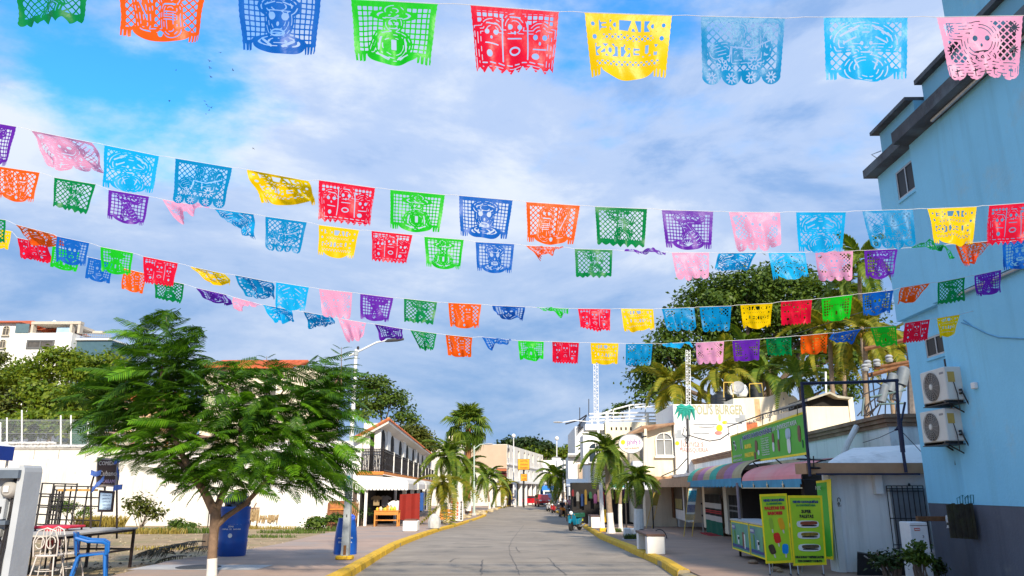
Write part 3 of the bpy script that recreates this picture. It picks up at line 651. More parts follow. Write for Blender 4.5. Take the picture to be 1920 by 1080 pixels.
# fallen dry palm fronds behind the trunk
DRYF = leafmat('dead_frond', (0.05, 0.045, 0.03), (0.16, 0.13, 0.08), 0.15)
c = pav(368, 1046); t = T('dead_frond_heap', 'heap of dry grey palm fronds behind the tree trunk', 'palm fronds', c); fm = frond_mesh('dead_frond', 1.2, .3, 22, .34, .03, DRYF, .25, 5, .9)
for i in range(7): t.share('frond', fm, Matrix.Translation((random.uniform(-.5, .4), random.uniform(-.2, .3), .04 + .05 * i)) @ Matrix.Rotation(PI + random.uniform(-.7, .7), 4, 'Z') @ Matrix.Rotation(random.uniform(-.1, .25), 4, 'Y') @ Matrix.Scale(.8, 4))
c = G(384, 1030); t = T('tree_stump', 'small dark cut stump beside the trunk', 'stump', c); t.part('trunk', B().lathe([(.12, 0), (.1, .1), (.09, .42), (.0, .45)], (0, 0, 0), 9), TBARK)

# ------------------------------------------------------------------ flame tree (feathery tree) at the kerb
TR = G(397, 1082, .1); TY = TR.y
t = T('flame_tree', 'feathery flame tree with forked trunk and limewashed base', 'tree', TR)
YB = mat('flame_tree_bark', (0.20, 0.13, 0.085), 0.85, 0.3, 10, 0.4)
def tp(px, py, dy=0.0): return P(px, py, TY + dy)
trunk = [TR + Vector((0, 0, -.05)), tp(398, 1040), tp(401, 1000), tp(404, 970), tp(404, 955)]
t.part('trunk', B().tube(trunk, [.092, .082, .08, .095, .09], 12), YB, smooth=True, world=True)
t.part('painted_base', B().tube([TR + Vector((0, 0, -.05)), tp(397.5, 1066), tp(398, 1047)], [.1, .09, .088], 12), WBARK, smooth=True, world=True)
limbs = [[(403, 962, 0), (385, 925, -.1), (365, 895, -.2), (340, 850, -.3), (310, 780, -.4), (300, 720, -.3), (308, 660, -.2)],
         [(404, 960, 0), (418, 925, .2), (440, 890, .35), (452, 850, .5), (450, 780, .6), (440, 720, .5)],
         [(406, 985, 0), (425, 968, .1), (460, 945, .2), (490, 912, .3), (530, 860, .3), (590, 790, .2), (628, 720, 0), (640, 695, 0)],
         [(365, 895, -.2), (320, 850, .1), (260, 800, .3), (200, 760, .4)], [(452, 850, .5), (500, 780, .4), (540, 720, .3)], [(340, 850, -.3), (380, 790, .3), (420, 740, .4)],
         [(530, 860, .3), (560, 850, .3), (620, 810, .2)], [(310, 780, -.4), (260, 720, .3), (220, 700, .7)]]
for i, pts in enumerate(limbs):
    pp = [tp(*q) for q in pts]; r0 = (.085, .075, .06, .045, .04, .045, .035, .03)[i]; t.part('limb', B().tube(pp, [lerp(r0, .012, j / (len(pp) - 1)) for j in range(len(pp))], 8), YB, smooth=True, world=True)
FT = leafmat('feathery_leaf', (0.018, 0.072, 0.005), (0.085, 0.20, 0.009), 0.32, .42); FT2 = leafmat('young_feathery_leaf', (0.09, 0.27, 0.012), (0.19, 0.40, 0.02), 0.40, .42)
def bip(name, L, droop, npair, pl, m, seed):
    """bipinnate frond along +X: paired feather pinnae, each a toothed leaflet strip"""
    rd = random.Random(seed); b = B(); N_ = 10; pts = [Vector((L * i / N_, 0, L * (.12 * i / N_ - droop * (i / N_) ** 2))) for i in range(N_ + 1)]; b.tube(pts, [.006 * (1 - .8 * i / N_) for i in range(N_ + 1)], 4)
    for i in range(npair):
        t_ = .12 + .86 * (i + .5) / npair; k = min(N_ - 1, int(t_ * N_)); p = pts[k].lerp(pts[k + 1], t_ * N_ - k); le = pl * (math.sin(PI * (.18 + .74 * t_)) * .8 + .2)
        for s in (-1, 1):
            d = Vector((.42 + .3 * t_, s, -.12 - rd.uniform(0, .22))).normalized(); w = L / npair * .36
            fw = Vector((1, 0, -droop * t_)).normalized() * w; a, c = p + d * le * .15, p + d * le
            m1 = p + d * le * .6 + Vector((0, 0, -.02 * le)); c = c + Vector((0, 0, -.16 * le))
            k2 = len(b.v); b.v += [tuple(p), tuple(a + fw), tuple(m1 + fw * .9), tuple(c), tuple(m1 - fw * .9), tuple(a - fw)]; b.f += [(k2, k2 + 1, k2 + 2, k2 + 3), (k2, k2 + 3, k2 + 4, k2 + 5)]
    me = bpy.data.meshes.new(name); me.from_pydata(b.v, [], b.f); me.materials.append(m); me.update(); return me
FB = [bip('feathery_frond', .52, .10 + .16 * i, 17, .135, FT, i) for i in range(4)]; FBY = [bip('young_frond', .52, .12 + .14 * i, 17, .135, FT2, 9 + i) for i in range(3)]
FBL = [bip('feathery_frond', .36, .1 + .1 * i, 13, .1, FT, 20 + i) for i in range(2)]
crown = [((315, 660), (66, 75), .7, 60), ((300, 730), (110, 60), 1.0, 55), ((225, 745), (90, 60), .9, 44), ((400, 745), (120, 70), 1.2, 60), ((520, 745), (110, 70), 1.1, 56), ((600, 735), (62, 66), .8, 40), ((560, 810), (110, 70), 1.2, 52), ((450, 830), (120, 70), 1.3, 56), ((340, 820), (100, 70), 1.1, 44), ((250, 810), (70, 50), .8, 26), ((470, 885), (110, 40), 1.0, 36), ((590, 850), (55, 58), .7, 26), ((600, 890), (50, 35), .5, 14), ((380, 880), (60, 40), .6, 18)]
rd = random.Random(12); nfr = 0; extra = []; jobs = [cc for cc in crown]; rd.shuffle(jobs)
for (cx, cy), (rx, ry), ryd, n in [(a_, b_, c_, d_ / 6) for _ in range(6) for a_, b_, c_, d_ in jobs]:
    for i in range(max(1, int(n * 1.95 + rd.random()))):
        a = rd.uniform(0, 2 * PI); u = math.sqrt(rd.random()); px, py = cx + rx * u * math.cos(a), cy + ry * u * math.sin(a); dy = rd.uniform(-ryd, ryd) * math.sqrt(max(.1, 1 - u * u * .7))
        p = tp(px, py, dy); az = math.atan2(py * 0 + dy * .6 + rd.uniform(-.6, .6), (px - 420) / 200 + rd.uniform(-.8, .8)); el = rd.uniform(-28, 22) - (10 if py > 850 else 0)
        young = (cy > 780 and rd.random() < .34 and dy < .2) or rd.random() < .10
        me = rd.choice(FBY if young else (FB if rd.random() < .75 else FBL))
        M = Matrix.Translation(p - TR) @ Matrix.Rotation(az, 4, 'Z') @ Matrix.Rotation(-R(el), 4, 'Y') @ Matrix.Rotation(rd.uniform(-.75, .75), 4, 'X') @ Matrix.Translation((-.2, 0, 0)) @ Matrix.Scale(rd.uniform(1.0, 1.5), 4)
        if nfr < 270: t.share('frond', me, M)
        else: extra.append((me, M))
        nfr += 1
def merge(pairs, names):
    for m_ in {me.materials[0] for me, _ in pairs}:
        vs, qs, k0 = [], [], 0
        for me, M in pairs:
            if me.materials[0] is not m_: continue
            co = np.empty(len(me.vertices) * 3, np.float32); me.vertices.foreach_get('co', co); co = co.reshape(-1, 3); Mn = np.array(M); co = co @ Mn[:3, :3].T + Mn[:3, 3]
            qs += [[i + k0 for i in p.vertices] for p in me.polygons if len(p.vertices) == 4]; vs.append(co); k0 += len(co)
        o = link(bpy.data.objects.new(names, np_mesh(names, np.concatenate(vs), np.array(qs), m_))); o.parent = t.o; o['kind'] = 'stuff'
merge(extra, 'foliage')
# layered top shoots
for (sx, sy0, sy1, wd) in ((312, 585, 680, 80), (640, 655, 720, 48), (500, 672, 720, 55), (235, 690, 740, 50)):
    for i in range(7):
        py = lerp(sy0, sy1, i / 6)
        for s in (-1, 1):
            p = tp(sx, py, rd.uniform(-.1, .1)); M = Matrix.Translation(p - TR) @ Matrix.Rotation((0 if s > 0 else PI) + rd.uniform(-.5, .5), 4, 'Z') @ Matrix.Rotation(-R(lerp(35, 8, i / 6)), 4, 'Y') @ Matrix.Scale(lerp(.35, wd / 52, (i / 6) ** .7), 4)
            t.share('frond', rd.choice(FB), M)
    t.part('shoot', B().tube([tp(sx, sy1 + 20), tp(sx, sy0 - 4)], [.015, .004], 5), YB, world=True)

# ------------------------------------------------------------------ street furniture on the left
DRUM = mat('blue_plastic', (0.006, 0.075, 0.36), 0.32, 0.08, 4, 0.05, stain=((.02, .06, .2), 3, .64), spec=.5)
def drum(label, px, py, hpx, wpx, tapered=False):
    c = pav(px, py); q = ppm(c); h = hpx / q; r = wpx / q / 2; t = T('rubbish_drum', label, 'drum', c, 0, 'blue rubbish drums'); 
    if tapered: prof = [(0, .0), (r, .0), (r * 1.0, .04), (r * .98, h * .4), (r * .86, h * .75), (r * .72, h * .98), (r * .74, h), (r * .66, h), (r * .62, h * .9), (0, h * .88)]
    else: prof = [(0, 0), (r * .9, 0), (r * .94, .03), (r * .98, h * .25), (r * 1.0, h * .3), (r * .97, h * .34), (r * 1.02, h * .62), (r * 1.05, h * .66), (r * 1.02, h * .7), (r * 1.02, h * .93), (r * 1.05, h * .96), (r * 1.03, h), (r * .95, h), (r * .93, h * .9), (0, h * .88)]
    t.part('body', B().lathe(prof, (0, 0, 0), 28), DRUM, smooth=True)
    return t, c, r, h
t, c, r, h = drum('blue plastic rubbish drum with white print beside the tree trunk', 434, 1042, 89, 54)
wt = mat('white_print', (.75, .75, .75), .6, .05, 5)
def drum_print(t, c, r, zz, rows):
    for txt, dz, sz in rows:
        n = len(txt); wch = sz * .62
        for i, ch in enumerate(txt):
            if ch == ' ': continue
            a = -PI / 2 + (i - (n - 1) / 2) * wch / r + .15; p = c + Vector((math.cos(a) * r * 1.005, math.sin(a) * r * 1.005, zz + dz)); t.text(ch, sz, p, a + PI / 2, wt, name='lettering', ext=.002)
drum_print(t, c, r * 1.02, h * .6, [('H. AYUNTAMIENTO', .06, .05), ('ZONA', .0, .05), ('LIMPIA DE BASURA', -.06, .045)])
t.part('emblem', B().lathe([(0, 0), (.05, 0), (.05, .006), (0, .006)], (0, 0, 0), 12, Matrix.Translation((math.sin(.15) * r * 1.0, -r * 1.0, h * .42)) @ Matrix.Rotation(PI / 2, 4, 'X')), wt)
# rubbish bag: crumpled
def bag(name, label, c, rx, ry, rz, m, seed, n=18):
    rd = random.Random(seed); b = B(); K = 12; ph = [rd.uniform(0, 6) for _ in range(6)]
    for i in range(K + 1):
        th = PI * i / K
        for j in range(n):
            a = 2 * PI * j / n; k_ = 1 + .09 * math.sin(5 * a + ph[0] + 3 * th) + .07 * math.sin(9 * a + ph[1] - 4 * th) + .06 * rd.uniform(-1, 1)
            b.v.append((rx * math.sin(th) * math.cos(a) * k_, ry * math.sin(th) * math.sin(a) * k_, rz * math.cos(th) * (1 + .05 * rd.uniform(-1, 1))))
    for i in range(K):
        for j in range(n): p = i * n + j; q = i * n + (j + 1) % n; b.f.append((p, q, q + n, p + n))
    o = single(name, b, m, label, 'rubbish bag', (0, 0, 0), smooth=False); o.location = c; return o
bag('rubbish_bag', 'shiny black rubbish bag bulging out of the blue drum', c + Vector((.02, 0, h + .05)), r * .86, r * .86, .3, mat('black_plastic', (.012, .012, .014), .25, .2, 8, spec=.6), 3)
t, c, r, h = drum('tapered blue plastic drum standing behind the lamp post', 647, 1039, 65, 43, True)
drum_print(t, c, r * .98, h * .4, [('AYUNTAMIENTO', .05, .05), ('ZONA LIMPIA', -.05, .05)])
bag('rubbish_bag', 'small blue bag tied in the drum behind the lamp post', c + Vector((.06, -.05, h)), .15, .13, .1, mat('blue_bag', (.03, .1, .55), .4, .2, 8), 5)
# lamp post with yellow plinth
c = pav(647, 1049); q = ppm(c); LY = c.y
t = T('street_lamp', 'grey street lamp post on a yellow plinth with one curved arm over the street', 'street lamp', c)
t.part('plinth', B().rbox(-.19, .17, -.15, .15, 0, .085, .02), YELLOWP)
zt_ = P(652, 655, LY).z - c.z; zs = P(648, 880, LY).z - c.z
sq = lambda z, w: [(-w, -w, z), (w, -w, z), (w, w, z), (-w, w, z)]
GALV = mat('lamp_post_grey', (.36, .40, .43), .5, .12, 9, .1, stain=((.24, .16, .09), 2.2, .66))
t.part('lower_post', B().loft([sq(.085, .085), sq(.6, .078), sq(zs, .062)]), GALV)
t.part('upper_post', B().loft([[(math.cos(a) * w, math.sin(a) * w, z) for a in [2 * PI * i / 10 for i in range(10)]] for z, w in ((zs, .055), (zt_, .038))]), WSTEEL, smooth=True)
t.part('rust_patch', B().box(-.03, .03, -.088, -.081, .1, .3), mat('rust', (.22, .1, .04), .9, .3, 20))
t.part('number_plate', B().box(-.035, .035, -.068, -.064, zs - .22, zs - .14), mat('teal_tag', (.05, .35, .5), .5, .1, 5))
t.part('access_slot', B().box(-.012, .012, -.0745, -.071, .75, .95), BLACKM)
t.part('arm', B().tube([P(655, 667, LY), P(680, 655, LY), P(706, 642, LY), P(725, 638, LY)], [.026, .024, .022, .02], 8), WSTEEL, smooth=True, world=True)
t.part('lamp_head', B().tube([P(722, 640, LY), P(728, 638.5, LY), P(745, 637, LY), P(757, 635.5, LY)], [.02, .04, .045, .03], 8), mat('dark_grey_housing', (.06, .06, .065), .5, .1, 5), smooth=True, world=True)
t.part('collar', B().lathe([(.05, zt_ - .16), (.055, zt_ - .15), (.055, zt_ - .05), (.05, zt_ - .04)], (0, 0, 0), 10), GALV)
t.part('photocell', B().lathe([(.0, 0), (.03, 0), (.03, .06), (0, .08)], (0.04, 0, zt_), 8), BLACKM)

# thatched stand and wire frame by the wall, brown booth
c = G(492, 990); q = ppm(c); t = T('thatched_stand', 'small thatched stand leaning by the white wall', 'stand', c); TH = leafmat('thatch', (.22, .14, .06), (.42, .3, .15), .1)
for sx in (-.75, -.35, .35, .8): t.part('leg', B().tube([(sx, 0, 0), (sx * .95, 0, .75)], .035, 6), WOOD)
t.part('shelf', B().box(-.9, .95, -.35, .35, .42, .47), WOOD)
rf = B(); rd = random.Random(4)
for i in range(520):
    x = rd.uniform(-1.05, 1.05); s = rd.choice((-1, 1)); z = rd.uniform(.0, .5); y0 = s * (.5 - z) * 1.1; l = rd.uniform(.2, .45); rf.quad((x, y0, .72 + z * .75), (x + .03, y0, .72 + z * .75), (x + .04 + rd.uniform(-.06, .06), y0 + s * .14, .72 + z * .75 - l), (x + rd.uniform(-.06, .06), y0 + s * .14, .72 + z * .75 - l))
t.part('thatch', rf, TH, kind='stuff')
t.part('ridge_pole', B().tube([(-1.1, 0, 1.1), (1.15, 0, 1.13)], .03, 6), WOOD)
for sx in (-.6, .85): t.part('cross_stick', B().tube([(sx, -.1, 1.05), (sx + .12, .05, 1.4)], .03, 6), WOOD)
c = G(424, 1000); q = ppm(c); t = T('wire_frame_stand', 'tall thin black metal frame behind the drum', 'frame', c); fw, fh = 72 / q / 2, 70 / q
for sx in (-1, 1): t.part('post', B().tube([(sx * fw, 0, 0), (sx * fw, 0, fh)], .025, 6), BLACKM); t.part('hook', B().tube([(sx * fw * .65, 0, fh), (sx * fw * .65, 0, fh - .35)], .015, 5), BLACKM)
t.part('crossbar', B().tube([(-fw, 0, fh), (fw, 0, fh)], .03, 6), BLACKM)
c = G(640, 991); q = ppm(c); t = T('wooden_booth', 'brown rounded wooden booth beside the balcony building', 'booth', c); w = 52 / q / 2; h = 50 / q
BRW = mat('reddish_wood', (.20, .075, .03), .6, .35, 5, .3)
t.part('body', B().prism([(-w, 0), (w, 0), (w, h * .85), (w * .8, h * .97), (w * .4, h), (-w * .85, h), (-w, h * .9)], 'y', -.3, .5), BRW)
t.part('inner_panel', B().box(-w * .8, w * .1, -.32, -.301, h * .62, h * .9), mat('orange_brown_panel', (.38, .14, .04), .6, .3, 6))
t.part('shelf_rail', B().box(-w * .8, w * .3, -.4, -.33, h * .68, h * .72), ORWOOD)
wb_ = mat('wicker', (.34, .19, .07), .8, .3, 14, .5)
for i in range(7): x = lerp(w * .35, w * 1.2, i / 6); t.part('cane', B().tube([(x - .1, -.34, h * .3), (x + .05, -.34, h * .6), (x, -.34, h * .95)], .035, 5), wb_)
t.part('scroll_arm', B().tube([(w * .5, -.1, h), (w * .8, -.1, h * 1.12), (w * 1.1, -.1, h * 1.02), (w * 1.2, -.1, h * .85)], .03, 6), BLACKM)

# meter pillar at the left edge
Yp = 9.6
xr_ = P(36, 950, Yp).x; c = Vector((xr_ - .55, Yp, 0)); zt_ = P(40, 872, Yp).z
PILL = mat('shaded_white_pillar_paint', (.40, .43, .46), .8, .08, 2, .2, stain=((.28, .30, .32), 1.4, .6))  # white paint drawn grey: the pillar's shade is in its colour
t = T('meter_pillar', 'white masonry pillar with electric meters at the left edge', 'pillar', c)
wd = .33
pf = [(.55 - .02, 0), (.55, .3), (.55, zt_ - .08), (.54, zt_ - .03), (.52, zt_), (.47, zt_), (.47, 0)]
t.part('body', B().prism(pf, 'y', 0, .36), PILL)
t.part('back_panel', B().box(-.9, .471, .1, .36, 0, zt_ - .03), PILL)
t.part('ledge', B().box(-.9, .51, -.06, .12, zt_ - .16, zt_ - .06), mat('slate_blue_paint', (.10, .13, .17), .7, .15, 5))
for i, (px, py) in enumerate(((20, 918), (-24, 916))):
    p = P(px, py, Yp + .06) - c; t.part('meter', B().lathe([(0, -.07), (.105, -.07), (.11, 0), (.10, .04), (.07, .07), (0, .08)], tuple(p), 18, Matrix.Rotation(PI / 2, 4, 'X')), mat('meter_grey', (.36, .35, .33), .35, .1, 6), smooth=True)
    m_ = t.part('meter_face', B().box(p.x - .03, p.x + .03, p.y - .095, p.y - .08, p.z - .03, p.z + .045), WHITE2)
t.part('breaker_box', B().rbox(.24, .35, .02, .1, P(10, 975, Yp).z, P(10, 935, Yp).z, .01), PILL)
t.part('breaker_switch', B().box(.27, .32, .005, .02, P(10, 962, Yp).z, P(10, 950, Yp).z), BLACKM)
t.part('shelf_bar', B().box(-.9, .42, -.02, .1, P(10, 984, Yp).z, P(10, 976, Yp).z), mat('slate_blue_paint', (.1, .13, .17)))
t.part('junction_box', B().rbox(.2, .34, .03, .1, P(10, 1008, Yp).z, P(10, 992, Yp).z, .01), mat('grey_box', (.3, .31, .3), .6, .1, 5)); t.part('knob', B().lathe([(0, 0), (.018, 0), (.018, .03), (0, .03)], (.28, .03, P(10, 1000, Yp).z), 8, Matrix.Rotation(PI / 2, 4, 'X')), BLACKM)
gb_ = B(); z0, z1 = P(10, 1054, Yp).z, P(10, 1013, Yp).z
for i in range(6): x = lerp(.0, .34, i / 5); gb_.tube([(x, .05, z0), (x, .05, z1)], .008, 5)
for z in (z0, z1): gb_.box(-.01, .35, .03, .07, z - .012, z + .012)
t.part('grille', gb_, BLACKM)
for dx in (.38, .4, .425): t.part('cable', B().tube([(dx, .08, zt_ - .1), (dx + .01, .07, zt_ * .7), (dx - .03, .07, zt_ * .4), (dx - .02, .08, 0)], .008, 5), BLACKM)
# corner of a blue valanced tent
Yt = 13.5; p = P(27, 838, Yt); t = T('sun_tent', 'white topped tent with a blue valance behind the pillar', 'tent', (p.x - 1.5, Yt - 1.2, gz(Yt)))
zb, ze = P(20, 864, Yt).z - gz(Yt), P(27, 838, Yt).z - gz(Yt); BLV = mat('royal_blue_cloth', (.012, .05, .34), .7, .1, 4)
t.part('canopy', B().loft([[(-1.5, -1.2, ze), (1.5, -1.2, ze), (1.5, 1.2, ze), (-1.5, 1.2, ze)], [(-.05, -.05, ze + .75), (.05, -.05, ze + .75), (.05, .05, ze + .75), (-.05, .05, ze + .75)]]), mat('white_canvas', (.72, .74, .76), .7, .05, 3))
for (x0, x1, y0, y1) in ((-1.5, 1.5, -1.21, -1.19), (1.49, 1.51, -1.2, 1.2)): t.part('valance', B().box(x0, x1, y0, y1, zb, ze), BLV)
t.part('valance_trim', B().box(-1.5, 1.5, -1.225, -1.212, zb, zb + .05), mat('sea_green_cloth', (.02, .28, .24), .7, .1, 4))
for sx in (-1.45, 1.45):
    for sy in (-1.15, 1.15): t.part('leg', B().tube([(sx, sy, 0), (sx, sy, ze)], .02, 6), WSTEEL)

# ------------------------------------------------------------------ tables, chairs and sign on the dirt lot
RUST = mat('dark_brown_steel', (.045, .03, .025), .55, .3, 12, .2)
b0 = G(192, 1088); b1 = G(243, 1064); zt_ = P(240, 989, b1.y).z
t = T('long_steel_table', 'long table with dark steel legs and grey top behind the blue chair', 'table', (b0.x, b0.y, gz(b0.y)), 0)
xa, xb, ya, yb = P(112, 990, b1.y).x, b1.x, b0.y - .35, b1.y + .0
t.part('tabletop', B().box(xa - .05, xb + .05, ya, yb + .05, zt_ - .03, zt_), mat('worn_grey_top', (.42, .40, .37), .7, .15, 4), world=True)
t.part('apron', B().box(xa, xb, ya + .02, ya + .06, zt_ - .08, zt_ - .031), RUST, world=True); t.part('apron', B().box(xb - .04, xb, ya + .07, yb, zt_ - .08, zt_ - .031), RUST, world=True)
for x in (xa, lerp(xa, xb, .42), xb): 
    for y in (ya + .04, yb): t.part('leg', B().box(x - .025, x + .025, y - .025, y + .025, gz(y), zt_ - .032), RUST, world=True)
t.part('foot_rail', B().box(xa + .03, xb - .03, yb - .015, yb + .015, .32, .36), RUST, world=True); t.part('foot_rail', B().box(xb - .015, xb + .015, ya + .07, yb - .03, .32, .36), RUST, world=True)
# blue plastic armchair
c = G(168, 1086); t = T('plastic_armchair', 'blue moulded plastic armchair drawn up to the long table', 'chair', c, R(115))
BLC = mat('chair_blue', (.008, .13, .48), .3, .08, 3, spec=.5)
def panel(b, pts, th=.018):
    pts = [Vector(p) for p in pts]; n = (pts[1] - pts[0]).cross(pts[2] - pts[0]).normalized() * th; return b.loft([[tuple(p) for p in pts], [tuple(p + n) for p in pts]])
t.part('seat', panel(B(), [(-.23, -.22, .44), (.23, -.22, .44), (.21, .22, .41), (-.21, .22, .41)], .03), BLC)
bb = B(); prev = None; rings = []
for i in range(9):
    a = lerp(-1.15, 1.15, i / 8); rings.append([(math.sin(a) * .27, .23 + .07 * math.cos(a), .43), (math.sin(a) * .30, .27 + .1 * math.cos(a), .80 + .04 * math.cos(a)), (math.sin(a) * .285, .25 + .1 * math.cos(a), .80 + .04 * math.cos(a)), (math.sin(a) * .255, .21 + .07 * math.cos(a), .43)])
t.part('backrest', bb.loft(rings), BLC, smooth=True)
for s in (-1, 1):
    t.part('armrest', B().tube([(s * .28, .3, .74), (s * .30, .1, .68), (s * .30, -.15, .66), (s * .29, -.22, .62), (s * .27, -.23, .44)], [.03, .03, .034, .032, .028], 7), BLC, smooth=True)
    t.part('leg', B().tube([(s * .23, -.21, .44), (s * .27, -.26, 0)], [.035, .024], 6), BLC); t.part('leg', B().tube([(s * .20, .22, .42), (s * .24, .31, 0)], [.035, .024], 6), BLC)
# white wrought iron chairs
WI = mat('white_iron', (.62, .58, .56), .5, .1, 8, stain=((.3, .18, .1), 5, .62)); REDC = mat('faded_red_cushion', (.42, .05, .07), .8, .15, 5)
def iron_chair(label, px, py, rz):
    c = G(px, py); t = T('iron_chair', label, 'chair', c, rz, 'white wrought iron chairs')
    t.part('seat', B().lathe([(0, .44), (.21, .44), (.22, .455), (.21, .47), (0, .47)], (0, 0, 0), 20), WI)
    for s in (-1, 1):
        t.part('leg', B().tube([(s * .15, -.14, .45), (s * .2, -.2, .2), (s * .22, -.24, 0)], .012, 6), WI); t.part('leg', B().tube([(s * .14, .15, .45), (s * .17, .2, .2), (s * .2, .24, 0)], .012, 6), WI)
    t.part('back_frame', B().tube([(-.19, .17, .45), (-.2, .22, .7), (-.14, .24, .88), (0, .25, .93), (.14, .24, .88), (.2, .22, .7), (.19, .17, .45)], .012, 6), WI)
    for s in (-1, 1):
        pts = [(s * (.09 + .07 * math.cos(a)), .235, .68 + .1 * math.sin(a)) for a in [i * .5 for i in range(13)]]; t.part('scroll', B().tube(pts, .009, 5), WI)
    for x in (-.08, .0, .08): t.part('back_bar', B().tube([(x, .18, .46), (x * .6, .24, .9)], .009, 5), WI)
    t.part('leg_ring', B().tube([(math.cos(a) * .19, math.sin(a) * .19, .2) for a in [2 * PI * i / 16 for i in range(17)]], .008, 5), WI)
iron_chair('white wrought iron chair with its back to us beside the pillar', 84, 1092, PI + .2); iron_chair('white wrought iron chair next to the blue plastic chair', 118, 1086, PI - .35)
c = G(102, 1074); t = T('red_table', 'small table with a red cover between the iron chairs', 'table', c); zt_ = P(100, 985, c.y).z - c.z
t.part('tabletop', B().rbox(-.42, .34, -.3, .3, zt_ - .05, zt_, .02), mat('red_cover', (.55, .02, .05), .6, .1, 4)); t.part('cloth_skirt', B().box(-.12, .22, -.31, -.302, zt_ - .42, zt_ - .05), REDC)
for sx in (-.36, .28):
    for sy in (-.25, .25): t.part('leg', B().tube([(sx, sy, 0), (sx, sy, zt_ - .05)], .018, 6), RUST)
# stacked black frames (dismantled stall)
c = G(118, 1035); q = ppm(c); t = T('stacked_stall_frames', 'stacked black steel stall frames standing behind the chairs', 'frames', c)
def fz(py): return P(118, py, c.y).z - c.z
def fx(px): return P(px, 960, c.y).x - c.x
for (xa, xb, za, zb_, dy) in ((70, 136, 906, 1030, 0.), (74, 172, 911, 1015, .5), (68, 120, 925, 1030, -.35), (84, 100, 918, 1025, .25)):
    fb = B()
    for px in (xa, lerp(xa, xb, .33), lerp(xa, xb, .66), xb): fb.tube([(fx(px), dy, 0 if za < 1000 else 0), (fx(px) + .02, dy, fz(za))], .022, 6)
    for py in (za, lerp(za, zb_, .2), lerp(za, zb_, .36), lerp(za, zb_, .62)): fb.tube([(fx(xa), dy, fz(py)), (fx(xb), dy + .03, fz(py) - .03)], .02, 6)
    t.part('frame', fb, BLACKM)
t.part('palm_matting', B().box(fx(98), fx(160), .1, .5, fz(921), fz(917)), mat('orange_straw', (.5, .28, .08), .9, .3, 9, .4))
# framed sign with ribbons
sY = 16.6; c = Vector((P(195, 1000, sY).x, sY, gz(sY))); t = T('chalkboard_sign', 'tall framed chalkboard tied with blue ribbons over a menu card', 'sign', c)
def sp(px, py, d=0.0): return P(px, py, sY - d)
for pts in (((164, 1020), (170, 990), (171, 910), (176, 893), (182, 890)), ((219, 1010), (219, 915), (222, 880))): t.part('post', B().tube([sp(*p, -.03) for p in pts], .02, 7), RUST, world=True)
bc = [sp(184, 857), sp(224, 861), sp(219, 913), sp(181, 911)]
def board(b, c4, th, d): 
    n = Vector((0, -1, 0)); return b.loft([[tuple(v + n * d) for v in c4], [tuple(v + n * (d + th)) for v in c4]])
t.part('frame', board(B(), bc, .04, 0), mat('grey_wood', (.40, .36, .32), .8, .2, 8), world=True)
cen = (bc[0] + bc[2]) / 2; t.part('slate', board(B(), [cen + (v - cen) * .86 for v in bc], .012, .041), mat('brown_slate', (.055, .035, .03), .6, .2, 6), world=True)
ch = mat('chalk_white', (.62, .6, .56), .9, .1, 12)
t.text('COMIDA', .12, sp(201, 869, .057), 0, ch, .36); t.text('Cubano', .15, sp(202, 888, .057), 0, ch, .38); t.text('CARAMI', .11, sp(204, 903, .057), 0, mat('chalk_violet', (.45, .35, .55), .9, .1, 12), .28)
RB = mat('blue_ribbon', (.10, .20, .58), .45, .12, 9)
for pts in (((214, 866), (222, 863), (230, 859)), ((170, 886), (180, 889), (189, 886)), ((172, 919), (184, 907), (195, 897)), ((212, 916), (220, 914), (229, 913)), ((219, 880), (222, 890), (223, 896))):
    rb = B(); V = [sp(*p, .08) for p in pts]; w = .055; dense = [V[0].lerp(V[1], i / 4) for i in range(4)] + [V[1].lerp(V[2], i / 4) for i in range(5)]
    rb.loft([[tuple(p + Vector((0, .02 * math.sin(i * 1.6), w))), tuple(p + Vector((0, .02 * math.sin(i * 1.6) + .006, w))), tuple(p + Vector((0, .02 * math.sin(i * 1.6) + .006, -w))), tuple(p + Vector((0, .02 * math.sin(i * 1.6), -w)))] for i, p in enumerate(dense)]); t.part('ribbon', rb, RB, world=True)
mc = [sp(187, 919), sp(216, 921), sp(212, 960), sp(184, 960)]; mo = t.part('menu_frame', board(B(), mc, .03, 0), mat('dark_frame_wood', (.03, .022, .025), .5, .2, 8), world=True)
cen = (mc[0] + mc[2]) / 2; t.part('menu_sheet', board(B(), [cen + (v - cen) * .76 for v in mc], .004, .031), mat('pale_blue_sheet', (.42, .58, .74), .6, .08, 6), mo, world=True)
for i, tx in enumerate(('ALIMENTOS', 'BEBIDAS', 'CAMARON', 'PESCADO', 'CERVEZA')): t.text(tx, .035, sp(199.5, 929 + 6 * i, .037), 0, mat('navy_ink', (.03, .06, .2), .7, .1, 8), .17, parent=mo, ext=.001)
t.part('hanger', B().tube([sp(195, 912, .02), sp(195, 919, .02)], .008, 5), BLACKM, world=True)
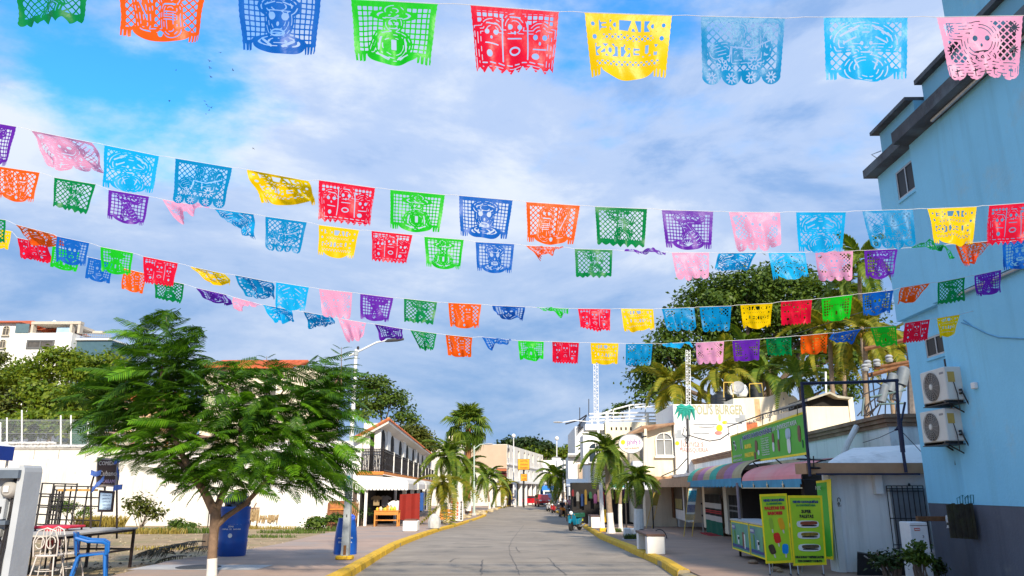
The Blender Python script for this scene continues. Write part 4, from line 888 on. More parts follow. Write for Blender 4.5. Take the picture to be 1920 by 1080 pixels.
# ------------------------------------------------------------------ right side: the tall blue building
def PX(px, py, X):
    d = ray(px, py); s = X / d[0]; return Vector((X, d[1] * s, EYE + d[2] * s))
BLUE = mat('sky_blue_plaster', (0.26, 0.64, 0.86), 0.85, 0.06, 0.6, 0.35, 24, col2=(0.225, 0.585, 0.81), stain=((0.33, 0.60, 0.74), 0.7, 0.58), streak=.16)
GREYB = mat('slate_grey_paint', (0.11, 0.12, 0.15), 0.85, 0.12, 1.2, 0.25, 24, stain=((0.15, 0.155, 0.17), 1.5, 0.58), streak=.3)
EDGE = mat('dirty_slab_edge', (0.075, 0.08, 0.09), 0.9, 0.3, 3, 0.4, col2=(.12, .15, .17))
YB1, YB2, YB0 = 14.0, 12.6, 4.0
XA = P(1736, 915, YB1).x; XN = XA - .10; XU = P(1683, 603, YB1).x; XUN = XU - .08
zg = P(1737, 943, YB1).z; z1 = P(1683, 603, YB1).z; z2 = P(1650, 331, YB1).z
t = T('blue_building', 'tall sky blue building with slate grey base and dark edged slabs', 'building', (XA, YB1, 0))
t.part('wall', B().box(XA, 20, YB2, YB1, zg, z1), BLUE, world=True, label='recessed far wall')
t.part('wall', B().box(XN, 20, YB0, YB2 - .002, zg + .002, z1), BLUE, world=True)
t.part('grey_base', B().box(XA + .004, 20, YB2, YB1 - .004, -.3, zg), GREYB, world=True); t.part('grey_base', B().box(XN + .004, 20, YB0, YB2 - .004, -.3, zg), GREYB, world=True)
t.part('upper_wall', B().box(XU, 20, YB2, YB1 + .03, z1 + .001, z2), BLUE, world=True); t.part('upper_wall', B().box(XUN, 20, YB0, YB2 - .002, z1 + .003, z2 + .002), BLUE, world=True)
zs2 = P(1622, 331, YB1).z; XS = P(1624, 331, YB1).x
t.part('slab', B().box(XS, 20, YB2, YB1 + .12, z2 + .004, z2 + .17), EDGE, world=True); t.part('slab', B().box(XS - .14, 20, YB0, YB2 - .01, z2 + .006, z2 + .23), EDGE, world=True)
z3 = P(1650, 253, YB1).z; XP = P(1652, 290, YB1).x; XC = P(1633, 254, YB1).x
PALEB = mat('pale_parapet_blue', (.20, .46, .60), .85, .08, .8, .3, stain=((.30, .45, .50), 1.1, .58))
t.part('parapet', B().box(XP, 20, YB2, YB1 - .05, z2 + .172, z3), PALEB, world=True); t.part('parapet_cap', B().box(XC, 20, YB2, YB1 + .05, z3 + .002, z3 + .07), EDGE, world=True)
zc2 = P(1716, 160, YB2).z; XQ = P(1728, 170, YB2).x
t.part('parapet', B().box(XQ, 20, YB0, YB2 - .03, z2 + .232, zc2), PALEB, world=True); t.part('parapet_cap', B().box(XQ - .12, 20, YB0, YB2 - .0, zc2 + .002, zc2 + .09), EDGE, world=True)
t.part('top_storey', B().box(XQ + .45, 20, YB0, YB2 - .3, zc2 + .092, 10.8), BLUE, world=True); t.part('top_slab', B().box(XQ - .1, 20, YB0, YB2, 10.802, 10.93), EDGE, world=True)
# conduit along the soffit and cable on the wall
t.part('conduit', B().tube([(XUN + .02, 11.8, z1 - .03), (XUN + .05, 4, z1 - .03)], .025, 7), STEEL, world=True)
t.part('conduit', B().tube([(XS + .05, 11.6, z2 - .02), (XS + .05, 5, z2 - .02)], .03, 7), STEEL, world=True)
cb = [PX(1802, 605, XN - .012), PX(1822, 612, XN - .012), PX(1850, 626, XN - .012), PX(1872, 633, XN - .012), PX(1930, 636, XN - .012)]
t.part('wall_cable', B().tube(cb, .008, 5), mat('blue_cable', (.12, .33, .5), .7, .1, 4), world=True)
t.part('wall_cable', B().tube([PX(1822, 612, XN - .012), PX(1806, 600, XN - .012)], .008, 5), mat('blue_cable', (.12, .33, .5)), world=True)
t.part('black_strip', B().tube([(XA - .04, YB2 + .07, P(1805, 672, YB2).z), (XA - .045, YB2 + .06, P(1805, 700, YB2).z), (XA - .04, YB2 + .06, P(1815, 830, YB2).z)], .05, 8), BLACKM, world=True)  # black upright strip, built as a tube, where the two wall blocks meet
p = PX(1824, 723, XN - .05); t.part('junction_box', B().rbox(XN - .06, XN, p.y - .06, p.y + .05, p.z - .05, p.z + .05, .01), WHITE2, world=True)
def wall_window(t, X, pxa, pya, pxb, pyb, m=GLASS):
    """recessed opening on a -X face: reveal + frame + pane, given two opposite corners"""
    a, c = PX(pxa, pya, X), PX(pxb, pyb, X); y0, y1 = YB2 + .03, YB2 + .7; z0, z1_ = min(a.z, c.z), max(a.z, c.z)
    FR = mat('aluminium', (.42, .42, .42), .4, .1, 8, metal=.5)
    b = B(); X1 = X - .012
    for (ya, yb, za, zb) in ((y0 - .05, y0, z0 - .05, z1_ + .05), (y1, y1 + .05, z0 - .05, z1_ + .05), (y0, y1, z0 - .05, z0), (y0, y1, z1_, z1_ + .05)): b.box(X - .03, X + .002, ya, yb, za, zb)
    o = t.part('window', b, BLUE, world=True); t.part('pane', B().box(X1, X + .001, y0, y1, z0, z1_), m, o, world=True)
    f = B()
    for (ya, yb, za, zb) in ((y0, y0 + .035, z0, z1_), (y1 - .035, y1, z0, z1_), (y0 + .035, y1 - .035, z0, z0 + .03), (y0 + .035, y1 - .035, z1_ - .03, z1_), ((y0 + y1) / 2 - .015, (y0 + y1) / 2 + .015, z0 + .03, z1_ - .03)): f.box(X1 - .012, X1 - .001, ya, yb, za, zb)
    t.part('frame', f, FR, o, world=True); return o
wall_window(t, XU, 1690, 375, 1690, 318, mat('dark_glass', (.012, .011, .011), .5, .2, 3))
wall_window(t, XA, 1773, 662, 1800, 612, mat('dark_glass', (.012, .011, .011), .5, .2, 3))
# wall lamp / bracket at the slab end
t.part('bracket', B().tube([P(1650, 300, YB1 + .1), P(1634, 290, YB1 + .15), P(1652, 283, YB1 + .1)], .012, 5), WSTEEL, world=True)
# air conditioners
def aircon(label, pya, pyb):
    XF = XA - .36; a = PX(1731, pyb, XF); c = PX(1769, pya, XF); y1, y0 = a.y, c.y; z0 = P(1769, pyb, y0).z; z1_ = P(1769, pya, y0).z
    t = T('air_conditioner', label, 'air conditioner', (XF, y0, z0), 0, 'air conditioners on the blue wall'); w = y1 - y0; h = z1_ - z0; d = .30
    AC = mat('ivory_enamel', (.66, .64, .58), .45, .06, 5, stain=((.36, .27, .18), 3, .64))
    t.part('casing', B().rbox(0, d, 0, w, .02, h, .015), AC)
    fc = Matrix.Rotation(-PI / 2, 4, 'Y'); cy, cz, r = w * .56, h * .5, min(w, h) * .42
    g = t.part('fan_recess', B().lathe([(0, .002), (r, .002), (r, .006), (0, .006)], (0, cy, cz), 24, fc), mat('fan_dark', (.09, .085, .08), .7, .2, 6))
    fb = B()
    for k in range(1, 8): fb.tube([(-.018, cy + r * k / 7 * math.cos(a_), cz + r * k / 7 * math.sin(a_)) for a_ in [2 * PI * i / 20 for i in range(21)]], .005, 4)
    for k in range(8): a_ = PI * k / 8; fb.tube([(-.016, cy - r * math.cos(a_), cz - r * math.sin(a_)), (-.016, cy + r * math.cos(a_), cz + r * math.sin(a_))], .005, 4)
    t.part('fan_grille', fb, mat('grey_grille', (.34, .31, .27), .6, .1, 6), g)
    t.part('hub', B().lathe([(0, .0), (.05, .0), (.045, .025), (0, .03)], (-.002, cy, cz), 12, fc), AC, g)
    t.part('side_label', B().box(.04, .15, -.003, .004, h * .55, h * .85), mat('tan_label', (.50, .33, .08), .7, .1, 5)); t.part('maker_plate', B().box(-.003, .004, .04, .16, h * .8, h * .86), mat('grey_plate', (.25, .25, .26), .5, .1, 5))
    t.part('valve', B().tube([(.2, 0, h * .32), (.2, -.05, h * .32)], .018, 6), BLACKM); t.part('valve', B().tube([(.2, 0, h * .22), (.2, -.05, h * .22)], .018, 6), BLACKM)
    t.part('hose', B().tube([(.2, -.05, h * .32), (.21, -.1, h * .1), (.28, -.08, -.1), (.34, -.04, .1)], .012, 6), BLACKM); t.part('hose', B().tube([(.12, -.005, h * .55), (.14, -.03, h * .2), (.15, -.02, -.15)], .008, 5), BLACKM)
    t.part('bracket', B().box(-.02, .36, .05, .09, -.02, .019), BLACKM); t.part('bracket', B().box(-.02, .36, w - .1, w - .06, -.02, .019), BLACKM); t.part('tray', B().box(-.01, .35, -.02, w + .01, -.035, -.021), BLACKM)
    t.part('brace', B().tube([(.02, .07, -.03), (.35, .07, -.22)], .012, 5), BLACKM)
aircon('upper ivory air conditioner bracketed to the blue wall', 687, 752); aircon('lower ivory air conditioner under another one on the blue wall', 765, 829)
t = T('steel_bracket', 'empty black steel bracket under the air conditioners', 'bracket', (XA, YB2 + .3, P(1790, 870, YB2).z)); y0 = YB2 + .35
for pts in (((1769, 833), (1790, 846)), ((1790, 838), (1792, 872)), ((1792, 862), (1816, 862)), ((1800, 840), (1816, 855))): t.part('bar', B().tube([P(*q_, y0) for q_ in pts], .016, 5), BLACKM, world=True)
# wooden shutter box and brown beam on the grey base
a, c = PX(1781, 1008, XA - .3), PX(1828, 946, XA - .3); DW = mat('dark_weathered_wood', (.035, .03, .02), .85, .35, 12, .5, col2=(.05, .05, .02))
ya, yb_ = YB2 + .02, YB2 + .02; t = T('wooden_plank_box', 'dark weathered plank box on the grey wall base', 'plank box', (XA - .3, YB2 - .3, P(1800, 1008, YB2 - .3).z)); Yk = YB2 - .3
for i in range(9):
    pa = lerp(1779, 1829, i / 9); pb_ = lerp(1779, 1829, (i + .93) / 9); x0, x1 = P(pa, 975, Yk).x, P(pb_, 975, Yk).x; t.part('plank', B().box(x0, x1, Yk + .012 * (i % 2), Yk + .03, P(1800, 1009 + .3 * i, Yk).z, P(1800, 946, Yk).z + .01 * (i % 3)), DW, world=True)
t.part('batten', B().box(P(1779, 975, Yk).x, P(1829, 975, Yk).x, Yk + .031, Yk + .07, P(1800, 985, Yk).z, P(1800, 980, Yk).z), DW, world=True)
t.part('side', B().box(P(1829, 975, Yk).x - .03, P(1829, 975, Yk).x, Yk + .071, Yk + .35, P(1800, 1009, Yk).z, P(1800, 946, Yk).z), DW, world=True)
single('wooden_beam', B().box(P(1718, 972, YB2 + .6).x, P(1778, 972, YB2 + .6).x, YB2 + .55, YB2 + .62, P(1740, 977, YB2 + .6).z, P(1740, 968, YB2 + .6).z), WOOD, 'short brown beam sticking out beside the plank box', 'beam', tuple(P(1740, 972, YB2 + .6)))
single('white_rag', B().loft([[tuple(P(1773 + dx, 966, YB2 + .3)), tuple(P(1778 + dx, 966, YB2 + .3)), tuple(P(1778 + dx, 966, YB2 + .32)), tuple(P(1773 + dx, 966, YB2 + .32))] if i == 0 else [tuple(P(1772 + dx, 966 + 6 * i, YB2 + .3)), tuple(P(1780 + dx, 966 + 6 * i, YB2 + .28)), tuple(P(1780 + dx, 966 + 6 * i, YB2 + .31)), tuple(P(1772 + dx, 966 + 6 * i, YB2 + .33))] for i, dx in enumerate((0, .5, 2, 4, 3))]), WHITE2, 'white rag hanging at the edge of the plank box', 'rag', tuple(P(1776, 980, YB2 + .3)))
sc_ = mat('teal_scribble', (.03, .22, .28), .8, .1, 5); sb = B()
for i in range(6): px = 1796 + i * 5; sb.tube([PX(px, 945, XN - .006), PX(px - 2, 934 - (i % 3) * 3, XN - .006), PX(px + 4, 932 - (i % 2) * 4, XN - .006), PX(px + 4, 944, XN - .006)], .006, 4)
bb_ = bpy.data.objects['blue_building']; o = link(bpy.data.objects.new('scribble', mesh_of('scribble', sb, sc_, inv=Matrix.Translation((XA, YB1, 0)).inverted()))); o.parent = bb_
# white meter cabinet with plants in front
Yc = 12.9; x0, x1 = P(1707, 1000, Yc).x, P(1741, 1000, Yc).x; t = T('meter_cabinet', 'narrow white metal cabinet with a red label by the blue building', 'cabinet', (x0, Yc, 0)); zt_ = P(1720, 979, Yc).z
t.part('body', B().rbox(0, x1 - x0, 0, .35, 0, zt_, .01), WSTEEL); t.part('lid_seam', B().box(.005, x1 - x0 - .005, -.004, -.001, zt_ - .055, zt_ - .048), BLACKM)
lb = t.part('label', B().box(.07, .16, -.006, -.001, zt_ - .13, zt_ - .09), mat('red_label', (.55, .05, .04), .6, .05, 4)); t.part('label_stripe', B().box(.075, .155, -.009, -.0065, zt_ - .117, zt_ - .103), WHITE2, lb)
t.text('5', .05, (x0 + .2, Yc - .004, zt_ - .22), 0, BLACKM)
for i, (px, py, rx, n, m_, s_) in enumerate(((1722, 1045, 24, 900, LEAF_MID, .07), (1668, 1062, 34, 500, LEAF_DK, .08), (1742, 1062, 22, 400, LEAF_DK, .08))):
    c = P(px, py, 12.4 + .3 * i); q = ppm(c); r = rx / q; rd = random.Random(i + 50); bl = [((c.x + rd.uniform(-.6, .6) * r, c.y, c.z + rd.uniform(-.5, .8) * r), (r * .55, r * .4, r * .6)) for _ in range(5)]
    shrub(['small leafy shrub in front of the white cabinet', 'dark tangled plant under the barred window', 'low dark plant between cabinet and grey wall'][i], (c.x, c.y, 0), bl, n, s_, m_, 150 + i, clump=.12)
dk = B(); Yd = 14.3
t = T('black_cover_sheet', 'black sheet draped over things beneath the barred window', 'sheet', (P(1640, 1075, Yd).x, Yd, .1)); t.part('sheet', B().loft([[tuple(P(1607, 1085, Yd)), tuple(P(1720, 1085, Yd)), tuple(P(1720, 1055, Yd)), tuple(P(1607, 1036, Yd))], [tuple(P(1607, 1085, Yd + .35)), tuple(P(1720, 1085, Yd + .35)), tuple(P(1720, 1052, Yd + .35)), tuple(P(1607, 1034, Yd + .35))]]), mat('black_tarp', (.012, .013, .015), .5, .3, 6, .4), world=True)
gb2 = B()
for (p0, p1, p2) in (((1620, 1042), (1640, 1055), (1662, 1078)), ((1640, 1046), (1660, 1060), (1672, 1080)), ((1676, 1034), (1672, 1055), (1690, 1075))): gb2.tube([P(*p0, Yd - .1), P(*p1, Yd - .12), P(*p2, Yd - .15)], .012, 5)
t.part('bent_stem', gb2, mat('grey_stem', (.30, .29, .27), .8, .2, 9), world=True)

# ------------------------------------------------------------------ white house beside it (faces us)
YH = 14.9; xh0, xh1 = P(1563, 1000, YH).x, P(1752, 1000, YH).x
t = T('white_house', 'small pale house with a barred window and tan fascia beside the blue building', 'house', (xh0, YH, .1)); zf0, zf1 = P(1640, 889, YH).z, P(1640, 869, YH).z
t.part('wall', B().box(xh0, xh1, YH, YH + .3, -.1, zf0), GREYW, world=True)
TANF = mat('tan_fascia', (.42, .25, .14), .85, .15, 3, .3, stain=((.30, .2, .13), 2, .6))
t.part('fascia', B().box(P(1512, 880, YH - .35).x, xh1, YH - .35, YH + .25, zf0 + .002, zf1), TANF, world=True)
t.part('fascia_edge_bar', B().box(P(1530, 890, YH - .36).x, xh1 - .3, YH - .372, YH - .352, zf0 - .022, zf0 + .01), mat('dark_blue_steel', (.012, .016, .05), .5, .2, 6), world=True)  # thin dark bar along the fascia's lower front edge
t.part('sloped_roof', B().loft([[tuple(P(1553, 868, YH - .34)), tuple(P(1748, 868, YH - .34)), tuple(P(1748, 866, YH + .2)), tuple(P(1553, 866, YH + .2))], [tuple(P(1572, 853, YH + .5)), tuple(P(1748, 832, YH + .5)), tuple(P(1748, 832, YH + 1.2)), tuple(P(1600, 840, YH + 1.2))]]), GREYW, world=True)
t.part('corner_pillar', B().box(P(1567, 1000, YH - .06).x, P(1580, 1000, YH - .06).x, YH - .06, YH - .002, -.1, zf0 - .03), WHITE2, world=True)
t.text('Cel', .09, P(1573, 941, YH - .068), 0, BLACKM, tilt=-PI / 2, width=.16)
x0, x1 = P(1634, 900, YH).x, P(1648, 900, YH).x; t.part('vent_box', B().box(x0, x1, YH - .14, YH - .002, P(1640, 926, YH).z, zf0 - .005), WHITE2, world=True)
# barred window
wx0, wx1, wz0, wz1 = P(1674, 970, YH).x, P(1740, 970, YH).x, P(1700, 1030, YH).z, P(1700, 916, YH).z
w_ = t.part('window', B().box(wx0, wx1, YH - .03, YH - .001, wz0, wz1), mat('aluminium', (.42, .42, .42)), world=True); t.part('pane', B().box(wx0 + .04, wx1 - .04, YH - .036, YH - .031, wz0 + .04, wz1 - .04), mat('milky_glass', (.22, .24, .26), .25, .15, 2, spec=.7), w_, world=True)
t.part('sill', B().box(wx0 - .02, wx1, YH - .08, YH - .002, wz0 - .05, wz0 - .002), GREYW, w_, world=True)
gx0, gx1, gz0, gz1 = P(1669, 970, YH - .1).x, P(1738, 970, YH - .1).x, P(1700, 1034, YH - .1).z, P(1700, 911, YH - .1).z
for i in range(8): x = lerp(gx0, gx1, i / 7); t.part('bar', B().tube([(x, YH - .1, gz0), (x, YH - .1, gz1)], .009, 5), BLACKM, world=True)
for z in (gz0, gz1, lerp(gz0, gz1, .5), lerp(gz0, gz1, .04), lerp(gz0, gz1, .96), lerp(gz0, gz1, .1), lerp(gz0, gz1, .92)): t.part('crossbar', B().box(gx0, gx1, YH - .115, YH - .105, z - .008, z + .008), BLACKM, world=True)
t.part('finial', B().lathe([(0, 0), (.025, .01), (.02, .04), (0, .06)], (P(1705, 911, YH - .1).x - xh0, -.1, gz1 - .1), 8), BLACKM)

# ------------------------------------------------------------------ long shop building along the right pavement
HD = .06
def FRX(y): return 5.52 + HD * y
O = Vector((FRX(15), 15, 0)); RZ = -math.atan(HD); ML = Matrix.Translation(O) @ Matrix.Rotation(RZ, 4, 'Z'); MLi = ML.inverted()
def LP(px, py, xo=0.0):
    """pixel -> local point on the plane x'=xo of the shop front frame"""
    e = MLi @ Vector((0, 0, EYE)); d = MLi.to_3x3() @ Vector(ray(px, py)); s = (xo - e.x) / d.x; return e + d * s
def LW(px, py, xo=0.0): return ML @ LP(px, py, xo)
yA = LP(1665, 790, 1.35).y; yE = LP(1236, 900, 0).y
t = T('shop_row_building', 'long low pale grey shop building with a stepped brown cornice', 'building', O, RZ)
zc0 = LP(1665, 800, 1.35).z; zc1 = LP(1665, 776, 1.35).z
t.part('upper_wall', B().box(1.35, 7, yA, LP(1292, 866, 1.35).y, 1.9, zc0), GREYW)
BRC = mat('brown_cornice', (.27, .15, .09), .85, .2, 5, .4, col2=(.34, .22, .14))
for i in range(3): t.part('cornice_course', B().box(1.35 - .05 - .045 * i, 7, yA - .05 - .045 * i, LP(1292, 866, 1.35).y, zc0 + .001 + (zc1 - zc0) * i / 3, zc0 + (zc1 - zc0) * (i + .94) / 3), BRC)
gfz = LP(1390, 882, 0).z
yS1, yS2, yS3 = LP(1505, 950, 0).y, LP(1390, 950, 0).y, LP(1290, 950, 0).y
# ground floor: roof slab, back wall, partition walls and the open fronts between
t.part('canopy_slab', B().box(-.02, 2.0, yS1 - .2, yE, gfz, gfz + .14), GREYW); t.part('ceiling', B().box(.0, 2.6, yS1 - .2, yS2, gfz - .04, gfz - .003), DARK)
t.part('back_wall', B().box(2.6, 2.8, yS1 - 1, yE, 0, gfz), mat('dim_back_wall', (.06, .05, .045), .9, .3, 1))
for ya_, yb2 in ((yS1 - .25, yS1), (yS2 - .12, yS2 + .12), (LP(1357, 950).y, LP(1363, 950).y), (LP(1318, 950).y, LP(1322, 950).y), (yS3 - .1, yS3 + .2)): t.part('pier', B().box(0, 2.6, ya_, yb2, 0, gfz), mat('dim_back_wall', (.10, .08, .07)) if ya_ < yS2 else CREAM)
t.part('wall', B().box(.1, 2.6, LP(1286, 950).y, LP(1263, 950).y, 0, gfz), GREYW); t.part('wall', B().box(.1, 2.6, LP(1262, 950).y + .6, yE, 0, gfz), CREAM)
pb = t.part('poster', B().box(.08, .1, LP(1278, 905, .09).y, LP(1264, 905, .09).y, LP(1270, 955, .09).z, LP(1270, 908, .09).z), mat('dark_poster', (.05, .04, .03), .5, .3, 3)); t.part('poster_picture', B().box(.07, .079, LP(1277, 905, .09).y, LP(1265, 905, .09).y, LP(1270, 953, .09).z, LP(1270, 935, .09).z), mat('ochre_print', (.35, .32, .12), .6, .3, 4), pb)
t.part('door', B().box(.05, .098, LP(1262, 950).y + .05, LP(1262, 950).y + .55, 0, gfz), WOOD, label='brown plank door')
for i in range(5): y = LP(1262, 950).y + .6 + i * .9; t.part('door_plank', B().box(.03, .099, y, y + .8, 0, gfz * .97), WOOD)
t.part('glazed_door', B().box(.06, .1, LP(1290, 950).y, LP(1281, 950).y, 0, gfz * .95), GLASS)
sl = LP(1240, 895, -.4); t.part('tan_eave', B().loft([[(-.9, LP(1292, 905, -.9).y, LP(1292, 913, -.9).z), (0.3, LP(1292, 905, -.9).y, LP(1292, 913, -.9).z), (.3, yE + 3, LP(1292, 913, -.9).z), (-.9, yE + 3, LP(1292, 913, -.9).z)], [(-.8, LP(1292, 905, -.9).y, LP(1292, 893, -.9).z), (.3, LP(1292, 905, -.9).y, LP(1292, 888, -.9).z), (.3, yE + 3, LP(1292, 888, -.9).z), (-.8, yE + 3, LP(1292, 893, -.9).z)]]), TANF)
t.part('downpipe', B().tube([LW(1606, 800, 1.2), LW(1590, 830, .9), LW(1577, 862, .7)], .07, 10), WHITE2, smooth=True, world=True)
# awnings
def awning(label, pxa, pxb, m_top, m_val, stars=False, fr=.0, stripes=None):
    ya_, yb2 = LP(pxb, 905, -.85).y, LP(pxa, 905, -.85).y; ztop = LP(pxb, 866, -.05).z; zv = LP(pxa, 902, -.85).z; zb = LP(pxa, 914, -.85).z
    t = T('awning', label, 'awning', ML @ Vector((0, ya_, 0)), RZ, 'awnings over the shop front'); w = yb2 - ya_
    prof = [(-.03 - .82 * math.sin(a_), zv + (ztop - zv) * math.cos(a_)) for a_ in [PI / 2 * i / 8 for i in range(9)]]
    def cover(y0, y1, m, nm):
        b = B(); b.loft([[(x, y, z) for x, z in prof] + [(x + .012, y, z - .012) for x, z in prof[::-1]] for y in (y0, y1)]); return t.part(nm, b, m)
    if stripes:
        n = len(stripes)
        for i, m in enumerate(stripes): cover(w * (n - 1 - i) / n, w * (n - i) / n - .003, m, 'cloth_stripe')
    else: cover(0, w, m_top, 'cloth')
    v = B(); n = 40 if stripes else 4; xv = -.855
    if stripes:
        for i in range(n): y0 = w * i / n; v.box(xv, xv + .008, y0, y0 + w / n * .96, zb - .0 + .03 * (i % 2), zv)
        t.part('valance', v, m_val, kind='stuff')
    else:
        for i in range(n):
            y0, y1 = w * i / n, w * (i + 1) / n; g = .08; pf = [(y0 + .02, zv), (y1 - .02, zv), (y1 - .02, zb + .06), (y1 - g - .03, zb + .07), (y1 - g - .06, zb), (y0 + g + .06, zb), (y0 + g + .03, zb + .07), (y0 + .02, zb + .06)]
            t.part('valance_tab', B().loft([[(xv, a_, b_) for a_, b_ in pf], [(xv + .008, a_, b_) for a_, b_ in pf]]), m_val)
            t.part('star', B().loft([[(xv - d_, y1 + (.085 if k % 2 == 0 else .036) * math.sin(k * PI / 5), zb + .05 + (.085 if k % 2 == 0 else .036) * math.cos(k * PI / 5)) for k in range(10)] for d_ in (.004, .01)]), mat('cream_trim', (.75, .62, .38), .7, .1, 5))
        t.part('trim', B().box(xv - .006, xv + .012, 0, w, zb - .025, zb - .002), mat('cream_trim', (.75, .62, .38)))
    for y in (0, w):
        t.part('side_frame', B().tube([(x, y, z - .02) for x, z in prof] + [(-.03, y, zv - .02)], .012, 5), BLACKM)
    return t
PINK = mat('faded_pink_cloth', (.80, .28, .28), .85, .1, 1.5, .1, col2=(.74, .34, .32)); BLUV = mat('washed_blue_cloth', (.07, .30, .46), .85, .15, 3)
sm = lambda n_, c_: mat('cloth_' + n_, c_, .85, .12, 2)
awning('faded pink awning with a blue starred valance over the ice stand', 1391, 1503, PINK, BLUV, True)
awning('striped awning in faded green, mauve and tan beside the pink awning', 1289, 1390, None, BLUV, stripes=[sm('green', (.05, .38, .28)), sm('rust', (.36, .17, .13)), sm('mauve', (.36, .16, .30)), sm('sand', (.44, .36, .20)), sm('green', (.05, .38, .28)), sm('rust', (.40, .20, .14)), sm('mauve', (.36, .16, .30)), sm('sand', (.44, .36, .20))])
# hanging blankets, striped
def blanket(label, px0, px1, py0, py1, bands, xo=-.02, name='striped_blanket'):
    a, c = LP(px1, py1, xo), LP(px0, py0, xo); t = T(name, label, 'blanket', ML @ Vector((xo, a.y, a.z)), RZ); h = c.z - a.z; w = c.y - a.y; z = h
    for fr, col in bands:
        b = B(); n = 14; ring = []
        for i in range(n + 1): y = w * i / n; d = .02 * math.sin(i * 1.3); ring.append((d, y))
        b.loft([[(d, y, z - fr * h) for d, y in ring] + [(d + .012, y, z - fr * h) for d, y in ring[::-1]], [(d, y, z) for d, y in ring] + [(d + .012, y, z) for d, y in ring[::-1]]]); t.part('band', b, mat('wool_%d_%d_%d' % tuple(int(v * 100) for v in col), col, .95, .12, 30, .3)); z -= fr * h
    return t
BK, WHT, GRN, RD = (.012, .011, .01), (.50, .47, .43), (.004, .12, .075), (.45, .03, .03)
blanket('green, white and black striped blanket hanging in the shop entrance', 1321, 1356, 926, 1008, [(.22, BK), (.13, WHT), (.05, BK), (.025, RD), (.02, BK), (.025, RD), (.06, BK), (.13, WHT), (.335, GRN)])
blanket('black and grey striped blanket hanging beside the counter', 1366, 1388, 928, 985, [(.35, BK), (.05, (.2, .19, .18)), (.12, BK), (.06, (.2, .19, .18)), (.42, BK)])
blanket('narrow white and black checked blanket on the doorway edge', 1313, 1319, 915, 1008, [(.3, WHT), (.04, BK), (.2, WHT), (.04, BK), (.42, WHT)])
c = LW(1340, 1013, -.1); t = T('door_mat', 'red fringed mat on the floor under the striped blanket', 'mat', (c.x, c.y, gz(c.y) + .125), RZ); t.part('mat', B().rbox(-.35, .1, -1.2, 1.2, .002, .03, .01), mat('red_mat', (.38, .02, .03), .95, .2, 20, .4))
# leaning display boards (A-frames)
def leaning_board(label, pxa, pya, pxb, pyb, w, panels, mm=ORWOOD):
    base = pav(pxb, pyb); q = ppm(base); h = (pyb - pya) / q; lean = (pxa - pxb) / q; t = T('display_board', label, 'display board', base)
    for s in (-1, 1): t.part('rail', B().tube([(s * w / 2, 0, 0), (s * w / 2 + lean, .12, h)], .018, 5), mm)
    for (f0, f1, m) in panels:
        vs = [(-w / 2 + lean * f0, .12 * f0 - .02, h * f0), (w / 2 + lean * f0, .12 * f0 - .02, h * f0), (w / 2 + lean * f1, .12 * f1 - .02, h * f1), (-w / 2 + lean * f1, .12 * f1 - .02, h * f1)]
        t.part('panel', B().loft([vs, [(x, y + .012, z) for x, y, z in vs]]), m)
    return t
YEL = mat('yellow_bamboo', (.62, .42, .08), .6, .15, 8); WB = mat('white_board', (.66, .62, .52), .6, .08, 3)
leaning_board('tall narrow display board with blue prints and white frame', 1306, 919, 1290, 1006, .3, [(.30, .999, WB), (.72, .96, mat('turquoise_print', (.03, .38, .52), .6, .3, 14)), (.5, .66, mat('violet_print', (.26, .25, .42), .6, .3, 14)), (.34, .46, mat('tan_print', (.55, .42, .22), .6, .2, 12))], YEL)
leaning_board('bare yellow ladder frame leaning at the dark shop', 1236, 925, 1217, 990, .3, [(.62, .99, mat('olive_panel', (.25, .20, .03), .7, .2, 6))], YEL)

# ------------------------------------------------------------------ ice stand: billboard, boards, counter
GRB = mat('lime_print', (.06, .45, .02), .55, .08, 2); GRY = mat('lime_yellow_print', (.36, .66, .02), .55, .08, 1.6, col2=(.52, .74, .03)); YLB = mat('yellow_border', (.92, .74, .01), .55, .1, 6); NAVY = mat('navy_letters', (.02, .05, .22), .6, .1, 5); WLET = mat('white_letters', (.72, .76, .74), .6, .05, 5); BROWN = mat('brown_print', (.13, .03, .015), .5, .3, 8); REDL = mat('red_letters', (.62, .05, .02), .6, .1, 5); YLET = mat('yellow_letters', (.85, .65, .02), .6, .05, 5)
xo = -.28; A, Bq, C_, D_ = LP(1515, 852, xo), LP(1373, 868.5, xo), LP(1373, 808, xo), LP(1509, 771, xo)
t = T('green_billboard', 'long green banner sign with ice lolly pictures above the pink awning', 'billboard', ML @ Vector((xo, A.y, A.z)), RZ); W_, H_ = Bq.y - A.y, D_.z - A.z
bd = t.part('panel', B().box(0, .03, 0, W_, 0, H_), GRB)
for (y0, y1, z0, z1_) in ((0, W_, 0, .05), (0, W_, H_ - .05, H_), (0, .09, .05, H_ - .05), (W_ - .09, W_, .05, H_ - .05)): t.part('border', B().box(-.006, -.001, y0, y1, z0, z1_), YLB, bd)
def LT(t, body, size, yy, zz, m, width, bold=.0): return t.text(body, size, t.M @ Vector((-.009, yy, zz)), RZ - PI / 2, m, width, parent=bd, ext=.003, bold=bold)
LT(t, 'NIEVES OAXAQUEÑAS', .17, W_ * .565, H_ * .79, WLET, W_ * .42, .012); LT(t, 'NIEVES OAXAQUEÑAS', .165, W_ * .565 - .01, H_ * .79, NAVY, W_ * .42, .004).location.x -= .004
LT(t, 'LA UNIVERSITARIA', .165, W_ * .21, H_ * .80, WLET, W_ * .27); LT(t, 'SUPER', .15, W_ * .70, H_ * .50, YLET, W_ * .11, .012); LT(t, 'PALETAS', .15, W_ * .69, H_ * .24, YLET, W_ * .14, .012)
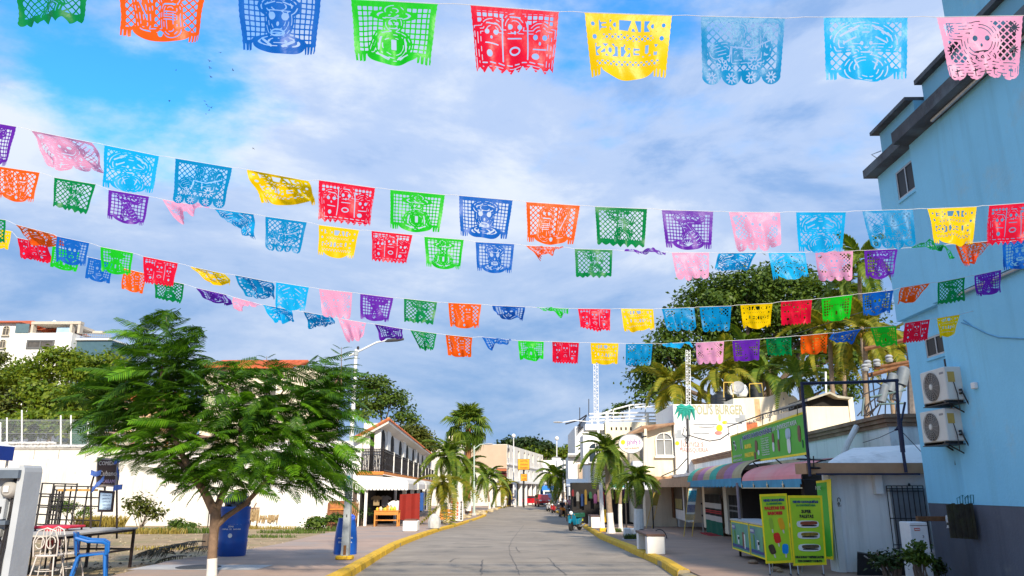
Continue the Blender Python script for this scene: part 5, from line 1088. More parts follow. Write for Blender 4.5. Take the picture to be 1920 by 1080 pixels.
LT(t, 'DELICIOSAS Y', .09, W_ * .89, H_ * .27, WLET, W_ * .16); LT(t, 'REFRESCANTES', .09, W_ * .89, H_ * .13, WLET, W_ * .16)
for i in range(8): LT(t, ('Fresa  Limon', 'Coco  Mango', 'Vainilla', 'Chocolate', 'Tuna  Nuez', 'Mamey', 'Tamarindo', 'Guanabana')[i], .055, W_ * .45, H_ * (.62 - .065 * i), WLET, W_ * .10)
def blob(t, yy, zz, ry, rz, m, rot=0.0, par=None, n=14, p=3.0, xo=-.012):
    b = B(); ring = []
    for k in range(n):
        a_ = 2 * PI * k / n; cy_, sz_ = math.cos(a_), math.sin(a_); u = ry * math.copysign(abs(cy_) ** (2 / p), cy_); v = rz * math.copysign(abs(sz_) ** (2 / p), sz_); ring.append((u * math.cos(rot) - v * math.sin(rot), u * math.sin(rot) + v * math.cos(rot)))
    b.loft([[(xo, yy + u, zz + v) for u, v in ring], [(xo + .01, yy + u, zz + v) for u, v in ring]]); return t.part('picture', b, m, par)
PAL = mat('pale_blue_print', (.42, .56, .66), .6, .12, 7)
for (fy, fz_, ry, rz, m, rot) in ((.575, .45, .16, .17, BROWN, .2), (.60, .16, .10, .12, BROWN, .3), (.545, .25, .10, .07, WLET, 0), (.345, .56, .11, .13, BROWN, 0), (.345, .33, .09, .12, WLET, 0), (.275, .62, .07, .12, PAL, 0), (.285, .34, .09, .15, BROWN, 0), (.17, .58, .22, .13, PAL, 0), (.17, .30, .15, .2, WLET, 0), (.06, .52, .12, .19, BROWN, .1), (.035, .26, .04, .09, mat('dark_green_print', (.01, .12, .05), .6, .2, 5), 0), (.93, .72, .13, .07, WLET, 0), (.93, .72, .09, .045, DARK, 0), (.91, .56, .10, .09, WLET, 0), (.91, .55, .06, .055, DARK, 0), (.985, .64, .03, .17, BROWN, 0), (.815, .64, .04, .16, mat('violet_print', (.26, .25, .42)), 0), (.79, .62, .03, .16, WLET, 0)): blob(t, W_ * fy, H_ * fz_, ry, rz, m, rot, bd, xo=-.012 - .004 * (m is not BROWN) - (.006 if m is DARK else 0))
for i in range(4): y = lerp(.3, W_ - .3, i / 3); t.part('strut', B().tube([(.02, y, 0), (.3, y, -.25)], .018, 5), BLACKM)
t.part('lamp_rail', B().tube([t.inv @ LW(1363, 801, xo - .25), t.inv @ LW(1430, 777, xo - .25), t.inv @ LW(1495, 759, xo - .25), t.inv @ LW(1512, 759, xo - .1)], .018, 6), BLACKM)
for px, py in ((1366, 800), (1382, 797), (1430, 779), (1495, 760)): t.part('rail_post', B().tube([t.inv @ LW(px, py, xo - .25), t.inv @ LW(px, py + 18, xo)], .01, 5), BLACKM)
for px, py in ((1390, 795), (1470, 750)): t.part('aerial', B().tube([t.inv @ LW(px, py, xo - .2), t.inv @ LW(px - 1, py - 4, xo - .2)], .01, 4), BLACKM)
t.text('HELADO DE LECHE Y NIEVES', .13, LW(1440, 780, xo + .06), RZ - PI / 2, mat('grey_letters', (.25, .25, .26), .6, .1, 6), W_ * .6)
# free-standing yellow boards
def yboard(label, c4, title):
    Yb = 14.35; c4w = [P(x, y, Yb) for x, y in c4]; base = c4w[0].copy(); base.z = gz(Yb) + .125; t = T('ice_board', label, 'sign board', base, 0, 'ice stand boards'); n = Vector((0, .012, 0))
    def fp(u, v, d=0.0): return (c4w[0].lerp(c4w[1], u)).lerp(c4w[3].lerp(c4w[2], u), v) + Vector((0, -d, 0))
    bd = t.part('panel', B().loft([[tuple(p) for p in c4w], [tuple(p + n) for p in c4w]]), GRY, world=True); bw = .055
    for (u0, u1, v0, v1) in ((0, 1, 0, .035), (0, 1, .965, 1), (0, bw, .035, .965), (1 - bw, 1, .035, .965)):
        q = [fp(u0, v0, .004), fp(u1, v0, .004), fp(u1, v1, .004), fp(u0, v1, .004)]; t.part('border', B().loft([[tuple(p) for p in q], [tuple(p + Vector((0, .003, 0))) for p in q]]), YLB, bd, world=True)
    w = (c4w[1] - c4w[0]).length; tl = math.atan2((c4w[2] - c4w[3]).z, (c4w[2] - c4w[3]).x)
    def tx(s, u, v, size, m, wd, bold=.003): t.text(s, size, fp(u, v, .007), 0, m, w * wd, parent=bd, tilt=tl, ext=.002, bold=bold)
    def pic(u, v, a, b_, m, rot=0.0, d=.008, p=3.5):
        c = fp(u, v, d); ring = []
        for k in range(14): an = 2 * PI * k / 14; x = a * math.copysign(abs(math.cos(an)) ** (2 / p), math.cos(an)); z = b_ * math.copysign(abs(math.sin(an)) ** (2 / p), math.sin(an)); ring.append((c.x + x * math.cos(rot) - z * math.sin(rot), c.z + x * math.sin(rot) + z * math.cos(rot)))
        t.part('picture', B().loft([[(x, c.y, z) for x, z in ring], [(x, c.y + .004, z) for x, z in ring]]), m, bd, world=True)
    tx('NIEVES OAXAQUEÑAS', .5, .905, .055, NAVY, .78); tx('LA UNIVERSITARIA', .5, .855, .045, mat('green_letters', (.05, .25, .08), .6, .1, 5), .6)
    for s in (.12, .88):
        p = c4w[0].lerp(c4w[1], s); t.part('leg', B().tube([tuple(p), (p.x, p.y - .02, base.z)], .012, 5), STEEL, world=True); t.part('foot', B().tube([(p.x - .03, p.y - .1, base.z + .012), (p.x + .02, p.y + .12, base.z + .012)], .012, 5), BLACKM, world=True)
    t.part('back_leg', B().tube([tuple(c4w[3].lerp(c4w[2], .5) + Vector((0, .02, -.1))), (c4w[0].lerp(c4w[1], .5).x, Yb + .45, base.z)], .012, 5), STEEL, world=True)
    if title == 0:
        tx('PALETAS DE', .5, .79, .07, REDL, .76, .006); tx('SABORES', .5, .715, .07, REDL, .56, .006)
        for (u, v, a, b_, m, r) in ((.33, .57, .035, .10, mat('lime_lolly', (.32, .52, .04), .4, .1, 5), .1), (.7, .56, .05, .105, mat('orange_lolly', (.85, .42, .01), .4, .1, 5), .2), (.5, .36, .06, .09, mat('red_lolly', (.68, .03, .01), .4, .1, 5), .15), (.28, .2, .055, .085, mat('black_lolly', (.06, .04, .02), .4, .4, 9), .3), (.76, .2, .055, .085, mat('blue_lolly', (.0, .26, .72), .4, .1, 5), -.08)):
            pic(u, v, a, b_, m, r); c = fp(u, v, .006); pic(u + (.25 if r > 0 else -.1) * r, v - b_ / 1.32 - .03, .012, .035, WB, r, .007)
    else:
        tx('SUPER', .5, .765, .075, mat('black_letters', (.02, .02, .02), .6, .1, 5), .3); tx('PALETAS', .5, .695, .075, mat('black_letters', (.02, .02, .02)), .42)
        for v, m in ((.585, mat('choc_lolly', (.26, .06, .025), .4, .2, 6)), (.425, mat('nut_lolly', (.24, .17, .02), .5, .5, 14)), (.25, mat('dark_lolly', (.10, .075, .035), .5, .4, 12))):
            pic(.52, v, .20, .062, WLET, .0); pic(.55, v + .015, .155, .032, m, .03, .013); pic(.55, v - .022, .14, .012, DARK, 0, .013)
        tx('DELICIOSAS Y REFRESCANTES', .5, .115, .05, mat('black_letters', (.02, .02, .02)), .86); tx('CON CHAMOY Y CHILITO', .5, .06, .045, mat('black_letters', (.02, .02, .02)), .74)
    return t
yboard('yellow green sign board showing five coloured ice lollies', [(1436, 1057), (1487, 1055), (1475, 925), (1424, 927)], 0)
yboard('yellow green sign board showing three long chocolate lollies on plates', [(1488, 1061), (1550, 1059), (1541, 929), (1477, 929)], 1)
# counter with two printed front panels
cA, cB = pav(1376, 1042), pav(1436, 1062); zt_ = P(1400, 977, (cA.y + cB.y) / 2).z
t = T('ice_counter', 'serving counter with green and blue printed front panels', 'counter', cA, 0); dv = (cB - cA); dv.z = 0; L2 = dv.length; ang = math.atan2(dv.y, dv.x); MC = Matrix.Translation(cA) @ Matrix.Rotation(ang, 4, 'Z'); hC = zt_ - cA.z
t.part('body', B().box(.0, L2 + .6, .02, .6, .16, hC - .03, MC), BLACKM, world=True); t.part('worktop', B().box(-.03, L2 + .65, -.03, .65, hC - .03, hC, MC), STEEL, world=True)
GBL = mat('green_blue_print', (.07, .30, .20), .55, .2, 2.4, col2=(.06, .34, .10), stain=((.05, .22, .32), 1.6, .5))
for i in range(2):
    x0, x1 = L2 * i * .62, L2 * (i * .62 + .6); pn = t.part('front_panel', B().box(x0, x1, -.012, .018, .16, hC - .04, MC), GBL, world=True)
    for (u0, u1, v0, v1) in ((x0, x1, .16, .19), (x0, x1, hC - .07, hC - .04), (x0, x0 + .03, .19, hC - .07), (x1 - .03, x1, .19, hC - .07)): t.part('border', B().box(u0, u1, -.018, -.013, v0, v1, MC), YLB, pn, world=True)
    t.part('headline', B().box(x0 + .08, x0 + .42, -.018, -.013, hC - .22, hC - .12, MC), mat('violet_band', (.13, .14, .34), .6, .1, 5), pn, world=True); t.text('NIEVES', .07, MC @ Vector((x0 + .25, -.021, hC - .17)), ang, WLET, .28, parent=pn)
    for (fx_, fz_, a_, b_, m) in ((.68, .42, .08, .16, BROWN), (.75, .38, .05, .15, WLET), (.40, .45, .08, .05, WLET), (.42, .44, .05, .03, DARK), (.40, .32, .06, .05, WLET), (.2, .45, .05, .14, mat('green_print', (.10, .30, .03), .6, .2, 5))): c_ = (x0 + (x1 - x0) * fx_, .16 + (hC - .2) * fz_); t.part('picture', B().box(c_[0] - a_, c_[0] + a_, -.02 - .003 * (m is DARK), -.0135, c_[1] - b_, c_[1] + b_, MC), m, pn, world=True)
    t.part('footer', B().box(x0 + .05, x1 - .06, -.018, -.013, .23, .29, MC), NAVY, pn, world=True)
for x in (.1, L2): t.part('leg', B().box(x, x + .05, .1, .15, 0, .16, MC), BLACKM, world=True)
t.part('canopy_post', B().tube([MC @ Vector((L2 * .15, .1, hC)), MC @ Vector((L2 * .15, .1, 1.65))], .03, 6), mat('mauve_post', (.25, .2, .22), .7, .2, 5), world=True)
# banner on the house side, stones
bx0, bx1 = P(1545, 980, 15.1), P(1562, 980, 14.6)
t = T('side_banner', 'tall green banner with a yellow border on the house corner', 'banner', (bx0.x, 15.1, .12)); q4 = [P(1546, 1047, 15.1), P(1563, 1050, 14.6), P(1558, 898, 14.6), P(1530, 902, 15.1)]
bd = t.part('sheet', B().loft([[tuple(v) for v in q4], [tuple(v + Vector((.01, .01, 0))) for v in q4]]), GRB, world=True)
def qp(u, v): return q4[0].lerp(q4[1], u).lerp(q4[3].lerp(q4[2], u), v) + Vector((-.004, -.006, 0))
for (u0, u1, v0, v1) in ((.72, 1, 0, 1), (0, .72, 0, .03), (0, .72, .97, 1)): qq = [qp(u0, v0), qp(u1, v0), qp(u1, v1), qp(u0, v1)]; t.part('border', B().loft([[tuple(v) for v in qq], [tuple(v + Vector((.002, .003, 0))) for v in qq]]), YLB, bd, world=True)
for v, h in ((.36, .07), (.58, .09)): qq = [qp(.25, v - h), qp(.62, v - h * .6), qp(.66, v + h * .7), qp(.3, v + h)]; t.part('picture', B().loft([[tuple(x_) for x_ in qq], [tuple(x_ + Vector((-.002, -.003, 0))) for x_ in qq]]), DARK, bd, world=True)
t.text('NIEVES', .1, qp(.3, .9) + Vector((-.004, -.006, 0)), 0, WLET, .2, parent=bd)
for i, (px, py, s) in enumerate(((1455, 1071, .1), (1462, 1073, .06), (1412, 1057, .1))): c = pav(px, py); b = B().lathe([(.02, 0), (s, .01), (s * 1.1, s * .4), (s * .7, s * .7), (.02, s * .8)], tuple(c), 8); single('weight_stone', b, mat('brown_stone', (.3, .2, .13), .9, .2, 6, .5), ['tan stone weighing down the lolly board', 'small pebble beside the lolly board', 'stone under the counter edge'][i], 'stone', tuple(c))
# steel frame in front of the roof (dark blue pipes)
t = T('blue_pipe_frame', 'dark blue steel pipe frame rising over the green banner', 'pipe frame', (P(1518, 890, 14.5).x, 14.5, 0)); DBS = mat('dark_blue_steel', (.012, .016, .05), .5, .2, 6)
for pts in (((1503, 716), (1510, 800), (1519, 893)), ((1681, 713), (1686, 800), (1699, 886)), ((1502, 719), (1600, 717), (1684, 713))): t.part('pipe', B().tube([P(*q_, 14.45) for q_ in pts], .03, 8), DBS, smooth=True, world=True)
t.part('thick_sleeve', B().tube([P(1686, 785, 14.45), P(1693, 848, 14.45)], .045, 8), DBS, world=True)
for pts in (((1697, 754), (1690, 790)), ((1690, 788), (1681, 805)), ((1684, 805), (1678, 806))): t.part('pipe', B().tube([P(*q_, 14.5) for q_ in pts], .02, 6), DBS, world=True)
t.part('guy_wire', B().tube([P(1680, 806, 14.5), P(1650, 820, 14.7), P(1618, 830, 15)], .006, 4), BLACKM, world=True); t.part('guy_wire', B().tube([P(1690, 808, 14.5), P(1728, 848, 14.4)], .006, 4), BLACKM, world=True)
t.part('crossbar', B().tube([P(1494, 861, 14.5), P(1548, 863, 14.6)], .015, 5), BLACKM, world=True); t.part('crossbar', B().tube([P(1525, 855, 14.5), P(1526, 878, 14.5)], .012, 5), BLACKM, world=True); t.part('crossbar', B().tube([P(1516, 877, 14.5), P(1550, 878, 14.6)], .02, 5), BLACKM, world=True)

# ------------------------------------------------------------------ things on the roofs behind
YR = 44.0
def rx(px, Y=YR): return P(px, 780, Y).x
def rz_(py, Y=YR, px=1330): return P(px, py, Y).z
MUR = mat('mural_white', (.78, .77, .75), .8, .04, 1.2, stain=((.62, .62, .60), 1.2, .64))
t = T('mural_wall', 'white mural wall painted with a palm tree and burger lettering', 'wall', (rx(1263), YR, -.5)); t.part('wall', B().box(rx(1263), rx(1398), YR, YR + 6, -.5, rz_(758)), MUR, world=True); ym = YR - .012
def paint(pts, r, m): return t.part('painted_mark', B().tube([P(*q_, ym) for q_ in pts], r, 5), m, world=True)
TG = mat('mural_teal', (.02, .30, .24), .8, .15, 4); MG = mat('mural_grey', (.22, .24, .25), .8, .2, 4); MG2 = mat('mural_pale_grey', (.34, .37, .40), .85, .15, 2)
for tip, mid in (((1265, 778), (1272, 765)), ((1270, 785), (1276, 770)), ((1280, 790), (1281, 773)), ((1293, 788), (1292, 772)), ((1303, 788), (1299, 768)), ((1286, 786), (1287, 775)), ((1268, 762), (1277, 761)), ((1300, 764), (1293, 762))): t.part('painted_leaf', B().tube([P(1286, 766, ym), P(*mid, ym), P(*tip, ym)], [.16, .13, .02], 6), TG, world=True)
paint([(1286, 770), (1289, 790), (1291, 815), (1289, 826)], .09, MG)
for (u, v, w, h) in ((1264, 812, 12, 10), (1268, 806, 8, 7), (1275, 815, 16, 6), (1378, 783, 16, 8), (1386, 778, 12, 9)): t.part('painted_patch', B().box(rx(u), rx(u + w), YR - .014 - .002 * (w % 5), YR - .002, rz_(v + h), rz_(v)), MG2, world=True)
for py, x0, x1 in ((795, 1300, 1345), (800, 1310, 1340), (793, 1360, 1392), (812, 1300, 1330)): paint([(x0, py), ((x0 + x1) / 2, py + 1), (x1, py)], .03, MG2)
YF = mat('mural_yellow', (.75, .55, .02), .8, .1, 4); PKM = mat('mural_pink', (.62, .24, .22), .85, .15, 4)
for (u, v, w, h, m) in ((1343, 796, 12, 13, YF), (1354, 789, 10, 6, YF), (1340, 808, 14, 7, PKM), (1347, 776, 5, 14, mat('mural_lime', (.45, .60, .18), .8, .1, 4))): t.part('painted_patch', B().lathe([(0, 0), (w / 2 / ppm(P(u, v, YR)), .002), (w / 2 / ppm(P(u, v, YR)), .01), (0, .012)], (0, 0, 0), 14, Matrix.Translation(P(u + w / 2, v + h / 2, YR - .02)) @ Matrix.Rotation(PI / 2, 4, 'X') @ Matrix.Diagonal((1, h / w, 1, 1))), m, world=True)
t.text("POLI'S BURGER", .75, P(1346, 769, YR - .02), 0, mat('mural_gold_letters', (.40, .39, .26), .8, .2, 6), 2.9 * 1.0, bold=.02)
t.text("Juanita's", .55, P(1298, 832, YR - .02), 0, PKM, 1.3); t.text('MARISQUERIA', .34, P(1301, 844, YR - .02), 0, PKM, 1.6); t.part('painted_sun', B().lathe([(0, 0), (.12, .002), (.12, .01), (0, .012)], (0, 0, 0), 12, Matrix.Translation(P(1270, 831, YR - .02)) @ Matrix.Rotation(PI / 2, 4, 'X')), YF, world=True)
# cream house with the arched window
t = T('cream_house', 'cream house front with an arched two pane window', 'house', (rx(1206), YR + .4, -.5)); Yq = YR + .4
t.part('wall', B().box(P(1206, 850, Yq).x, P(1262.5, 850, Yq).x, Yq, Yq + 7, -.5, P(1230, 797, Yq).z), CREAM, world=True)
t.part('return_wall', B().box(P(1206, 850, Yq).x - .02, P(1210, 850, Yq).x, Yq - .9, Yq - .002, P(1230, 890, Yq).z, P(1230, 806, Yq).z), CREAM, world=True)
k = ppm(P(1245, 850, Yq)); t.inv = t.M.inverted(); wc = t.inv @ P(1246, 855, Yq)
window(t, 'window', wc.x, wc.z, 33 / k, 30 / k, 0, WHITE2, mat('grey_blind', (.22, .23, .24), .5, .1, 2), True, depth=.12, sill=.1)
t.part('roof_edge', B().loft([[tuple(P(1178, 812, Yq - .9)), tuple(P(1206, 798, Yq - .9)), tuple(P(1265, 792, Yq - .5)), tuple(P(1265, 792, Yq + 2))], [tuple(P(1178, 816, Yq - .9)), tuple(P(1206, 802, Yq - .9)), tuple(P(1265, 796, Yq - .5)), tuple(P(1265, 796, Yq + 2))]]), BRC, world=True)
t.part('lower_eave', B().box(P(1208, 900, Yq).x, P(1292, 900, Yq).x, Yq - 1.6, Yq - .002, P(1250, 908, Yq).z, P(1250, 894, Yq).z), TANF, world=True)
t.part('curtain_screen', B().box(P(1180, 850, Yq - .4).x, P(1205, 850, Yq - .4).x, Yq - .4, Yq - .36, P(1190, 870, Yq).z, P(1190, 812, Yq).z), mat('slatted_screen', (.30, .27, .22), .8, .3, 14), world=True)
t.part('air_unit', B().rbox(P(1186, 870, Yq - 1).x, P(1206, 870, Yq - 1).x, Yq - 1.0, Yq - .5, P(1190, 885, Yq - 1).z, P(1190, 864, Yq - 1).z, .03), mat('grey_unit', (.45, .46, .5), .5, .1, 4), world=True)
t.part('downspout', B().tube([P(1208.5, 812, Yq - .95), P(1208.5, 890, Yq - .95)], .06, 6), CREAM, world=True)
# oval hanging sign
Yo = 27.0; c = P(1183, 832, Yo); k = ppm(c); t = T('oval_sign', 'white oval hanging sign with purple script and a yellow sun', 'sign', c)
MO = Matrix.Rotation(PI / 2, 4, 'X') @ Matrix.Diagonal((1, .76, 1, 1)); r = 23 / k
t.part('board', B().lathe([(0, -.06), (r, -.06), (r, .06), (0, .06)], (0, 0, 0), 36, MO), WHITE2); t.part('rim', B().tube([(math.cos(a_) * r, -.06, math.sin(a_) * r * .76) for a_ in [2 * PI * i / 36 for i in range(37)]], .018, 5), mat('grey_plate', (.25, .25, .26)))
t.text("Jahily's", .26, c + Vector((.09, -.068, .06)), 0, mat('purple_script', (.25, .05, .35), .6, .2, 5), r * 1.15, tilt=.08); t.text('RESTAURANTE', .09, c + Vector((.02, -.068, -.16)), 0, mat('orange_letters', (.7, .18, .04), .6, .2, 5), r * 1.2, tilt=.05)
t.part('sun_emblem', B().lathe([(0, 0), (.08, 0), (.08, .01), (0, .01)], (-r * .66, -.066, .05), 12, Matrix.Rotation(PI / 2, 4, 'X')), YF); t.part('hanger', B().tube([(r * .6, 0, r * .5), (r * 1.3, 0, r * .6)], .03, 6), BLACKM)
# dark pole with cables by the mural
t = T('service_pole', 'thin dark pole with a tangle of cables in front of the mural', 'pole', (P(1290, 890, 40).x, 40, 0)); t.part('pole', B().tube([P(1290, 895, 40), P(1289, 785, 40)], .045, 7), BLACKM, world=True)
for pts in (((1291, 816), (1310, 822), (1330, 827), (1350, 824), (1368, 812)), ((1289, 818), (1284, 825), (1287, 832), (1290, 820)), ((1288, 860), (1270, 880), (1240, 893)), ((1290, 812), (1283, 800), (1280, 815), (1289, 822))): t.part('cable', B().tube([P(*q_, 39.9) for q_ in pts], .03, 5), BLACKM, world=True)
# parapets, tanks, dish, masts
t = T('rooftop_house', 'cream rooftop house with a curved parapet behind the mural', 'house', (rx(1440), YR + 4, 0)); Y2 = YR + 2
pf = [(1375, 830), (1512, 830), (1512, 750), (1500, 755), (1492, 745), (1486, 741), (1480, 745), (1474, 735), (1465, 735), (1440, 744), (1375, 747)]
t.part('parapet', B().loft([[tuple(P(x, y, Y2)) for x, y in pf], [tuple(P(x, y, Y2) + Vector((0, 4, 0))) for x, y in pf]]), CREAM, world=True)
t.part('rust_stain', B().box(P(1414, 750, Y2).x, P(1424, 750, Y2).x, Y2 - .01, Y2 - .003, P(1420, 790, Y2).z, P(1420, 748, Y2).z), mat('rust_streak', (.52, .36, .2), .9, .3, 3), world=True)
t.part('brick_corner', B().box(P(1399, 800, Y2).x, P(1420, 800, Y2).x, Y2 - .06, Y2 - .002, P(1410, 815, Y2).z, P(1410, 792, Y2).z), TERRA, world=True)
t.part('inner_wall', B().prism([(P(1340, 745, Y2 + 6).x, P(1340, 752, Y2 + 6).z), (P(1376, 745, Y2 + 6).x, P(1376, 752, Y2 + 6).z), (P(1376, 745, Y2 + 6).x, P(1376, 718, Y2 + 6).z)], 'y', Y2 + 6, Y2 + 6.3), GREYW, world=True)
Y3 = 34.0; t = T('cream_shed', 'cream walled shed with a dark open gap under its roof', 'shed', (P(1556, 800, Y3).x, Y3, 0))
t.part('wall', B().box(P(1513, 780, Y3).x, P(1603, 780, Y3).x, Y3, Y3 + 4, 0, P(1550, 762, Y3).z), CREAM, world=True); t.part('dark_gap', B().box(P(1518, 750, Y3 + .2).x, P(1594, 750, Y3 + .2).x, Y3 + .2, Y3 + 3, P(1550, 762, Y3).z + .001, P(1550, 744, Y3).z), DARK, world=True)
t.part('roof', B().loft([[tuple(P(x, y, Y3 - .3)) for x, y in ((1514, 752), (1556, 738), (1572, 746), (1596, 748), (1596, 745), (1570, 741), (1556, 734), (1514, 748))], [tuple(P(x, y, Y3 - .3) + Vector((0, 4, 0))) for x, y in ((1514, 752), (1556, 738), (1572, 746), (1596, 748), (1596, 745), (1570, 741), (1556, 734), (1514, 748))]]), mat('mossy_sheet', (.40, .38, .30), .9, .2, 4, .4), world=True); t.part('post', B().box(P(1594, 780, Y3 - .05).x, P(1603, 780, Y3 - .05).x, Y3 - .05, Y3 - .002, P(1550, 800, Y3).z, P(1550, 745, Y3).z), CREAM, world=True)
TANK = mat('black_tank', (.022, .026, .03), .4, .15, 5)
def tank(label, px0, px1, pyb, pyt, Y, dome=True):
    c = P((px0 + px1) / 2, pyb, Y); k = ppm(c); r = (px1 - px0) / k / 2; h = (pyb - pyt) / k; t = T('water_tank', label, 'water tank', c)
    prof = [(0, 0), (r * .98, 0)] + [(r * (1.0 if i % 2 else .965), h * .62 * i / 8) for i in range(1, 9)] + ([(r * .9, h * .72), (r * .5, h * .86), (r * .42, h * .88)] if dome else [(r, h * .95), (r * .4, h * .97)])
    t.part('shell', B().lathe(prof + [(0, prof[-1][1])], (0, 0, 0), 24), TANK, smooth=True); t.part('lid', B().lathe([(0, prof[-1][1] + .001), (r * .44, prof[-1][1] + .001), (r * .44, prof[-1][1] + h * .09), (0, prof[-1][1] + h * .12)], (0, 0, 0), 18), TANK)
tank('domed black water tank above the mural wall', 1333, 1377, 764, 734, YR + 5); tank('upright black water tank behind the cream parapet', 1400, 1432, 750, 717, YR + 8, False)
c = P(1385, 742, YR + 4); t = T('satellite_dish', 'grey satellite dish on the roof between the water tanks', 'satellite dish', c); dm = Matrix.Translation(P(1383, 729, YR + 3.6) - c) @ Matrix.Rotation(R(62), 4, 'X') @ Matrix.Rotation(R(-25), 4, 'Y')
t.part('dish', B().lathe([(0, 0), (.2, .02), (.36, .07), (.47, .14), (.46, .15), (.34, .085), (.2, .035), (0, .015)], (0, 0, 0), 22, dm), mat('dish_grey', (.42, .42, .41), .5, .1, 6), smooth=True); t.part('feed_arm', B().tube([dm @ Vector((0, -.4, .1)), dm @ Vector((0, -.05, .4))], .02, 5), STEEL); t.part('mast', B().tube([(0, 0, 0), dm @ Vector((0, 0, 0))], .035, 6), STEEL)
c = P(1391, 745, YR + 5); t = T('white_cistern', 'small white round cistern beside the satellite dish', 'cistern', c); t.part('shell', B().lathe([(0, 0), (.3, .05), (.42, .3), (.42, .55), (.3, .78), (0, .85)], (0, 0, 0), 18), WHITE2, smooth=True)
t = T('roof_pipe_frame', 'thin pale pipe frame around the satellite dish', 'pipe frame', P(1365, 745, YR + 4))
for pts in (((1374.5, 745), (1374.5, 717)), ((1357, 745), (1357, 717)), ((1357, 717), (1376, 717)), ((1406, 745), (1405, 720)), ((1405, 720), (1429, 719)), ((1432, 745), (1428, 719))): t.part('pipe', B().tube([P(*q_, YR + 3.5) for q_ in pts], .03, 5), YEL, world=True)
def mast(label, px0, px1, pyt, pyb, Y, w=8):
    a_, b_ = P(px0, pyt, Y), P(px1, pyb, Y); k = ppm(a_); r = w / k / 2; t = T('lattice_mast', label, 'mast', b_)
    for dx, dy in ((-r, 0), (r, 0), (0, r)): t.part('upright', B().tube([b_ + Vector((dx, dy, 0)), a_ + Vector((dx, dy, 0))], .022, 5), WSTEEL, world=True)
    n = 22; lb = B()
    for i in range(n): p_, q_ = b_.lerp(a_, i / n), b_.lerp(a_, (i + 1) / n); s = 1 if i % 2 else -1; lb.tube([p_ + Vector((s * r, 0, 0)), q_ + Vector((-s * r, 0, 0))], .014, 4); lb.tube([p_ + Vector((-r, 0, 0)), p_ + Vector((r, 0, 0))], .014, 4)
    t.part('lacing', lb, WSTEEL, world=True)
mast('white lattice mast rising from the terrace roof', 1117, 1118, 660, 790, 50); mast('white lattice mast in front of the big round tree', 1290, 1291, 656, 770, YR + 6)
# utility pole with transformers
Yu = 26.0; t = T('utility_pole', 'grey wooden utility pole with crossarms, insulators and transformers', 'utility pole', (P(1713, 800, Yu).x, Yu, 0)); GW = mat('grey_timber', (.20, .18, .17), .9, .25, 9, .4)
t.part('pole', B().tube([(P(1713, 800, Yu).x, Yu, 0), P(1712, 780, Yu), P(1705, 545, Yu)], [.19, .17, .13], 9), GW, world=True)
for pts in (((1628, 704), (1712, 682)), ((1640, 690), (1725, 676)), ((1620, 655), (1722, 632)), ((1700, 650), (1722, 700))): t.part('crossarm', B().tube([P(*q_, Yu - .3) for q_ in pts], .075, 5), WOOD, world=True)
for px, py in ((1623, 697), (1645, 688), (1668, 680), (1628, 690)): t.part('insulator', B().lathe([(0, 0), (.1, .02), (.13, .1), (.09, .14), (.13, .2), (.08, .26), (0, .28)], tuple(t.inv @ P(px, py, Yu - .35)), 10), mat('porcelain_grey', (.36, .38, .4), .3, .1, 5), smooth=True)
for px, py, r in ((1692, 706, .2), (1671, 718, .16), (1656, 738, .15), (1684, 735, .13)):
    p = t.inv @ P(px, py, Yu - .4); t.part('transformer', B().lathe([(0, -.32), (r, -.3), (r, .26), (r * .6, .34), (0, .36)], tuple(p), 12, Matrix.Rotation(.35, 4, 'Y')), mat('transformer_grey', (.16, .19, .22), .5, .15, 6), smooth=True)
rd = random.Random(8)
for i in range(10):
    x = rd.uniform(1612, 1690); t.part('cable', B().tube([P(rd.uniform(1625, 1710), rd.uniform(690, 720), Yu - .4), P(x, rd.uniform(735, 765), Yu - .5), P(x + rd.uniform(-25, 10), 780, Yu - .5)], .022, 5), BLACKM, world=True)
for pts in (((1616, 780), (1620, 745)), ((1632, 745), (1698, 731)), ((1645, 758), (1698, 756)), ((1655, 738), (1672, 758))): t.part('steel_arm', B().tube([P(*q_, Yu - .5) for q_ in pts], .035, 5), mat('teal_steel', (.10, .16, .17), .6, .2, 5), world=True)
for pts in (((1705, 560), (1600, 590), (1450, 640), (1300, 700), (1130, 790)),): t.part('cable', B().tube([P(*q_, Yu + 6 * i) for i, q_ in enumerate(pts)], .012, 4), BLACKM, world=True)
t = T('pipe_mast', 'thin white pole on the shed roof among the palms', 'pole', P(1549, 740, Y3 + 2)); t.part('pole', B().tube([P(1549, 742, Y3 + 2), P(1548, 697, Y3 + 2)], .045, 6), WSTEEL, world=True)

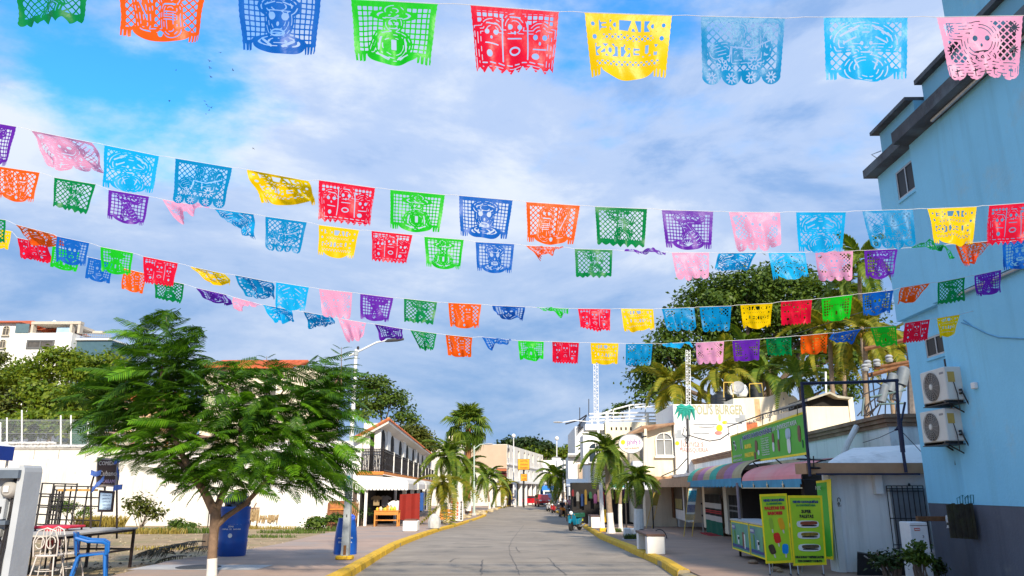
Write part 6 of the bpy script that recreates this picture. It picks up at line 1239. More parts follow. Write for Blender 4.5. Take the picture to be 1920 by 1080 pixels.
# ------------------------------------------------------------------ big round tree and coconut palms
Yg = 62.0; q = ppm(P(1390, 640, Yg)); bl = []
for (x, y, r_) in ((1395, 600, 95), (1330, 590, 70), (1460, 570, 80), (1400, 545, 60), (1480, 530, 50), (1300, 640, 70), (1250, 680, 60), (1215, 710, 38), (1380, 680, 80), (1470, 650, 85), (1530, 610, 60), (1550, 680, 60), (1335, 545, 42), (1225, 740, 36), (1520, 560, 40), (1600, 585, 62), (1595, 665, 58), (1650, 650, 48), (1460, 520, 34), (1560, 735, 50)): bl.append((tuple(P(x, y, Yg + random.Random(x).uniform(-2, 2))), (r_ / q * .9, r_ / q * .9, r_ / q * .8)))
tree('big round dark tree towering behind the mural wall', (P(1400, 800, Yg).x, Yg, -1), bl, 40000, .40, LEAF_MID, .5, 5, clump=1.0, ncl=900, surf=.72)
coco = [('tall coconut palm leaning at the corner of the blue building', 1603, 790, 1611, 492, 46, 3.0, 15, PALMG, 1), ('coconut palm with yellowing skirts left of the utility pole', 1559, 770, 1556, 628, 42, 2.8, 16, PALMY, 2), ('coconut palm beside the utility pole', 1618, 790, 1622, 622, 40, 2.6, 14, PALMY, 3), ('coconut palm behind the second lattice mast', 1300, 790, 1262, 722, 52, 3.2, 14, PALMY, 4), ('coconut palm right of the second lattice mast', 1355, 790, 1358, 700, 52, 3.3, 16, PALMY, 5), ('coconut palm behind the upright water tank', 1440, 780, 1436, 700, 54, 3.6, 15, PALMG, 6), ('low coconut palm behind the cream shed', 1500, 790, 1500, 712, 46, 2.8, 13, PALMG, 7), ('coconut palm behind the crossarms of the utility pole', 1668, 790, 1666, 655, 48, 2.8, 14, PALMY, 8), ('coconut palm under the third string of flags', 1580, 780, 1578, 545, 50, 2.8, 14, PALMG, 9), ('coconut palm crown showing under the purple flag', 1398, 790, 1396, 655, 57, 3.0, 13, PALMG, 10)]
for lab, xb, yb_, xt, yt, Y, L, n, m, sd in coco:
    b_ = P(xb, yb_, Y); palm(lab, (b_.x, Y, -.5), P(xt, yt, Y), .17, .11, L, n, m, 0, sd, 'coconut palms behind the shops', 'coconut_palm', 1.15, coco=sd in (2, 3, 8), elev=(-55, 68))
ORDS = 'first second third fourth fifth sixth seventh eighth ninth tenth eleventh twelfth thirteenth fourteenth fifteenth sixteenth seventeenth eighteenth nineteenth twentieth twenty-first twenty-second twenty-third twenty-fourth twenty-fifth twenty-sixth'.split()
# ------------------------------------------------------------------ balcony building on the left
c0 = pav(715, 986); HB = R(3.8); MB_ = Matrix.Translation((c0.x, c0.y, 0)) @ Matrix.Rotation(HB, 4, 'Z'); MBi = MB_.inverted()
def BP(px, py, xo=0.0):
    e = MBi @ Vector((0, 0, EYE)); d = MBi.to_3x3() @ Vector(ray(px, py)); s = (xo - e.x) / d.x; return e + d * s
def BN(px, py, yo=0.0):
    e = MBi @ Vector((0, 0, EYE)); d = MBi.to_3x3() @ Vector(ray(px, py)); s = (yo - e.y) / d.y; return e + d * s
t = T('balcony_building', 'white two storey building with black balcony railing and tiled eave', 'building', (c0.x, c0.y, 0), HB)
LEN = BP(812, 890, 0).y; zsl = BN(700, 884, -.3).z; zslb = BN(700, 890, -.3).z; zea = BN(718, 788, -.3).z; xl_ = BN(672, 825, 0).x; zel = BN(672, 825, 0).z
zfl = BN(690, 830, 0).z
t.part('side_wall', B().box(-7, xl_ + .25, .02, 14, -1, zel - .05), WHITE2)
t.part('upper_wall', B().box(xl_ + .25, -.28, .25, LEN, zsl, zea - .12), WHITE2)
t.part('slab', B().box(xl_, .05, -.35, LEN, zslb, zsl), mat('orange_slab_tile', (.60, .20, .03), .6, .15, 6))
# piers and dark arched door openings
for i, px in enumerate((694, 716, 734, 749.5, 762.5, 774, 783.5, 791.5, 798.5, 804.5)):
    if i == 0:
        x = BN(696, 860, .25).x; t.part('door', B().prism([(x - .14, zsl + .01), (x + .14, zsl + .01), (x + .14, zea - .9), (x + .07, zea - .62), (x - .07, zea - .62), (x - .14, zea - .9)], 'y', .236, .248), DARK); continue
    y = BP(px, 870, -.28).y; w = 1.1
    o = t.part('door', B().prism([(y - w, zsl + .01), (y + w, zsl + .01), (y + w, zea - 1.0), (y + w * .7, zea - .6), (y, zea - .42), (y - w * .7, zea - .6), (y - w, zea - 1.0)], 'x', -.28, -.262), DARK)
    t.part('door_leaf', B().box(-.262, -.25, y + .15, y + w * .95, zsl + .02, zea - 1.1), mat('dark_door_wood', (.07, .045, .03), .6, .3, 6), o)
    if i % 2: t.part('pilaster', B().box(-.28, -.15, y + w + .5, y + w + 2.2, zsl + .005, zea - .2), WHITE2)
x = BN(690, 830, .2).x
for px0, px1 in ((680.5, 692.5), (701, 713)): t.part('pier', B().box(BN(px0, 850, 0).x, BN(px1, 850, 0).x, 0, .249, zsl + .003, BN((px0 + px1) / 2, 812 if px0 < 690 else 806, 0).z), WHITE2)
# eave: soffit, fascia, tiles
b = B(); b.loft([[(xl_ - .15, y, zel), (.22, y, zea), (.22, y, zea - .18), (xl_ - .15, y, zel - .14)] for y in (-.45, LEN + .5)]); t.part('eave', b, mat('eave_white', (.66, .62, .57), .8, .08, 3, stain=((.4, .33, .25), 2, .64)))
rf = t.part('roof', B().loft([[(xl_ - .2, y, zel + .005), (.26, y, zea + .005), (.26, y, zea + .07), (xl_ - .2, y, zel + .07)] for y in (-.5, LEN + .5)]), TERRA)
for i in range(46): y = -.45 + (LEN + .9) * i / 45; t.part('tile_row', B().tube([(xl_ - .2, y, zel + .09), (.28, y, zea + .09)], .10, 6), TERRA, rf)
for i in range(7): x = lerp(xl_ - .1, .2, i / 6); t.part('verge_tile', B().tube([(x, -.52, lerp(zel, zea, i / 6) + .09), (x, -.1, lerp(zel, zea, i / 6) + .1)], .09, 6), mat('ochre_tile', (.55, .30, .10), .8, .3, 5), rf)
# railing
rb = B(); zr = zsl + (884 - 845) / 30.5
def bars(b, p0, p1, n, z0, z1):
    for i in range(n + 1): q = Vector(p0).lerp(Vector(p1), i / n); b.tube([(q.x, q.y, z0), (q.x, q.y, z1)], .022, 4)
    for z in (z0 + .08, z1 - .12, z1): b.tube([(p0[0], p0[1], z), (p1[0], p1[1], z)], .03, 4)
bars(rb, (xl_ + .3, -.3, 0), (.02, -.3, 0), 14, zsl, zr); t.part('railing', rb, BLACKM)
for k in range(10):
    rb = B(); y0, y1 = -.3 + (LEN + .3) * k / 10, -.3 + (LEN + .3) * (k + 1) / 10; bars(rb, (.02, y0, 0), (.02, y1 - .05, 0), 14, zsl, zr)
    for j in range(5):
        y = lerp(y0, y1, (j + .5) / 5); rb.tube([(.02, y + .26 * math.cos(a), lerp(zsl, zr, .5) + .26 * math.sin(a)) for a in [2 * PI * i / 10 for i in range(11)]], .02, 4)
    t.part('railing', rb, BLACKM)
    t.part('baluster_post', B().box(-.05, .07, y1 - .1, y1 + .1, zsl + .002, zr + .05), WHITE2)
rb = B()
for j in range(3): x = lerp(xl_ + .5, -.15, j / 2); rb.tube([(x + .16 * math.cos(a), -.3, lerp(zsl, zr, .5) + .3 * math.sin(a)) for a in [2 * PI * i / 12 for i in range(13)]], .018, 4)
t.part('scroll_work', rb, BLACKM)
# ground floor: dark shop opening with pillars
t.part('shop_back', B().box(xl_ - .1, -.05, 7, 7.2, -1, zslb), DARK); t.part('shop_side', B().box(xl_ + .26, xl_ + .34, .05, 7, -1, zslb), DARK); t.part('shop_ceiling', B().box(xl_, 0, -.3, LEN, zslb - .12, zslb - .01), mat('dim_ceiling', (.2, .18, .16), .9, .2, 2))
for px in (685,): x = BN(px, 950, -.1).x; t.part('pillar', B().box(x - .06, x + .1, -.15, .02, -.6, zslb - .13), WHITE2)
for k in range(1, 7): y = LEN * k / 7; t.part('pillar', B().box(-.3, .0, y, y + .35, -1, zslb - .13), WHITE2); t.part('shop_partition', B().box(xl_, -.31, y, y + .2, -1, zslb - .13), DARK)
# arched side door on the gable wall, lantern
wd_ = BN(667, 905, .02); t.part('side_arch', B().prism([(wd_.x - .12, -.5), (wd_.x + .12, -.5), (wd_.x + .12, wd_.z - .15), (wd_.x, wd_.z + .1), (wd_.x - .12, wd_.z - .15)], 'y', -.02, .019), mat('dark_door_wood', (.07, .045, .03)))
# awnings of white canvas
CANV = mat('white_awning_canvas', (.72, .70, .67), .8, .05, 2, .1)
za0, za1, zab = BN(700, 891, -.4).z, BN(760, 896, -.4).z, BN(700, 919, -.4).z; xe = BN(765, 905, -.4).x
ta = T('white_awning', 'white canvas awning with scalloped edge under the orange balcony slab', 'awning', MB_ @ Vector((0, -.4, 0)), HB, 'white awnings on the balcony building')
n = 15; pf = [(xl_, za0), (xe - .5, za1), (xe, za1 - .25)]
sc = []
for i in range(n): x0, x1 = lerp(xe, xl_, i / n), lerp(xe, xl_, (i + 1) / n); sc += [(x0, zab + .12), (lerp(x0, x1, .12), zab), (lerp(x0, x1, .8), zab)]
sc += [(xl_, zab + .1)]
ta.part('side_panel', B().prism(pf + sc, 'y', 0, .02), CANV)
segs = ((0, 7.5), (8.2, 16), (17, 26), (27.5, 38))
for i, (y0, y1) in enumerate(segs):
    if i: ta = T('white_awning', ['', 'second white awning behind the scalloped one', 'third white awning farther along the balcony building', 'last small white awning at the far end of the balcony'][i], 'awning', MB_ @ Vector((0, y0, 0)), HB, 'white awnings on the balcony building')
    yo = .4 + y0 if i == 0 else 0; b = B(); prof = [(.02, za0 + .05), (xe - .55, za1 + .02), (xe - .1, za1 - .1), (xe + .02, za1 - .32), (xe + .02, zab + .05)]
    b.loft([[(x, y, z) for x, z in prof] + [(x - .02, y, z - .02) for x, z in prof[::-1]] for y in (.03 + yo * 0, y1 - y0)]); ta.part('canopy', b, CANV)
    ta.part('front_bar', B().tube([(xe, .03, zab + .04), (xe, y1 - y0, zab + .04)], .025, 5), WSTEEL)
    if i: ta.part('side_panel', B().prism([(.02, za0), (xe - .55, za1), (xe, za1 - .3), (xe, zab), (.3, zab)], 'y', 0, .02), CANV)
# shop goods: table, red curtain, clothes, planter
c = pav(725, 987); k = ppm(c); t = T('display_table', 'orange wooden display table at the mouth of the dark shop', 'table', c); w, h = 46 / k, 29 / k
t.part('tabletop', B().box(-w / 2, w / 2, -.3, .4, h - .05, h), ORWOOD); t.part('apron', B().box(-w / 2 + .05, w / 2 - .05, -.27, -.23, h - .25, h - .051), ORWOOD); t.part('shelf', B().box(-w / 2 + .03, w / 2 - .03, -.25, .35, h * .36, h * .42), ORWOOD)
for sx in (-1, 1):
    for y in (-.25, .33): t.part('leg', B().box(sx * (w / 2 - .05) - .04, sx * (w / 2 - .05) + .04, y - .04, y + .04, 0, h - .052), ORWOOD)
gm = [mat('goods_yellow', (.7, .5, .05), .6, .2, 5), mat('goods_orange', (.6, .25, .04), .6, .2, 5), mat('goods_cream', (.6, .5, .35), .6, .2, 5), mat('goods_lime', (.4, .5, .05), .6, .2, 5)]
rd = random.Random(3)
for i in range(9):
    s = rd.uniform(.05, .1); p = c + Vector((-w * .42 + w * .7 * i / 8, rd.uniform(-.2, .2), h)); single('craft_jar', B().lathe([(0, 0), (s, 0), (s * 1.3, s), (s * .8, s * 2), (s * .5, s * 2.3), (s * .6, s * 2.6), (0, s * 2.6)], tuple(p), 9), gm[i % 4], ['yellow', 'orange', 'cream', 'lime'][i % 4] + ' craft jar, number %s from the left on the orange table' % ['one', 'two', 'three', 'four', 'five', 'six', 'seven', 'eight', 'nine'][i], 'jar', tuple(p), 'craft jars on the orange table')
Yc_ = c.y + 1.0; q4 = [(752, 927), (787, 925), (786, 978), (748, 974)]
b = B(); rings = []
for i in range(13):
    u = i / 12; a_ = P(lerp(750, 787, u), lerp(927, 925, u), Yc_).xyz + Vector((0, .05 * math.sin(i * 1.1), 0)); d_ = P(lerp(747, 786, u), lerp(974, 979, u), Yc_).xyz + Vector((0, .07 * math.sin(i * 1.1 + .4), 0)); rings.append([tuple(a_), tuple(d_), tuple(d_ + Vector((0, .02, 0))), tuple(a_ + Vector((0, .02, 0)))])
b.loft(rings); single('red_curtain', b, mat('red_cloth', (.22, .013, .006), .8, .12, 2), 'large red cloth hanging across the shop under the white awning', 'curtain', tuple(P(768, 978, Yc_)), smooth=True)  # red deepened so the awning's shade sits in the cloth colour
b = B().box(P(788, 930, Yc_ + .5).x, P(794, 930, Yc_ + .5).x, Yc_ + .5, Yc_ + .52, P(790, 958, Yc_).z, P(790, 924, Yc_).z); single('blue_towel', b, mat('blue_towel_cloth', (.02, .08, .28), .9, .1, 4), 'dark blue towel hanging right of the red cloth', 'towel', tuple(P(790, 958, Yc_)))
def shirt(label, px, py, s, m, Y):
    p = P(px, py, Y); pf = [(-.22, -.6), (.22, -.6), (.22, -.12), (.36, -.2), (.42, -.05), (.2, .08), (.08, .1), (0, .04), (-.08, .1), (-.2, .08), (-.42, -.05), (-.36, -.2), (-.22, -.12)]
    single('hanging_shirt', B().loft([[(p.x + x * s, Y, p.z + z * s) for x, z in pf], [(p.x + x * s, Y + .06, p.z + z * s) for x, z in pf]]), m, label, 'shirt', tuple(p), 'shirts hanging in the dark shop')
shirt('white shirt hanging in the dark shop beside the red cloth', 742, 942, 1.1, WHITE2, Yc_ + .4); shirt('grey shirt hanging at the back of the dark shop', 722, 932, .9, mat('grey_cloth', (.22, .22, .22), .9, .1, 4), Yc_ + 1.5); shirt('tan shirt hanging by the shop pillar', 706, 932, .8, mat('tan_cloth', (.3, .22, .12), .9, .1, 4), Yc_ + 1)
def bench(label, px, py, L=1.15, W=.5, hpx=37, rz=0.0, s=1.0):
    c = pav(px, py); k = ppm(c); h = hpx / k; t = T('concrete_bench', label, 'bench', c, rz, 'white benches with brown tops')
    for y in (0, L): t.part('support', B().rbox(-W / 2, W / 2, y, y + .3 * s, 0, h - .06, .015), WHITE2)
    t.part('seat', B().rbox(-W / 2 - .02, W / 2 + .02, -.01, L + .32 * s, h - .059, h, .01), mat('dark_brown_seat', (.085, .045, .035), .6, .2, 6)); return t
bench('white concrete bench with a brown slab seat nearest the kerb on the right', 1231, 1040, 1.5, .42, 37)
bench('white bench with a brown seat at the foot of the street post', 1118, 990, 1.6, .5, 22)
bench('small white bench behind the street post bench', 1106, 977, 1.4, .5, 14)
c = pav(770, 996); k = ppm(c); t = T('white_planter', 'white box planter with brown top on the left pavement', 'planter', c); w, h = 27 / k, 19 / k; t.part('box', B().rbox(-w / 2, w / 2, -.3, .5, 0, h, .03), WHITE2); t.part('soil', B().box(-w / 2 + .05, w / 2 - .05, -.25, .45, h, h + .06), mat('planter_soil', (.16, .07, .045), .9, .3, 8, .5))
c = pav(814, 992); s = .3; single('pale_boulder', B().lathe([(.05, 0), (s, .05), (s * 1.1, .35), (s * .8, .6), (.1, .72)], tuple(c), 9), mat('pale_rock', (.45, .45, .43), .9, .2, 5, .5), 'upright pale boulder between planter and leaning palm', 'boulder', tuple(c), smooth=True)
# ------------------------------------------------------------------ planted bed, stones, signs further up on the left
rd = random.Random(21)
for i in range(26):
    px = lerp(822, 930, (i / 26) ** .8) + rd.uniform(-4, 4); py = interp([(820, 984), (860, 974), (900, 967), (932, 957)], px) - rd.uniform(-1, 5); c = pav(px, py); s = rd.uniform(.14, .3) * (1.3 if px > 880 else 1)
    single('bed_stone', B().lathe([(.02, 0), (s, .03), (s * 1.1, s * .4), (s * .8, s * .75), (.02, s * .85)], tuple(c), 8), mat('tan_stone', (.45, .36, .22), .9, .25, 3, .4), 'rounded tan stone, %s along the palm bed counted from the planter' % ORDS[i], 'stone', tuple(c), 'stones edging the palm bed', smooth=True)
c = pav(841, 977); k = ppm(c); t = T('wooden_crate_table', 'yellow brown wooden crate table by the leaning palm', 'table', c); w, h = 34 / k, 20 / k
for i in range(3): t.part('plank', B().box(-w / 2, w / 2, -.3, .3, .12 + h * i / 3, .1 + h * (i + .8) / 3), ORWOOD)
for sx in (-1, 1):
    for y in (-.25, .25): t.part('leg', B().box(sx * w * .45 - .06, sx * w * .45 + .06, y - .06, y + .06, 0, h), ORWOOD)
for sx in (-.4, .4): t.part('post', B().box(sx * w - .04, sx * w + .04, .2, .28, h, h * 2), YEL)
c = pav(832, 962); single('blue_bin', B().lathe([(0, 0), (.3, 0), (.36, .9), (.4, .95), (.38, 1.0), (0, 1.05)], tuple(c), 14), mat('light_blue_plastic', (.03, .25, .6), .4, .1, 4), 'light blue plastic bin behind the crate table', 'bin', tuple(c), smooth=True)
def vsign(label, px, py, hpx, wpx, cols):
    c = pav(px, py); k = ppm(c); t = T('street_sign_board', label, 'sign board', c); w, h = wpx / k, hpx / k
    bd = t.part('panel', B().box(-w / 2, w / 2, -.04, .04, .1, h), WHITE2)
    for s in (-1, 1): t.part('leg', B().box(s * w * .42 - .04, s * w * .42 + .04, -.03, .25, 0, .1), BLACKM)
    for j, (word_, m) in enumerate(cols):
        n = len(word_)
        for i, ch in enumerate(word_): t.text(ch, h / n * .78, c + Vector((w * (j - (len(cols) - 1) / 2) / len(cols), -.05, h - (h - .15) * (i + .55) / n)), 0, m, w / len(cols) * .55, parent=bd, bold=.02)
BKL = mat('black_letters', (.02, .02, .02), .6, .1, 5)
vsign('white two column sign board with red and black vertical letters', 861, 979, 38, 14, [('MONEY', REDL), ('EXCHANGE', BKL)])
c = pav(878, 964); k = ppm(c); t = T('blank_sign_board', 'plain white board standing beside the lettered sign', 'board', c); t.part('panel', B().box(-5 / k, 5 / k, -.03, .03, .3, 24 / k), WHITE2); t.part('stand', B().box(-.1, .1, -.02, .3, 0, .3), BLACKM)
c = pav(850, 960); k = ppm(c); t = T('red_rack', 'red lettered rack behind the vertical sign', 'rack', c); t.part('panel', B().box(-4 / k, 4 / k, -.03, .03, .6, 26 / k), REDL)
for i in range(3): t.part('stripe', B().box(-3.4 / k, 3.4 / k, -.036, -.031, .7 + i * .4, .8 + i * .4), WHITE2)
# palms of the left pavement
def sp_palm(lab, xb, yb_, xt, yt, L, n, m, sd, white=.35, r0=.14, r1=.09, **kw):
    b_ = pav(xb, yb_); tp_ = P(xt, yt, b_.y); palm(lab, b_, tp_, r0, r1, L, n, m, white, sd, kw.pop('group', 'palms of the left pavement'), **kw)
sp_palm('small leaning palm with a limewashed foot by the planter', 817, 984, 830, 905, 2.0, 11, PALMY, 31, .55, droopy=1.9, elev=(-60, 40), group=None)
sp_palm('bushy palm with a limewashed trunk behind the lettered sign', 843, 972, 842, 858, 2.7, 24, PALMG, 32, .3, droopy=1.35, elev=(-50, 75))
sp_palm('second bushy palm crowding the lamp post', 868, 966, 872, 878, 3.0, 14, PALMG, 33, .3, droopy=1.3, elev=(-55, 60))
sp_palm('leafy palm beyond the left lamp post', 918, 956, 914, 897, 3.0, 14, PALMG, 34, .3, droopy=1.2, elev=(-50, 65))
sp_palm('small palm before the white hotel', 941, 951, 940, 915, 2.6, 12, PALMY, 35, .3, droopy=1.3, elev=(-50, 60))
b_ = pav(877, 962); tp_ = P(878, 800, b_.y); 
palm('tall fan palm with a reddish trunk rising above the left pavement', b_, tp_, .36, .30, 2.6, 34, PALMG, 0, 36, None, 'fan_palm', fan=True, bark=mat('reddish_palm_bark', (.30, .12, .05), .9, .3, 12, .6), elev=(-62, 82))
# lamp posts
def lamp(label, px, pyb, pyt, arm, Y=None, m=WSTEEL):
    c = pav(px, pyb); t = T('street_lamp', label, 'street lamp', c); tp_ = P(px, pyt, c.y); t.part('post', B().tube([c, c.lerp(tp_, .3), tp_], [.11, .09, .06], 8), m, smooth=True, world=True); t.part('base', B().rbox(-.2, .2, -.2, .2, 0, .25, .03), PALEC)
    if arm:
        e = P(arm[0], arm[1], c.y); t.part('arm', B().tube([tp_ - Vector((0, 0, .3)), tp_.lerp(e, .6) + Vector((0, 0, .05)), e], .045, 6), m, world=True); s = 1 if arm[0] > px else -1; t.part('lamp_head', B().tube([e, e + Vector((s * .35, 0, .02)), e + Vector((s * .8, 0, .02))], [.05, .1, .06], 6), mat('grey_housing', (.3, .31, .33), .5, .1, 5), world=True)
    else: t.part('globe', B().lathe([(0, -.3), (.22, -.2), (.3, 0), (.2, .22), (0, .3)], tuple(tp_ - c), 12), WHITE2, smooth=True)
    return t
lamp('pale green street lamp beside the fan palm', 889, 967, 836, (908, 833), m=mat('pale_green_post', (.42, .52, .46), .5, .1, 6)); lamp('globe lamp in front of the white hotel', 963, 949, 817, None); lamp('globe lamp before the white block at the end of the street', 1044, 950, 822, None)
lamp('slim lamp post among the far palms on the right', 1056, 955, 862, (1049, 858))
lamp('street lamp with a long arm before the terrace building', 1110, 972, 785, (1055, 792))
lamp('thin lamp at the bend by the hotel', 926, 955, 880, None)
# ------------------------------------------------------------------ buildings at the end of the street
def simple_box(t, px0, px1, pyt, Y, d, m, name='wall', z0=-1.2, pyb=None):
    zb = P((px0 + px1) / 2, pyb, Y).z if pyb else z0; b = B().box(P(px0, 900, Y).x, P(px1, 900, Y).x, Y, Y + d, zb, P((px0 + px1) / 2, pyt, Y).z); return t.part(name, b, m, world=True)
Yt_ = 112.0; TAN = mat('tan_render', (.50, .38, .28), .85, .08, .5, .2)
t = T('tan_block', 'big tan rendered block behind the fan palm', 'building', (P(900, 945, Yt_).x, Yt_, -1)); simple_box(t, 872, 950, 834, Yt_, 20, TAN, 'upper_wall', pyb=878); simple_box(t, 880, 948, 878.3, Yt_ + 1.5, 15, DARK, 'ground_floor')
simple_box(t, 935, 950, 895, Yt_ - .5, 2, mat('yellow_balcony', (.6, .4, .08), .8, .1, 3), 'balcony', pyb=903); simple_box(t, 930, 950, 879, Yt_ - 1.2, 1.4, TERRA, 'lower_roof', pyb=883)
b = B()
for i in range(12): x = lerp(P(937, 890, Yt_).x, P(950, 890, Yt_).x, i / 11); b.tube([(x, Yt_ - .5, P(940, 895, Yt_).z), (x, Yt_ - .5, P(940, 886, Yt_).z)], .05, 4)
t.part('balcony_railing', b, mat('maroon_rail', (.12, .03, .03), .6, .2, 5), world=True)
for i in range(4): x0, x1 = P(880 + i * 14, 900, Yt_).x, P(888 + i * 14, 900, Yt_).x; t.part('shop_opening', B().box(x0, x1, Yt_ + 1.38, Yt_ + 1.49, -.9, P(900, 905, Yt_).z), mat('brown_shopfront', (.14, .07, .03), .7, .3, 2), world=True)
t2 = T('back_tan_block', 'lower tan block behind the balcony roof', 'building', (P(840, 945, 128).x, 128, -1)); simple_box(t2, 800, 874, 833, 128, 15, TAN); simple_box(t2, 838, 872, 812, 134, 10, CREAM, 'roof_room', pyb=834); window(t2, 'window', (t2.inv @ P(820, 860, 128)).x, (t2.inv @ P(820, 862, 128)).z, 1.5, 1.2, 0, WHITE2, gt)
# white hotel: turned face with deep set windows
a_, b_ = P(950.5, 945, 112.2), P(1019, 945, 150.0); ang = math.atan2(b_.y - a_.y, b_.x - a_.x); MH = Matrix.Translation((a_.x, a_.y, -1)) @ Matrix.Rotation(ang, 4, 'Z'); MHi = MH.inverted(); LH = (Vector((b_.x, b_.y)) - Vector((a_.x, a_.y))).length
def HP(px, py, yo=0.0):
    e = MHi @ Vector((0, 0, EYE)); d = MHi.to_3x3() @ Vector(ray(px, py)); s = (yo - e.y) / d.y; return e + d * s
t = T('white_hotel', 'white three storey hotel with rows of deep set windows at the bend', 'building', (a_.x, a_.y, -1), ang); zt_ = HP(951, 833).z
t.part('wall', B().box(0, LH, .8, 16, 0, zt_), WHITE)
cols = [953.5, 963, 973, 984, 992, 999.5, 1009.5, 1016.5]; rows = [(851, 867), (882, 897)]
zr_ = [(HP(1000, 868).z, HP(1000, 853).z), (HP(1000, 898).z, HP(1000, 884).z)]
xs = [HP(px, 870).x for px in cols]; ww = 1.7
# facade skin built as piers and spandrels in front of the recessed wall, so every window is a real recess
edges = sorted([x - ww / 2 for x in xs] + [x + ww / 2 for x in xs]); prev = 0.0
for i in range(0, len(edges), 2):
    t.part('pier', B().box(prev, edges[i], 0, .799, HP(1000, 905).z, zt_), WHITE); prev = edges[i + 1]
t.part('pier', B().box(prev, LH, 0, .799, HP(1000, 905).z, zt_), WHITE)
for x in xs:
    for z0, z1_ in ((zr_[0][1], zt_), (zr_[1][1], zr_[0][0]), (HP(1000, 905).z, zr_[1][0])): t.part('spandrel', B().box(x - ww / 2, x + ww / 2, .03, .799, z0, z1_), WHITE)
    for z0, z1_ in zr_:
        o = t.part('window', B().box(x - ww / 2 + .02, x + ww / 2 - .02, .70, .79, z0, z1_), mat('brown_frame', (.12, .08, .06), .6, .2, 4)); t.part('pane', B().box(x - ww / 2 + .2, x + ww / 2 - .2, .66, .699, z0 + .15, z1_ - .15), GLASS, o)
t.part('string_course', B().box(-.2, LH + .2, -.25, -.002, HP(1000, 879).z, HP(1000, 877).z), WHITE2); t.part('canopy', B().box(-.2, LH, -1.6, -.002, HP(1000, 908).z, HP(1000, 905).z), WHITE2)
for i in range(9): x = LH * i / 8; t.part('column', B().box(x - .3, x + .3, -1.4, -.9, 0, HP(1000, 908).z - .002), WHITE2)
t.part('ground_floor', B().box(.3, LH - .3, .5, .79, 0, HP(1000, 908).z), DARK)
for i in range(8): x = LH * (i + .5) / 8; t.part('shop_front', B().box(x - .9, x + .9, .4, .499, 0, HP(1000, 915).z), [mat('brown_shopfront', (.14, .07, .03)), WHITE2, mat('green_shopfront', (.05, .12, .04), .7, .3, 2), CREAM][i % 4])
# orange box signs on a post
c = pav(982, 947); k = ppm(P(982, 900, 108)); t = T('orange_pole_sign', 'two orange box signs stacked on a post before the hotel', 'sign', (P(982, 930, 108).x, 108, -1)); t.part('post', B().tube([(P(982, 930, 108).x, 108, -1), P(982, 862, 108)], .12, 8), BLACKM, world=True)
ORS = mat('orange_sign_face', (.80, .36, .01), .5, .1, 2); lt = mat('sign_brown_letters', (.30, .06, .02), .6, .1, 4)
for (x0, y0, x1, y1, rows_) in ((970.5, 860.5, 993, 881, ('HOTEL', 'MARINA', 'ESTACIONAMIENTO')), (976, 888.5, 988.5, 902, ('MINI', 'SUPER'))):
    bx = t.part('sign_box', B().box(P(x0, 870, 107.8).x, P(x1, 870, 107.8).x, 107.8, 108.25, P(982, y1, 107.8).z, P(982, y0, 107.8).z), mat('dark_sign_frame', (.05, .045, .04), .5, .1, 4), world=True); t.part('face', B().box(P(x0 + .8, 870, 107.75).x, P(x1 - .8, 870, 107.75).x, 107.74, 107.79, P(982, y1 - .8, 107.8).z, P(982, y0 + .8, 107.8).z), ORS, bx, world=True)
    for i, s_ in enumerate(rows_): t.text(s_, .34, P((x0 + x1) / 2 + 1, lerp(y0, y1, (i + .7) / (len(rows_) + .3)), 107.72), 0, lt, (x1 - x0) / k * .62, parent=bx, ext=.01)
# white block closing the view and the wooded hill behind
t = T('white_end_block', 'plain white block closing the end of the street', 'building', (P(1045, 945, 165).x, 165, -1)); simple_box(t, 1017, 1078, 863, 165, 14, WHITE2); simple_box(t, 1036, 1052, 858, 168, 5, WHITE, 'stair_head', pyb=864)
for px in (1028, 1040, 1052, 1064): window(t, 'window', (t.inv @ P(px, 900, 165)).x, (t.inv @ P(px, 905, 165)).z, 1.6, 1.8, 0, WHITE2, gt, depth=.2)
for px in (1026, 1036, 1046, 1056, 1066): t.part('shop_opening', B().box(P(px - 3, 930, 164.9).x, P(px + 3, 930, 164.9).x, 164.85, 164.99, -1, P(px, 922, 165).z), mat('brown_shopfront', (.14, .07, .03)), world=True)
mound('distant_hill', (P(1010, 880, 330).x, 330, -1), 70, 40, 19, HILLG, seed=4)
hl = [(962, 838, 24, 15), (990, 832, 28, 17), (1018, 844, 24, 14), (1042, 850, 24, 12), (1064, 852, 20, 12), (1000, 852, 26, 12), (940, 846, 16, 9), (1075, 846, 16, 12), (1085, 858, 14, 12)]
for i, (px, py, rx_, ry_) in enumerate(hl):
    Y = 250 - 6 * (i % 3); c = P(px, py, Y); q = ppm(c); rd = random.Random(i + 80); bl = [(tuple(c + Vector((rd.uniform(-.5, .5) * rx_ / q, rd.uniform(-1, 1), rd.uniform(-.4, .4) * ry_ / q))), (rx_ / q * .6, rx_ / q * .5, ry_ / q * .65)) for _ in range(5)]
    tree(['dark tree on the left shoulder of the distant hill', 'domed dark tree crowning the distant hill', 'dark tree right of the distant summit', 'green tree above the white end block', 'bright green tree above the right end of the white block', 'tree low behind the hotel parapet', 'small dark tree at the far left of the distant hill', 'tree beside the far right rooftops', 'pale tree next to the far right building'][i], (c.x, Y + 1, -1), bl, 1300, 1.1, LEAF_DK if i < 3 or i == 6 else LEAF_HILL, .4, 180 + i, 'trees on the distant hill', clump=1.8, ncl=60)
